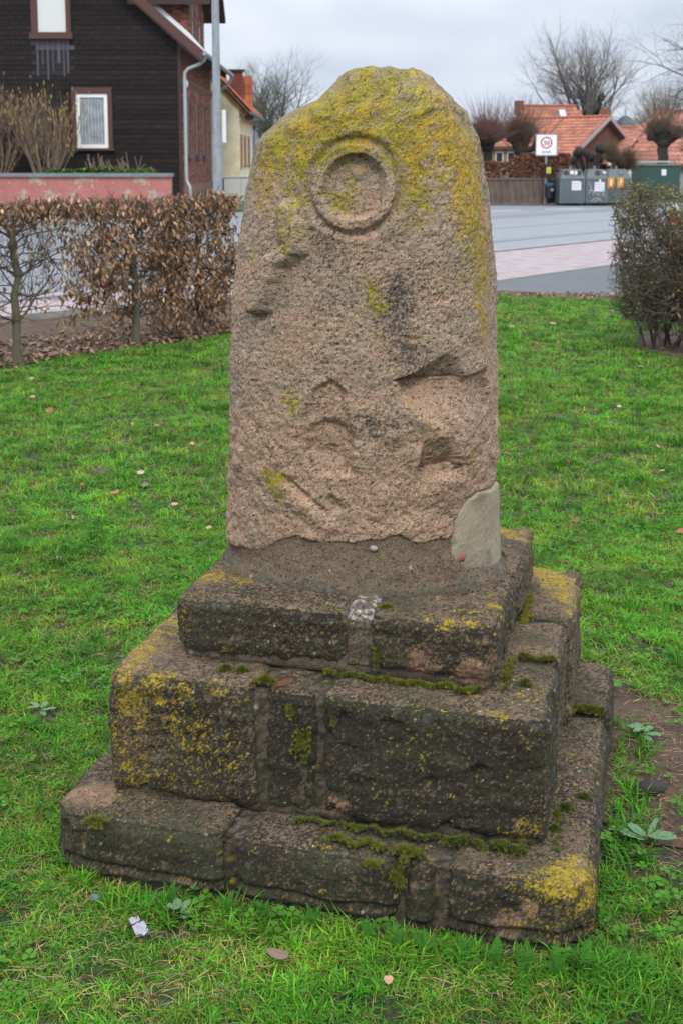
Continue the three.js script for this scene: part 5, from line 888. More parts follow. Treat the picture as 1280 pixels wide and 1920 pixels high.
// patches in surface coordinates: u = metres round the section from its front middle, y = height; then radius, strength
const YEL = [[-0.127, 1.687, 0.078, 0.8], [-0.173, 1.639, 0.052, 0.7], [-0.203, 1.597, 0.052, 0.6], [-0.08, 1.742, 0.052, 0.6], [-0.041, 1.782, 0.046, 0.5], [0.035, 1.79, 0.052, 0.6], [0.111, 1.785, 0.039, 0.7], [-0.036, 1.717, 0.052, 0.5], [0.029, 1.734, 0.052, 0.5], [-0.071, 1.627, 0.039, 0.6], [0.016, 1.644, 0.065, 0.7], [-0.04, 1.639, 0.033, 0.6], [-0.107, 1.567, 0.046, 0.7], [-0.11, 1.5, 0.039, 0.7], [-0.008, 1.501, 0.026, 0.8], [0.017, 1.513, 0.02, 0.7], [0.009, 1.561, 0.024, 0.5], [-0.034, 1.529, 0.018, 0.7], [0.144, 1.638, 0.039, 0.9], [0.16, 1.591, 0.033, 1.0], [0.151, 1.538, 0.037, 0.9], [0.182, 1.496, 0.033, 0.9], [0.16, 1.449, 0.024, 0.6], [0.098, 1.686, 0.039, 0.7], [0.12, 1.644, 0.033, 0.6], [-0.137, 1.433, 0.029, 0.8], [-0.09, 1.446, 0.018, 0.8], [-0.121, 1.403, 0.018, 0.6], [-0.228, 1.38, 0.013, 0.7], [-0.2, 1.356, 0.013, 0.6], [0.08, 1.279, 0.029, 0.7], [0.092, 1.274, 0.018, 0.8], [0.07, 1.316, 0.016, 0.7], [-0.058, 1.189, 0.013, 0.7], [-0.123, 1.067, 0.024, 0.9], [-0.11, 1.036, 0.016, 0.7], [-0.106, 1.024, 0.013, 0.9], [-0.16, 0.845, 0.031, 1.0], [-0.191, 0.867, 0.018, 0.8], [-0.151, 0.833, 0.024, 1.0], [-0.015, 0.82, 0.013, 0.8], [0.042, 0.913, 0.012, 0.7], [0.176, 1.048, 0.016, 0.7], [0.209, 1.01, 0.01, 0.7], [0.331, 0.923, 0.016, 0.9], [0.362, 0.937, 0.01, 0.7], [0.278, 0.873, 0.01, 0.5], [0.099, 1.207, 0.02, 0.5], [0.172, 1.196, 0.013, 0.5], [0.196, 1.202, 0.01, 0.6], [0.245, 1.663, 0.059, 1.0], [0.279, 1.603, 0.052, 1.0], [0.298, 1.542, 0.052, 1.0], [0.314, 1.482, 0.046, 0.9], [0.324, 1.421, 0.045, 0.9], [0.339, 1.334, 0.045, 0.75], [0.352, 1.259, 0.035, 0.65], [0.373, 1.207, 0.03, 0.6], [0.40, 1.33, 0.06, 0.7], [0.42, 1.22, 0.05, 0.5], [0.37, 1.12, 0.03, 0.4], [0.161, 1.722, 0.052, 0.8], [-0.231, 1.529, 0.033, 0.5], [-0.19, 1.493, 0.026, 0.4], [0.38, 1.52, 0.08, 0.9], [0.36, 1.62, 0.07, 0.9], [0.42, 1.4, 0.07, 0.7]];
const BLK = [[0.129, 1.292, 0.046, 0.8], [0.123, 1.244, 0.039, 0.7], [0.143, 1.195, 0.046, 0.7], [0.167, 1.159, 0.033, 0.8], [0.11, 0.997, 0.052, 0.7], [0.072, 0.996, 0.026, 0.7], [-0.037, 1.423, 0.039, 0.6], [-0.023, 1.387, 0.033, 0.5], [-0.047, 1.264, 0.039, 0.4], [0.201, 1.34, 0.033, 0.5], [0.134, 1.317, 0.026, 0.8], [0.096, 1.388, 0.052, 0.4], [-0.133, 1.494, 0.039, 0.4], [-0.216, 1.242, 0.026, 0.6], [0.004, 1.29, 0.052, 0.3], [0.239, 1.291, 0.039, 0.4], [-0.272, 1.096, 0.039, 0.4], [-0.094, 0.898, 0.039, 0.5], [0.056, 1.603, 0.039, 0.4], [-0.08, 1.555, 0.026, 0.5]];
const COL = [[-0.5, 0.63], [-0.367, 0.64], [-0.249, 0.663], [-0.196, 0.675], [-0.136, 0.711], [-0.097, 0.722], [-0.041, 0.713], [0.019, 0.713], [0.051, 0.721], [0.105, 0.726], [0.146, 0.743], [0.179, 0.721], [0.233, 0.724], [0.273, 0.726], [0.30, 0.70], [0.6, 0.64]];
const GREY = [[0.274, 0.57], [0.276, 0.683], [0.278, 0.724], [0.287, 0.792], [0.323, 0.819], [0.381, 0.825], [0.56, 0.80], [0.60, 0.57]];
const N1 = [[0.146, 1.107], [0.289, 1.11], [0.40, 1.118], [0.42, 1.03], [0.31, 0.995], [0.215, 0.985], [0.175, 1.06]];
const N1top = [[0.13, 1.108], [0.146, 1.112], [0.201, 1.143], [0.25, 1.175], [0.275, 1.160], [0.292, 1.114], [0.30, 1.11]];
const N2top = [[0.185, 0.90], [0.198, 0.955], [0.206, 0.975], [0.235, 0.985], [0.272, 0.975], [0.284, 0.915], [0.30, 0.91]];
const SPA = [[-0.016, 1.098], [0.012, 1.075], [0.018, 1.04], [0.034, 0.972], [0.028, 0.886], [-0.055, 0.868], [-0.10, 0.93], [-0.085, 1.02], [-0.056, 1.08]];
const SPB = [[-0.07, 0.985], [-0.03, 1.003], [0.015, 0.99], [0.033, 0.955], [0.026, 0.888], [-0.05, 0.872], [-0.09, 0.92]];
// relief of the pillar: metres outwards
function relief(u, y) {
  const w = 0.008 * pn(u * 40, y * 40, 3), w2 = 0.006 * fbm(u * 28, y * 28, 7, 2);
  let d = 0.008 * fbm(u * 9, y * 9, 1.5, 2) + 0.0035 * fbm(u * 38, y * 38, 2.5, 2) + 0.0024 * pn(u * 130, y * 130, 4.5) + 0.0011 * pn(u * 240, y * 240, 5.5);
  // top: broken and furrowed
  const tp = sstep(1.60, 1.74, y); d += tp * (0.024 * fbm(u * 13 + 2, y * 13, 6.5, 2) + 0.015 * (1 - Math.abs(pn(u * 18 + y * 12, y * 20, 8.5))) - 0.006);
  // carved ring
  const rr = Math.hypot((u - 0.025) * 1.03, y - 1.543) + w * 0.45;
  d += -0.017 * sstep(0.076, 0.066, rr) + 0.011 * sstep(0.066, 0.076, rr) * sstep(0.104, 0.092, rr) - 0.006 * sstep(0.096, 0.104, rr) * sstep(0.122, 0.112, rr) + 0.005 * sstep(0.022, 0.0, Math.hypot(u - 0.03, y - 1.57));
  d += 0.006 * sstep(0.17, 0.11, rr) * sstep(0.108, 0.116, rr);
  // the worn raised arm to the left below the ring
  const arm = Math.min(sdSeg(-0.125, 1.485, -0.100, 1.410, u, y) - 0.024, sdSeg(-0.104, 1.408, -0.158, 1.360, u, y) - 0.020, sdSeg(-0.160, 1.360, -0.200, 1.272, u, y) - 0.027) + w * 0.6;
  d += 0.034 * sstep(0.011, -0.012, arm);
  const und = sdSeg(-0.205, 1.238, -0.175, 1.246, u, y); d -= 0.010 * sstep(0.014, 0.0, und + w * 0.3);
  d -= 0.007 * sstep(0.012, 0, sdSeg(-0.068, 1.445, -0.088, 1.400, u, y) + w * 0.3);
  // spalls on the right
  const s1 = sdPoly(N1, u, y) + w2;
  d -= 0.020 * sstep(0.010, -0.006, s1) * sstep(0.985, 1.07, y);
  if (u > 0.13 && u < 0.30) { const T = interp(N1top, u) + w2, B = interp([[0.146, 1.105], [0.289, 1.111]], u) + w2 * 0.4; if (y < T && y > B) d -= 0.050 * (T - y) / Math.max(0.008, T - B); else if (y <= B) d -= 0.050 * sstep(0.075, 0, B - y) * sstep(0.13, 0.16, u) * sstep(0.30, 0.285, u) * 0.5 + 0.0; }
  if (u > 0.185 && u < 0.31) { const T = interp(N2top, u) + w2, B = interp([[0.198, 0.888], [0.284, 0.910]], u) + w2 * 0.4, e = sstep(0.185, 0.205, u) * sstep(0.305, 0.285, u); if (y < T && y > B) d -= e * 0.046 * (T - y) / Math.max(0.02, T - B); else if (y <= B) d -= e * 0.046 * sstep(0.05, 0, B - y) * 0.45; }
  d += 0.010 * sstep(0.02, -0.01, sdSeg(0.185, 1.03, 0.235, 0.985, u, y) - 0.012 + w2);
  // spalls left of the middle
  const w3 = 0.016 * fbm(u * 14, y * 14, 21, 3) + 0.006 * pn(u * 60, y * 60, 22);
  d += sstep(1.12, 0.98, y) * (0.013 * Math.abs(fbm(u * 8 + 3, y * 10, 23, 2)) + 0.007 * Math.abs(pn(u * 22, y * 26, 24)) - 0.006);
  d -= 0.014 * sstep(0.006, -0.004, sdPoly(SPA, u, y) + w3) + 0.015 * sstep(0.008, -0.006, sdPoly(SPB, u, y) + w3 * 0.9) * sstep(0.865, 0.94, y + 0.5 * u + 0.02);
  d -= 0.011 * sstep(0.012, 0.0, sdSeg(-0.135, 0.86, -0.035, 0.79, u, y) + w2 * 0.7); d += 0.008 * sstep(0.035, 0.0, sdSeg(-0.15, 0.835, -0.06, 0.775, u, y) + w2);
  d -= 0.012 * sstep(0.02, 0, sdSeg(-0.015, 0.815, 0.0, 0.80, u, y) + w2);
  d += 0.006 * fbm(u * 17, y * 17, 3.3, 3) * sstep(1.08, 0.95, y);
  // pits of coarse weathered grain
  const pit = Math.max(dots(u, y, 0.5, 0.011, 0.34, 0.34), dots(u + 0.4, y, 1.5, 0.007, 0.30, 0.36) * 0.6) * sstep(1.62, 1.45, y); d -= 0.0045 * pit;
  return [d, pit];
}
const edgeCol = (u, y) => interp(COL, u) + 0.012 * fbm(u * 22, y * 22, 9, 3) - y;   // > 0 below the broken lower edge
function pillarColour(u, y, pit, d) {
  const a = fbm(u * 8, y * 8, 11, 3), b = fbm(u * 34, y * 34, 12, 2), g = pn(u * 300, y * 300, 13), g2 = pn(u * 140, y * 140, 14), k = 1 + 0.14 * a + 0.16 * b + 0.26 * g + 0.14 * g2;
  const pk = sstep(-0.15, 0.35, a + 0.4 * (y < 1.0 ? 1 : 0) + 0.3 * b);
  let c = [mix(0.57, 0.62, pk) * k, mix(0.43, 0.415, pk) * k, mix(0.305, 0.280, pk) * k];
  const fresh = Math.max(sstep(0.01, -0.01, sdPoly(N1, u, y) + 0.01 * b), sstep(0.01, -0.01, sdPoly(SPA, u, y) + 0.01 * b)); c = [mix(c[0], 0.62 * k, fresh * 0.7), mix(c[1], 0.41 * k, fresh * 0.7), mix(c[2], 0.28 * k, fresh * 0.7)];
  const dk = sstep(0.25, 0.6, g2 * 0.6 + g * 0.5 + 0.35 * fbm(u * 11, y * 11, 15, 2)); c = c.map((v, i) => mix(v, [0.10, 0.09, 0.075][i], dk * 0.75));
  c = c.map((v, i) => mix(v, [0.10, 0.09, 0.075][i], pit * 0.65));  // dirt and shade of the pits, painted into the stone colour
  let B = 0; for (const [bu, by, br, s] of BLK) { const q = ((u - bu) ** 2 + (y - by) ** 2) / (br * br); if (q < 5) B += s * Math.exp(-q * 0.8); }
  B = sstep(0.34, 0.54, (1 - Math.exp(-1.2 * B)) * 0.66 + 0.30 * b + 0.55 * g2 + 0.45 * g); c = c.map((v, i) => mix(v, [0.065, 0.070, 0.066][i] * (1 + 0.6 * g), B * 0.85));
  const ft = fresh > 0.5 ? 0 : 1;
  const gw = dots(u, y, 2.5, 0.006, 0.22 * sstep(0.0, 0.3, a + 0.9 * sstep(0.15, 0.28, u) * sstep(1.1, 1.3, y)), 0.36); c = c.map((v, i) => mix(v, [0.62, 0.66, 0.62][i], gw * 0.65));
  const gb = sstep(0.16, 0.36, b * 0.8 + 0.35 * g2 + 0.5 * sstep(0.18, 0.26, u) * sstep(1.05, 1.35, y) - 0.22) * 0.65; c = c.map((v, i) => mix(v, [0.25, 0.235, 0.165][i] * (1 + 0.5 * g), gb * 0.8));
  const ol = sstep(0.20, 0.50, 0.9 * sstep(1.42, 1.68, y) + 0.5 * b + 0.4 * a + 0.2 * g2 - 0.28 - 0.35 * sstep(0.075, 0.055, Math.hypot(u - 0.025, y - 1.543))); c = c.map((v, i) => mix(v, [0.27, 0.235, 0.085][i] * k, ol * 0.6));
  let L = 0; for (const [lu, ly, lr, s] of YEL) { const q = ((u - lu) ** 2 + (y - ly) ** 2) / (lr * lr); if (q < 5) L += s * Math.exp(-q * 0.8); }
  L = sstep(0.36, 0.60, (1 - Math.exp(-1.3 * L)) * 0.74 + 0.42 * b + 0.40 * g2 + 0.26 * g + 0.16 * a); const yo = sstep(-0.1, 0.4, a + sstep(0.1, 0.3, u) * 0.4), yk = 1 + 0.45 * g + 0.35 * b; c = c.map((v, i) => mix(v, [mix(0.40, 0.56, yo), mix(0.335, 0.365, yo), 0.020][i] * yk, L * 0.9));
  const yd = dots(u, y + 0.3, 3.5, 0.014, 0.10 + 0.15 * sstep(1.2, 1.6, y), 0.34) * ft; c = c.map((v, i) => mix(v, [0.50, 0.38, 0.035][i], yd * 0.65));
  const wh = dots(u, y, 7.5, 0.02, 0.03, 0.2); return c.map((v, i) => mix(v, 0.9, wh));
}
// angles round the section: close together where the front and the right flank are, wide at the back
const PHI = (() => { const L = []; let p = -Math.PI; while (p < Math.PI) { L.push(p); const r = secR(p, 0.32, 0.25, 0.38, 2.8); p += (p > -1.95 && p < 2.2 ? 0.0031 : 0.02) / Math.hypot(r, (secR(p + 0.001, 0.32, 0.25, 0.38, 2.8) - r) / 0.001); } L.push(Math.PI); return L; })();
const rowOf = (y) => { const nn = interp([[0.6, 2.2], [1.0, 2.8]], y), cx = interp(PT, y, 1), a = interp(PT, y, 2), b = interp(PT, y, 3), d = interp(PT, y, 4), rs = PHI.map((p) => secR(p, a, b, d, nn)), us = new Float32Array(PHI.length), i0 = PHI.findIndex((p) => p >= 0); for (const s of [1, -1]) for (let i = i0 + s, l = 0; i >= 0 && i < PHI.length; i += s) { const A = PHI[i - s], B = PHI[i]; l += Math.hypot(rs[i] * Math.sin(B) - rs[i - s] * Math.sin(A), rs[i] * Math.cos(B) - rs[i - s] * Math.cos(A)); us[i] = s * l; } return { cx, rs, us }; };
const smoothMat = new THREE.MeshStandardMaterial({ vertexColors: true, roughness: 0.96, bumpMap: gritBump, bumpScale: 0.0025 }); smoothMat.color.setRGB(0.6, 0.6, 0.6);
function skin(name, parent, ys, off, colour, cap, mat) {
  const pos = [], col = [], uv = [], idx = [], n = PHI.length; let rows = 0;
  for (const y of ys) { const R = rowOf(y); for (let i = 0; i < n; i++) { const u = R.us[i], [d, pit] = off(u, y), r = R.rs[i] + d; pos.push(R.cx + r * Math.sin(PHI[i]), y, -0.02 + r * Math.cos(PHI[i])); col.push(...colour(u, y, pit, d)); uv.push(u, y); } rows++; }
  if (cap) { const y0 = ys[ys.length - 1], R = rowOf(y0); for (let j = 1; j <= 34; j++) { const t = 1 - j / 34; for (let i = 0; i < n; i++) { const [d] = off(R.us[i], y0), r = (R.rs[i] + d * t) * t, x = R.cx + r * Math.sin(PHI[i]), z = -0.02 + r * Math.cos(PHI[i]), y = y0 + 0.012 * (1 - t * t) + 0.013 * fbm(x * 15, z * 15, 3, 2) * (1 - t) + 0.003 * fbm(x * 50, z * 50, 4, 2) * (1 - t) + 0.010 * fbm(x * 26 + 9, z * 26, 7, 2) * sstep(0, 0.3, 1 - t) + (0.013 * Math.exp(-(((x - 0.118) / 0.028) ** 2)) - 0.012 * Math.exp(-(((x - 0.082) / 0.016) ** 2))) * sstep(0, 0.25, 1 - t); pos.push(x, y, z); const uu = x - R.cx, yy = y0 + 0.13 * (1 - t); col.push(...colour(uu, Math.min(1.80, yy), 0, 0)); uv.push(x, z); } rows++; } }
  for (let j = 0; j + 1 < rows; j++) for (let i = 0; i + 1 < n; i++) { const A = j * n + i; idx.push(A, A + 1, A + n + 1, A, A + n + 1, A + n); }
  const g = new THREE.BufferGeometry(); g.setAttribute('position', new THREE.Float32BufferAttribute(pos, 3)); g.setAttribute('color', new THREE.Float32BufferAttribute(col, 3)); g.setAttribute('uv', new THREE.Float32BufferAttribute(uv, 2)); g.setIndex(idx); g.computeVertexNormals();
  return mesh(name, g, mat ?? stoneMat, parent);
}
const span = (a, b, s) => { const L = []; for (let y = a; y < b; y += s) L.push(y); L.push(b); return L; };
const pillar = skin('pillar', mon, span(0.585, 1.8094, 0.0031), (u, y) => {
  const [d, pit] = relief(u, y), e = edgeCol(u, y), gy = -sdPoly(GREY, u, y) + 0.012 * fbm(u * 26, y * 26, 2, 3);
  return [d - 0.035 * sstep(-0.003, 0.008, Math.max(e, gy)), pit];
}, pillarColour, true);
// mortar bedding round its foot, and the pale concrete repair at the right
skin('mortar_collar', pillar, span(0.585, 0.765, 0.0035), (u, y) => {
  const e = edgeCol(u, y), b = 0.004 * fbm(u * 22, y * 22, 5, 2) + 0.0015 * fbm(u * 90, y * 90, 6, 2);
  return [-0.052 + 0.045 * sstep(-0.03, -0.005, e) + 0.022 * sstep(0.0, 0.10, e) + 0.012 * sstep(0.635, 0.60, y) + b + 0.003 * dots(u, y, 4.5, 0.018, 0.25, 0.4), 0];
}, (u, y) => { const g = pn(u * 300, y * 300, 21), b = fbm(u * 30, y * 30, 22, 2), a = fbm(u * 7, y * 12, 23, 3), k = 1 + 0.25 * g + 0.2 * b + 0.15 * a; let c = [0.24 * k, 0.178 * k, 0.112 * k];
  const bl = sstep(0.1, 0.42, a * 0.8 + 0.5 * b + 0.35 * g + 0.45 * sstep(0.66, 0.60, y + 0.04 * a) - 0.12); c = c.map((v, i) => mix(v, [0.105, 0.105, 0.08][i] * k, bl * 0.75)); const w = Math.max(dots(u, y, 5.5, 0.014, 0.16, 0.3), dots(u, y, 6.5, 0.03, 0.06, 0.22)); c = c.map((v, i) => mix(v, [0.75, 0.72, 0.66][i], w * 0.7)); return c; });
skin('concrete_repair', pillar, span(0.585, 0.84, 0.0035), (u, y) => { const s = -sdPoly(GREY, u, y) + 0.012 * fbm(u * 26, y * 26, 2, 3); return [-0.06 + 0.062 * sstep(-0.012, 0.002, s) + 0.002 * sstep(0, 0.01, s) + 0.0036 * fbm(u * 20, y * 20, 8, 3) - 0.002 * dots(u, y, 8.5, 0.009, 0.22, 0.25), 0]; },
  (u, y) => { const g = pn(u * 300, y * 300, 31), b = fbm(u * 24, y * 24, 32, 2), a = fbm(u * 7, y * 7, 33, 2), k = 1 + 0.32 * g + 0.20 * b + 0.25 * a + 0.2 * pn(u * 120, y * 120, 35); let c = [0.52 * k, 0.44 * k, 0.31 * k]; const p = dots(u, y, 8.5, 0.009, 0.22, 0.25); c = c.map((v) => mix(v, 0.12, p * 0.7)); const bl = sstep(0.1, 0.4, b + 0.5 * g + 0.35 * a + 0.7 * sstep(0.74, 0.60, y + 0.08 * a) - 0.35); c = c.map((v, i) => mix(v, [0.16, 0.165, 0.15][i] * k, bl * 0.7)); const w = dots(u, y, 9.5, 0.02, 0.07, 0.3); return c.map((v) => mix(v, 0.85, w)); }, false, smoothMat);
{ // a red chip of stone set in the mortar
  const m = new MB().ball(V(0, 0, 0), 0.013, 1.4, 0.9, 0.5, 6, 0.5); const o = m.build('stone_chip', std(0.26, 0.09, 0.055, 0.95), pillar); o.position.set(0.252, 0.675, 0.152); o.rotation.set(0, 0.6, 0.4);
  const o2 = new MB().ball(V(0, 0, 0), 0.009, 1.2, 0.8, 0.8, 6, 0.5).build('stone_chip', std(0.30, 0.28, 0.25, 0.95), pillar); o2.position.set(0.062, 0.708, 0.232);
}
{ // moss along the joints
  const sprig = (() => { const m = new MB(); for (let k = 0; k < 5; k++) { const a = k * 1.257, c = Math.cos(a), s = Math.sin(a); m.poly(V(-s * 0.0014, 0, c * 0.0014), V(s * 0.0014, 0, -c * 0.0014), V(c * 0.0045, 0.0075, s * 0.0045)); } return m.geo(); })();
  const r = mulberry(900), ms = [], cs = [];
  const put = (p, nrm, k) => { const q = new THREE.Quaternion().setFromUnitVectors(V(0, 1, 0), V().copy(nrm).add(rv(r, 0.9)).normalize()), s = mix(0.7, 1.5, r()); ms.push(place(p, q, V(s, s, s))); const t = 0.35 + 0.95 * r(); cs.push([mix(0.085, 0.24, k) * t, mix(0.12, 0.22, k) * t, 0.014 * t]); };
  const UP = V(0, 1, 0), FR = V(0, 0, 1);
  const line = (a, b, w, n, nrm, k, h = 0.004) => { for (let i = 0; i < n; i++) { const t = r(), p = V().lerpVectors(a, b, t); const den = fbm(p.x * 45, p.y * 45, p.z * 45, 2); if (den < -0.22 + 0.25 * Math.sin(p.x * 61 + p.z * 47) * 0.5) continue; const x = (r() + r() + r() - 1.5) * w * (0.35 + 0.9 * Math.max(0, 0.5 + fbm(p.x * 28, p.y * 28, p.z * 28 + 5, 2))) * (r() < 0.12 ? 2.2 : 1); const wv = 0.006 * Math.sin(p.x * 90) + 0.008 * pn(p.x * 30, p.z * 30, 2), ax = (b.x - a.x) ** 2 > (b.z - a.z) ** 2; if (nrm === UP) p.add(V(ax ? 0 : wv, 0, ax ? wv : 0)); p.add(nrm === UP ? V((b.x - a.x) ** 2 > (b.z - a.z) ** 2 ? 0 : x, Math.max(0, h * (1 - Math.abs(x) / w)) * (0.3 + 1.2 * r() * Math.max(0, 0.5 + den)) + 0.0005, (b.x - a.x) ** 2 > (b.z - a.z) ** 2 ? x : 0) : V(x, 0, 0.003)); put(p, nrm, k); } };
  const spot = (p, rad, n, nrm, k, h = 0.012) => { for (let i = 0; i < n; i++) { const a = r() * 6.28, d = Math.pow(r(), 0.75) * rad * (0.85 + 0.9 * pn(Math.cos(a) * 1.4 + p.x * 40, Math.sin(a) * 1.4 + p.z * 40, 1)) * (r() < 0.15 ? 1.7 : 1); const q = V().copy(p).add(nrm === UP ? V(Math.cos(a) * d, Math.max(0, h * 0.6 * (1 - (d / rad) ** 2)) * (0.5 + r()), Math.sin(a) * d * 0.7) : V(Math.cos(a) * d * 0.5, Math.sin(a) * d, 0.004)); put(q, nrm, k); } };
  line(V(-0.02, H2, Z3 + 0.004), V(0.34, H2, Z3 + 0.012), 0.008, 1100, UP, 0.35); spot(LT(498, 1280, H2), 0.02, 350, UP, 0.5); spot(LT(455, 1262, H2), 0.014, 160, UP, 0.2); spot(LT(425, 1258, H2), 0.013, 140, UP, 0.2);
  line(V(-0.055, H1, Z2 + 0.012), V(0.47, H1 + 0.004, Z2 + 0.020), 0.009, 900, UP, 0.15); line(V(0.28, H1 + 0.006, Z2 + 0.02), V(0.45, H1 + 0.008, Z2 + 0.022), 0.013, 800, UP, 0.08, 0.010);
  line(V(0.03, H1, 0.545), V(0.16, H1, 0.55), 0.012, 400, UP, 0.3); spot(LT(700, 1625, H1), 0.02, 200, UP, 0.4, 0.006); spot(LT(760, 1600, H1), 0.03, 500, UP, 0.3); spot(V(0.2, 0.13, Z1 + 0.002), 0.03, 350, FR, 0.3);
  spot(LT(178, 1545, H1), 0.022, 420, UP, 0.4); spot(LF(570, 1385, Z2), 0.03, 260, FR, 0.3); spot(LF(573, 1420, Z2), 0.012, 80, FR, 0.3); spot(LF(545, 1330, Z2), 0.02, 60, FR, 0.5); spot(LF(628, 1350, Z2), 0.01, 40, FR, 0.3);
  line(V(0.50, H1 + 0.004, -0.207), V(0.59, H1 + 0.004, -0.207), 0.016, 620, UP, 0.35, 0.012); spot(LT(1095, 1500, H1), 0.012, 140, UP, 0.2); spot(LT(1060, 1520, H1), 0.018, 240, UP, 0.05); spot(LT(1040, 1560, H1), 0.014, 160, UP, 0.15); line(V(0.505, H1, 0.30), V(0.505, H1, 0.49), 0.008, 320, UP, 0.25);
  line(V(0.385, H2, -0.22), V(0.387, H2, -0.02), 0.008, 500, UP, 0.8); line(V(0.40, H2, 0.176), V(0.48, H2, 0.176), 0.006, 300, UP, 0.4); line(V(0.383, H2, 0.2), V(0.388, H2, 0.36), 0.008, 260, UP, 0.4); spot(LT(985, 1285, H2), 0.012, 120, UP, 0.3);
  spot(LT(490, 1084, H3), 0.010, 90, UP, 0.2); spot(LT(462, 1072, H3), 0.008, 60, UP, 0.2); spot(LT(905, 1092, H3), 0.014, 140, UP, 0.2); spot(LT(938, 1045, H3), 0.012, 120, UP, 0.5); spot(LT(725, 1140, H3), 0.012, 100, UP, 0.5, 0.004); spot(LF(706, 1230, Z3), 0.02, 110, FR, 0.3);
  inst('moss', sprig, M.leaf, ms, cs, mon);
}

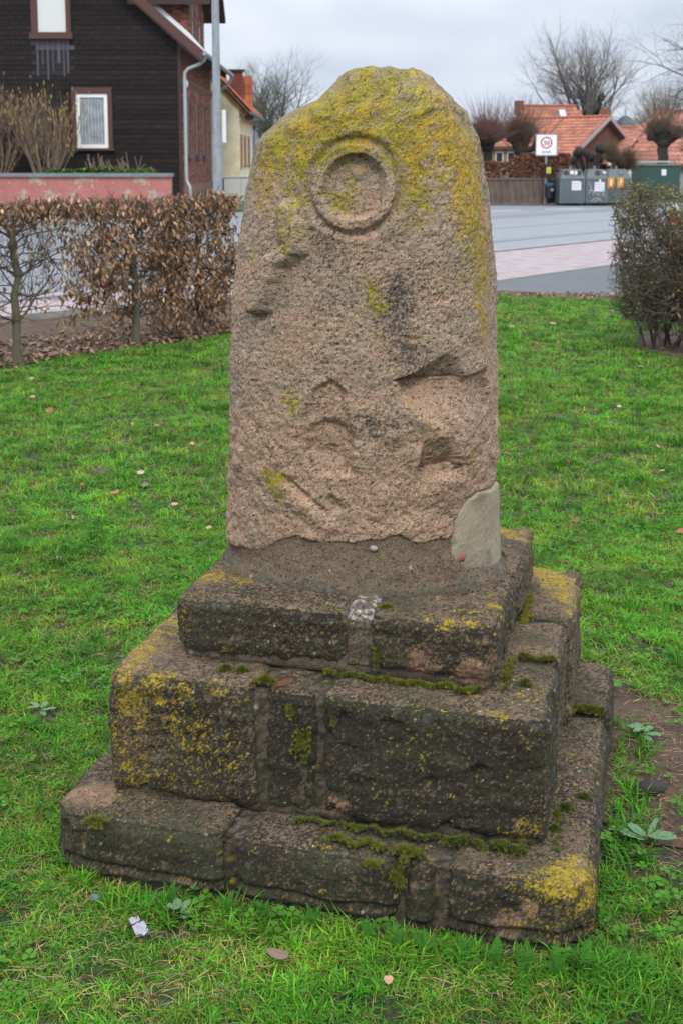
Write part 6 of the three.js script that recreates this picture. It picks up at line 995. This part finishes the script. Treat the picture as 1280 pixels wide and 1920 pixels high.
// ---------------------------------------------------------------- the lawn's blades, clover, straw
{
  const soilL = [[-9, 2.2], [-2.67, 9.2], [-2.1, 10.0], [-1.05, 11.15], [-0.5, 11.9], [-0.2, 13.0], [-0.6, 14.25], [-1.86, 13.4], [-3.395, 11.83], [-9, 6.1]], soilR = [[2.75, 10.9], [2.55, 10.3], [2.75, 9.8], [3.2, 9.3], [5, 8.6], [6, 10.5], [3, 11.4]], lawn = [[-9, -4], [9, -4], [9, 13], [3.26, 14.37], [1.92, 14.97], [0.3, 15.0], [-1.858, 13.446], [-3.395, 11.876], [-9, 6.2]], strip = [[1.9, 14.4], [3.2, 13.9], [3.9, 12.4], [5, 12.1], [5, 14.0], [3.26, 14.37], [1.92, 14.97]];
  const r = mulberry(1001), lm = V(), inside = (x, z) => { lm.set(x, 0, -z); mon.worldToLocal(lm); return lm.x > -0.575 && lm.x < 0.605 && lm.z > -0.55 && lm.z < 0.592 && lm.z - lm.x * 1.1 < 1.16 && -lm.x - lm.z * -0.9 < 1.08; };
  const bare = (x, z) => { const d1 = Math.hypot((x - 0.83) / 0.25, (z - 3.12) / 0.48), d2 = Math.hypot((x - 0.95) / 0.3, (z - 2.72) / 0.35); return Math.max(sstep(1.25, 0.55, d1 + 0.35 * fbm(x * 7, z * 7, 1, 2)), 0.72 * sstep(1.3, 0.6, d2 + 0.4 * fbm(x * 7, z * 7, 2, 2))); };
  const spots = [[1213, 1588, 0.13], [1219, 1476, 0.07], [1205, 1390, 0.07], [340, 1730, 0.05], [78, 1345, 0.06]].map(([px, py, q]) => { const p = onY(px, py); return [p.x, -p.z, q]; });
  const dens = (x, z) => { for (const [sx, sz, q] of spots) if (Math.hypot(x - sx, (z - sz) * 0.8) < q && r() > 0.08) return 0;
    if (inside(x, z) || sdPoly(lawn, x, z) > -0.02) return 0;
    const n = 0.06 * fbm(x * 6, z * 6, 3, 2), s = Math.min(sdPoly(soilL, x, z) + 0.10 * fbm(x * 3, z * 3, 4, 2), sdPoly(soilR, x, z), sdPoly(strip, x, z)) + n;
    let d = sstep(0.0, 0.14, s); d *= 1 - 0.97 * bare(x, z); d *= 0.28 + 0.72 * sstep(-0.30, 0.12, fbm(x * 7.5, z * 7.5, 8, 3)); return Math.max(d, s > -0.9 ? 0.012 : 0.0);
  };
  // one tuft: n blades, each two bent faces; tones vary from blade to blade
  const tuft = (n, h, w, lean, straw, spread) => { const m = new MB(); m.col = [1, 1, 1];
    for (let k = 0; k < n; k++) {
      const a = r() * 6.283, c = Math.cos(a), s = Math.sin(a), b = V((r() - 0.5) * spread, 0, (r() - 0.5) * spread), L = h * mix(0.5, 1.15, r()), ln = lean * mix(0.3, 1.5, r()), ww = w * mix(0.7, 1.25, r()), t = 0.55 + 0.9 * r();
      m.col = r() < straw ? [3.4 * t, 1.2 * t, 3.6 * t] : r() < 0.2 ? [1.7 * t, 1.12 * t, 1.0 * t] : [t, t, t];
      const P = (q, y, f) => V(b.x + c * q - s * f, y, b.z + s * q + c * f), q1 = ln * L * 0.35, y1 = L * 0.6 * (1 - ln * 0.2), q2 = ln * L, y2 = L * (1 - ln * 0.42);
      m.poly(P(0, -0.004, -ww / 2), P(0, -0.004, ww / 2), P(q1, y1, ww * 0.42), P(q1, y1, -ww * 0.42)); m.poly(P(q1, y1, -ww * 0.42), P(q1, y1, ww * 0.42), P(q2, Math.max(0.003, y2), 0));
    } return m.geo(); };
  const mat = new THREE.MeshPhysicalMaterial({ vertexColors: true, roughness: 0.75, side: THREE.DoubleSide, transmission: 0.35, thickness: 0, specularIntensity: 0.25 });
  const G = thing('grass', 'short bright green grass of the lawn', 'grass'); G.userData.kind = 'stuff'; delete G.userData.category;
  const near = [tuft(10, 0.042, 0.0028, 0.95, 0.12, 0.035), tuft(9, 0.050, 0.0032, 1.1, 0.10, 0.04), tuft(11, 0.032, 0.0025, 1.2, 0.30, 0.045), tuft(8, 0.078, 0.0040, 0.95, 0.06, 0.035), tuft(8, 0.040, 0.0026, 1.3, 0, 0.045)];
  const lists = near.map(() => [[], []]);
  const add = (x, z, v, s, k) => {
    const dry = r() < 0.075 + 0.10 * sstep(0.0, 0.4, fbm(x * 2.2, z * 2.2, 71, 2)); if (dry) v = 4; const wob = fbm(x * 1.3, z * 1.3, 21, 2), p2 = fbm(x * 4.2, z * 4.2, 22, 2), t = (0.5 + 0.85 * r()) * (1 + 0.5 * p2 + 0.25 * wob), yel = clamp(0.45 * p2 - 0.3 * wob + (r() - 0.5) * 0.5 + 0.14);
    lists[v][0].push(place(V(x, 0, -z), new THREE.Quaternion().setFromEuler(new THREE.Euler((r() - 0.5) * 0.3, r() * 6.283, (r() - 0.5) * 0.3)), V(s * 1.0, s * k, s)));
    lists[v][1].push(dry ? [0.40 * t, 0.30 * t, 0.13 * t] : [mix(0.080, 0.27, yel) * t, mix(0.315, 0.345, yel) * t, mix(0.018, 0.034, yel) * t]);
  };
  const zone = (z0, z1, perM2, s0, s1, hk) => { let z = z0; while (z < z1) { const dz = 0.12, w = 0.62 * (z + dz) + 0.5, n = Math.round(perM2 * dz * w); for (let i = 0; i < n; i++) { const x = (r() - 0.5) * w, zz = z + r() * dz, d = dens(x, zz); if (r() > d) continue; const moss = sstep(0.05, 0.25, fbm(x * 3.1 + 5, zz * 3.1, 31, 2) + (zz < 2.6 && x < -0.15 ? 0.2 : 0)), lush = sstep(0.12, 0.3, fbm(x * 2.4, zz * 2.4 + 7, 33, 2)); add(x, zz, r() < moss * 0.6 ? 2 : r() < 0.10 + 0.4 * lush ? (r() < 0.4 ? 3 : 1) : r() < 0.5 ? 0 : 1, mix(s0, s1, r()), hk * mix(0.75, 1.2, r()) * (1 + 0.3 * lush)); } z += dz; } };
  zone(1.95, 3.2, 6200, 0.62, 1.0, 0.70); zone(3.2, 5.2, 4000, 0.75, 1.15, 0.70); zone(5.2, 9, 1500, 1.0, 1.5, 0.68); zone(9, 15.2, 800, 1.4, 2.1, 0.5);
  // taller growth against the foot of the stone, where the mower does not reach
  const edge = (x0, z0, x1, z1, n, out) => { for (let i = 0; i < n; i++) { const t = r(), p = V(mix(x0, x1, t), 0, mix(z0, z1, t)); p.x += out[0] * r() * 0.10; p.z += out[1] * r() * 0.10; const q = mon.localToWorld(p); if (fbm(q.x * 6, q.z * 6, 44, 2) < -0.22) continue; add(q.x, -q.z, r() < 0.45 ? 3 : 1, mix(0.7, 1.0, r()), mix(0.5, 0.95, r())); } };
  edge(-0.45, 0.60, 0.50, 0.612, 260, [0, 1]); edge(0.615, -0.5, 0.625, 0.5, 160, [1, 0]); edge(-0.60, 0.40, -0.47, 0.58, 160, [-1, 0.6]); edge(0.52, 0.60, 0.61, 0.52, 140, [1, 1]);
  near.forEach((g, i) => inst('grass_tufts', g, mat, lists[i][0], lists[i][1], G));
  // clover and small broad leaves
  const cl = (() => { const m = new MB(); for (let k = 0; k < 3; k++) { const a = k * 2.094, c = Math.cos(a), s = Math.sin(a), P = (u, f, y) => V(c * u - s * f, y, s * u + c * f); m.poly(P(0.001, 0, 0.02), P(0.006, 0.0062, 0.0225), P(0.0125, 0.0048, 0.022), P(0.0135, 0, 0.0205), P(0.0125, -0.0048, 0.022), P(0.006, -0.0062, 0.0225)); } m.poly(V(-0.0006, 0, 0), V(0.0006, 0, 0), V(0.0004, 0.02, 0), V(-0.0004, 0.02, 0)); return m.geo(); })();
  const cms = [], ccs = []; const cadd = (x, z, s) => { if (inside(x, z)) return; const k = 1.1 + 0.6 * r(); cms.push(place(V(x, 0.008 * r(), -z), new THREE.Quaternion().setFromEuler(new THREE.Euler((r() - 0.5) * 0.7, r() * 6.28, (r() - 0.5) * 0.7)), V(s, s * mix(0.5, 1.4, r()), s))); ccs.push([0.06 * k, 0.165 * k, 0.016 * k]); };
  for (let i = 0; i < 5200; i++) { const z = 2.1 + r() * 3.2, x = (r() - 0.5) * (0.62 * z + 0.4); if (fbm(x * 3.6, z * 3.6, 51, 2) > 0.08 && r() < dens(x, z) + 0.1) cadd(x, z, mix(0.7, 1.3, r())); }
  for (let i = 0; i < 900; i++) { const x = 0.60 + r() * 0.5, z = 2.2 + r() * 1.3; if (fbm(x * 9, z * 9, 53, 2) > 0.08 && r() > bare(x, z) * 0.9) cadd(x, z, mix(0.7, 1.35, r())); }
  const cm = new THREE.MeshPhysicalMaterial({ roughness: 0.8, specularIntensity: 0.2, side: THREE.DoubleSide, transmission: 0.25, thickness: 0 });
  tag(inst('clover', cl, cm, cms, ccs), 'patches of small green clover leaves among the grass near the base');
  // dry straw lying in the thin places
  const sg = new MB().tube([V(-0.5, 0, 0), V(-0.1, 0.03, 0.02), V(0.5, 0.0, -0.02)], [0.014, 0.014, 0.010], 3, false).geo(), sm = [], scs = [];
  const sadd = (x, z, y) => { if (inside(x, z)) return; const L = mix(0.012, 0.055, r() * r()), k = 0.6 + 0.6 * r(), w = mix(0.035, 0.06, r()); sm.push(place(V(x, y + 0.012 * r(), -z), new THREE.Quaternion().setFromEuler(new THREE.Euler(0, r() * 6.28, (r() - 0.5) * 0.5)), V(L, w, w))); scs.push([0.42 * k, 0.31 * k, 0.17 * k]); };
  for (let i = 0; i < 4200; i++) { const z = 2.1 + 4.4 * r() * r(), x = (r() - 0.5) * (0.62 * z + 0.4); if (fbm(x * 3.1 + 5, z * 3.1, 31, 2) + (z < 2.6 && x < -0.15 ? 0.12 : 0) > -0.05) sadd(x, z, 0.012); }
  for (let i = 0; i < 900; i++) { const x = 0.58 + 0.55 * r(), z = 2.3 + 1.3 * r(); if (r() < 0.25 + bare(x, z)) sadd(x, z, 0.006); }
  tag(inst('straw', sg, std(1, 1, 1, 0.9), sm, scs), 'dry straw coloured stalks lying in the lawn');
  // crumbs of earth where the ground is bare
  const eg = new MB().ball(V(0, 0, 0), 1, 1, 0.7, 0.9, 3, 0.4).geo(), em = [], ec = [];
  for (let i = 0; i < 2600; i++) { const x = 0.56 + 0.6 * r(), z = 2.4 + 1.3 * r(); if (inside(x, z) || r() > bare(x, z) * 1.2) continue; const s = mix(0.002, 0.008, r() * r()), k = 0.6 + 0.7 * r(); em.push(place(V(x, 0.002, -z), new THREE.Quaternion().setFromEuler(new THREE.Euler(r() * 6, r() * 6, 0)), V(s, s, s))); ec.push([0.065 * k, 0.045 * k, 0.032 * k]); }
  tag(inst('soil_crumbs', eg, std(1, 1, 1, 1), em, ec), 'crumbly brown earth on the worn patch right of the base');
  // leaf litter under the left hedge and along the far edge
  const lms = [], lcs = []; const ladd = (x, z, s) => { const k = 0.5 + 0.8 * r(), c = [[0.30, 0.19, 0.11], [0.20, 0.115, 0.07], [0.38, 0.27, 0.17], [0.13, 0.075, 0.05]][Math.floor(r() * 4)]; lms.push(place(V(x, 0.02 + 0.03 * r(), -z), new THREE.Quaternion().setFromEuler(new THREE.Euler(1.57 + (r() - 0.5) * 1.4, (r() - 0.5) * 1.2, r() * 6.28)), V(s, s, s))); lcs.push(c.map((v) => v * k)); };
  for (let i = 0; i < 9000; i++) { const t = -1.3 + 4.2 * r(), w = (r() + r() + r() - 1.5) * 0.85, x = HO.x + HU.x * t + HT.x * (w - 0.1), z = -HO.z - HU.z * t - HT.z * (w - 0.1); if (sdPoly(soilL, x, z) < 0.02 && r() < 0.30 + 0.7 * sstep(-0.15, 0.25, fbm(x * 3, z * 3, 61, 2))) ladd(x, z, mix(0.7, 1.15, r())); }
  for (let i = 0; i < 900; i++) { const x = 1.6 + 2.4 * r(), z = 13.3 + 1.2 * r(); if (sdPoly(strip, x, z) < 0.1) ladd(x, z, mix(0.6, 1.1, r())); }
  for (let i = 0; i < 160; i++) { const z = 5.5 + 8 * r(), x = (r() - 0.5) * 0.62 * z; if (sdPoly(lawn, x, z) < -0.1 && !inside(x, z)) ladd(x, z, mix(0.5, 0.9, r())); }
  tag(inst('leaf_litter', curlLeaf, M.leaf, lms, lcs), 'fallen tan and brown leaves littering the soil under the hedge');
}

// ---------------------------------------------------------------- small things lying about
function leafShape(L, W, curl, fold, seed) {   // an oval dry leaf with stalk, curled along its length
  const m = new MB(), n = 8, k = 5, r = mulberry(seed), P = (i, j) => { const t = i / n, f = (j / (k - 1)) * 2 - 1, w = W * Math.sin(Math.PI * Math.pow(t, 0.8)) ** 0.8 * (1 + 0.12 * pn(i * 1.3, f * 2, seed)), a = (t - 0.5) * curl, R = L / Math.max(0.2, Math.abs(curl)); return V(f * w * Math.cos(fold * Math.abs(f)), (curl ? R * (1 - Math.cos(a)) : 0) + w * Math.abs(f) * Math.sin(fold) + 0.06 * W * pn(i, f * 3, seed + 3), R * Math.sin(a)); };
  for (let i = 0; i < n; i++) for (let j = 0; j + 1 < k; j++) m.poly(P(i, j), P(i, j + 1), P(i + 1, j + 1), P(i + 1, j));
  m.tube([P(0, 2), P(0, 2).add(V(0.002, 0.003, -L * 0.2))], [0.0009, 0.0006], 4);
  return m.geo();
}
const leafGeos = [leafShape(0.05, 0.016, 1.1, 0.4, 1), leafShape(0.045, 0.02, 0.5, 0.2, 2), leafShape(0.055, 0.014, 2.2, 0.8, 3), leafShape(0.04, 0.019, -0.9, 0.3, 4)];
const LM = { brown: std(0.16, 0.075, 0.045, 0.85, { side: THREE.DoubleSide }), dark: std(0.10, 0.06, 0.05, 0.85, { side: THREE.DoubleSide }), pale: std(0.42, 0.32, 0.25, 0.85, { side: THREE.DoubleSide }), tan: std(0.42, 0.24, 0.13, 0.85, { side: THREE.DoubleSide }), rust: std(0.30, 0.10, 0.05, 0.85, { side: THREE.DoubleSide }), dull: std(0.22, 0.16, 0.12, 0.85, { side: THREE.DoubleSide }), pink: std(0.46, 0.27, 0.19, 0.85, { side: THREE.DoubleSide }) };
for (const [px, py, kind, gi, s, label] of [
  [93, 770, 'rust', 1, 1.35, 'crumpled red brown leaf standing up in the grass at the far left, below the hedge'], [137, 764, 'brown', 0, 1.0, 'small curled brown leaf just right of the crumpled red brown leaf'], [62, 744, 'tan', 1, 0.9, 'flat tan leaf above and left of the crumpled red brown leaf'], [60, 710, 'pale', 1, 0.9, 'pale leaf close to the soil bed at the left edge'],
  [206, 741, 'pale', 0, 0.75, 'thin pale leaf in the grass between the hedge and the pillar'], [192, 884, 'dark', 3, 1.35, 'dull dark leaf lying left of the pale round leaf on the left lawn'], [265, 887, 'pale', 3, 1.1, 'pale rounded leaf in the middle of the left lawn'], [272, 909, 'dull', 1, 1.0, 'dull faded leaf just below the pale rounded leaf'],
  [216, 926, 'tan', 2, 1.15, 'tightly rolled tan leaf in the middle of the left lawn'], [155, 908, 'rust', 0, 0.7, 'small red leaf left of the rolled tan leaf'], [328, 946, 'pink', 0, 0.8, 'narrow pinkish leaf between the rolled leaf and the pillar'], [138, 972, 'pink', 2, 0.6, 'small upright pinkish leaf below the rolled tan leaf'], [361, 832, 'tan', 0, 0.8, 'slim tan leaf highest of those near the left side of the pillar'], [392, 989, 'tan', 1, 0.7, 'tan leaf nearest to the left flank of the pillar'],
  [1035, 607, 'pink', 0, 1.5, 'largest pinkish leaf on the far right lawn'], [958, 612, 'tan', 1, 1.1, 'tan leaf on the right lawn close beside the pillar'], [1147, 583, 'pink', 1, 1.1, 'pinkish leaf on the far right lawn close to the right hedge'], [1160, 762, 'pale', 1, 0.8, 'single pale leaf on the right lawn below the hedge'], [1275, 998, 'rust', 0, 1.2, 'orange brown leaf cut by the right edge of the picture'], [1078, 976, 'brown', 1, 0.9, 'purplish brown leaf on the lawn behind the base, right of the pillar'],
  [520, 1797, 'dull', 2, 1.2, 'large rolled tan leaf on the grass in front of the base'], [728, 1838, 'pink', 3, 0.5, 'small beige leaf scrap on the grass at the bottom edge'],
]) {
  const p = onY(px, py, 0.022), o = tag(mesh('dead_leaf', leafGeos[gi], LM[kind]), label, 'leaf'); o.position.copy(p); o.scale.setScalar(s); o.rotation.set(0.35 * pn(px * 0.37, py * 0.11, 1) + 0.35, px * 1.7 + py, 0.5 * pn(px * 0.21, py * 0.31, 5));
}
{ const o = tag(mesh('dead_leaf', leafShape(0.05, 0.020, 1.5, 1.0, 9), LM.brown), 'folded brown leaf lying on the mossy joint of the middle step', 'leaf'); o.position.copy(onY(533, 1284, H2 + 0.012)); o.rotation.set(0.3, 2.2, 0.3); }
{ // white scrap of wrapper with print
  const w = new MB(), P = (i, j) => V((i - 2) * 0.009, 0.004 * Math.sin(i * 2.1 + j) + 0.004, (j - 4) * 0.010 + i * 0.002);
  for (let i = 0; i < 4; i++) for (let j = 0; j < 7; j++) if (!(i === 3 && j < 2)) w.poly(P(i, j), P(i, j + 1), P(i + 1, j + 1), P(i + 1, j));
  const t = canvasTex(128, 128, (x) => { x.fillStyle = '#9c99a4'; x.fillRect(0, 0, 128, 128); x.strokeStyle = '#3b3550'; x.lineWidth = 9; x.beginPath(); x.moveTo(0, 52); x.lineTo(70, 78); x.moveTo(40, 96); x.lineTo(128, 70); x.moveTo(0, 20); x.lineTo(128, 30); x.stroke(); });
  t.wrapS = t.wrapT = THREE.RepeatWrapping; t.repeat.set(22, 14);
  const o = tag(w.build('wrapper', new THREE.MeshStandardMaterial({ map: t, roughness: 0.4, side: THREE.DoubleSide })), 'crumpled white paper scrap with dark print in the grass left of the base', 'litter'); o.position.copy(onY(262, 1738, 0.03)); o.rotation.set(0.3, 0.5, 0.15); o.scale.setScalar(0.72);
}
{ const o = tag(new MB().ball(V(0, 0, 0), 0.011, 1.2, 0.75, 1, 8, 0.5).build('pebble', std(0.16, 0.17, 0.21, 0.9)), 'small blue grey pebble at the left front corner of the base', 'stone'); o.position.copy(onY(181, 1684, 0.008)); }
{ const o = tag(new MB().ball(V(0, 0, 0), 0.026, 1.1, 0.35, 0.8, 10, 0.35).build('flat_stone', std(0.34, 0.31, 0.29, 0.9)), 'pale flat stone alone on the lawn left of the upper step', 'stone'); o.position.copy(onY(110, 1048, 0.018)); }
{ const o = tag(new MB().ball(V(0, 0, 0), 0.030, 1.15, 0.33, 0.75, 12, 0.3).build('flat_stone', std(0.060, 0.045, 0.043, 0.7, { bumpMap: gritBump, bumpScale: 0.004 })), 'flat dark brown disc of stone on the worn earth right of the base', 'stone'); o.position.copy(onY(1219, 1476, 0.022)); o.rotation.y = 0.2; o.scale.setScalar(1.25); }
// the broad leaved weed right of the base
function broadLeaf(L, W, bend, lift, seed) {
  const m = new MB(), n = 9, k = 5, P = (i, j) => { const t = i / n, f = (j / (k - 1)) * 2 - 1, w = W * Math.pow(Math.sin(Math.PI * Math.pow(t, 0.75)), 0.7) * (t > 0.02 ? 1 : 0.2), a = t * bend; return V(f * w, lift * L * t - (L * (1 - Math.cos(a))) * 0.6 + 0.16 * w * Math.abs(f) + 0.004 * pn(i * 0.8, f * 2.2, seed), L * Math.sin(t * 1.2) / Math.sin(1.2) * (1 - 0.1 * t)); };
  for (let i = 0; i < n; i++) for (let j = 0; j + 1 < k; j++) m.poly(P(i, j), P(i, j + 1), P(i + 1, j + 1), P(i + 1, j));
  return m.geo();
}
const weedMat = new THREE.MeshPhysicalMaterial({ roughness: 0.55, side: THREE.DoubleSide, transmission: 0.2, thickness: 0 }); weedMat.color.setRGB(0.10, 0.22, 0.085);
const ribMat = std(0.20, 0.30, 0.14, 0.7);
function weed(label, px, py, leaves, s) {
  const p = onY(px, py), t = thing('weed', label, 'plant', [p.x, 0.018, p.z]);
  leaves.forEach(([a, L, W, lift], i) => { const o = mesh('leaf', broadLeaf(L * s, W * s, 0.9, lift, i + px), weedMat, t); o.rotation.y = a; o.position.y = 0.004 * i; const rb = new MB().tube([V(0, 0.001, 0), V(0, lift * L * s * 0.5 - 0.002, L * s * 0.55), V(0, lift * L * s * 0.8 - 0.018 * s, L * s * 0.8)], [0.0014, 0.001, 0.0006], 4, false); mesh('midrib', rb.geo(), ribMat, o); });
  return t;
}
weed('broad leaved grey green weed on the worn earth right of the lower step', 1213, 1588, [[-1.75, 0.075, 0.019, 0.42], [-2.25, 0.062, 0.014, 0.55], [1.35, 0.078, 0.020, 0.30], [2.5, 0.07, 0.007, 0.5], [0.3, 0.045, 0.012, 0.4]], 0.95);
weed('small rosette weed at the top of the worn patch, right of the lower step', 1205, 1390, [[0.2, 0.05, 0.010, 0.3], [1.3, 0.055, 0.011, 0.25], [2.3, 0.05, 0.010, 0.3], [3.4, 0.05, 0.010, 0.3], [4.4, 0.05, 0.011, 0.35], [5.4, 0.05, 0.010, 0.3]], 1.0);
weed('low rosette of soft leaves in front of the base, right of the paper scrap', 340, 1730, [[0.5, 0.035, 0.010, 0.5], [1.5, 0.04, 0.011, 0.4], [2.6, 0.038, 0.010, 0.5], [3.7, 0.036, 0.010, 0.5], [4.8, 0.04, 0.011, 0.4], [5.7, 0.035, 0.010, 0.5]], 0.9);
weed('silvery rosette weed low on the left lawn beside the middle step', 78, 1345, [[0.5, 0.045, 0.008, 0.3], [1.7, 0.05, 0.008, 0.25], [2.9, 0.045, 0.008, 0.3], [4.1, 0.05, 0.008, 0.3], [5.3, 0.045, 0.008, 0.3]], 1.0);
{ // feathery yarrow leaves along the front foot
  const fm = new THREE.MeshPhysicalMaterial({ roughness: 0.6, side: THREE.DoubleSide, transmission: 0.3, thickness: 0 }); fm.color.setRGB(0.085, 0.30, 0.03);
  const frond = (L, bend) => { const m = new MB(), n = 13; const C = (t) => V(0, L * Math.sin(t * (1.5 - bend * 0.3)), L * bend * t * t * 0.8); for (let i = 1; i <= n; i++) { const t = i / n, c = C(t), w = 0.011 * Math.sin(Math.PI * Math.pow(t, 0.7)) + 0.002; for (const s of [1, -1]) { m.poly(V(0, c.y, c.z), V(s * w, c.y + 0.004, c.z + 0.002), V(s * w * 0.9, c.y + 0.0075, c.z + 0.003), V(0, c.y + 0.0035, c.z)); } } m.tube([C(0), C(0.4), C(0.75), C(1)], [0.0011, 0.001, 0.0008, 0.0005], 4, false); return m.geo(); };
  const fg = [frond(0.07, 0.3), frond(0.055, 0.8), frond(0.06, 0.5)], r = mulberry(1301);
  let first = null; const where = [[320, 1690, 0.75], [425, 1708, 0.7], [495, 1722, 0.65], [585, 1737, 0.8], [690, 1760, 0.75], [745, 1778, 0.8], [800, 1790, 0.8], [870, 1800, 0.85], [930, 1812, 0.85], [985, 1822, 0.9], [1040, 1830, 1.0], [1090, 1822, 0.95]];
  where.forEach(([px, py, s], i) => {
    const p = onY(px, py + 8); let t;
    if (!first) { t = thing('yarrow_plant', '', 'plant'); for (let k = 0; k < 5; k++) { const o = mesh('leaf', fg[k % 3], fm, t); o.rotation.set((r() - 0.5) * 0.5, k * 1.256 + r(), 0); } first = t; } else { t = first.clone(); t.name = numbered('yarrow_plant'); scene.add(t); }
    t.position.set(p.x, 0, p.z); t.rotation.y = i * 1.9; t.scale.setScalar(s);
    tag(t, i === 0 ? 'leftmost feathery yarrow sprig standing clear against the lower step' : i === 11 ? 'rightmost feathery yarrow plant at the front right corner of the base' : ['', 'second', 'third', 'fourth', 'fifth', 'sixth', 'seventh', 'eighth', 'ninth', 'tenth', 'eleventh'][i] + ' feathery yarrow plant from the left along the front foot of the base', 'plant', 'yarrow plants along the foot of the base');
  });
}
for (const o of scene.children) shade(o);
sun.castShadow = true;
renderer.render(scene, camera);
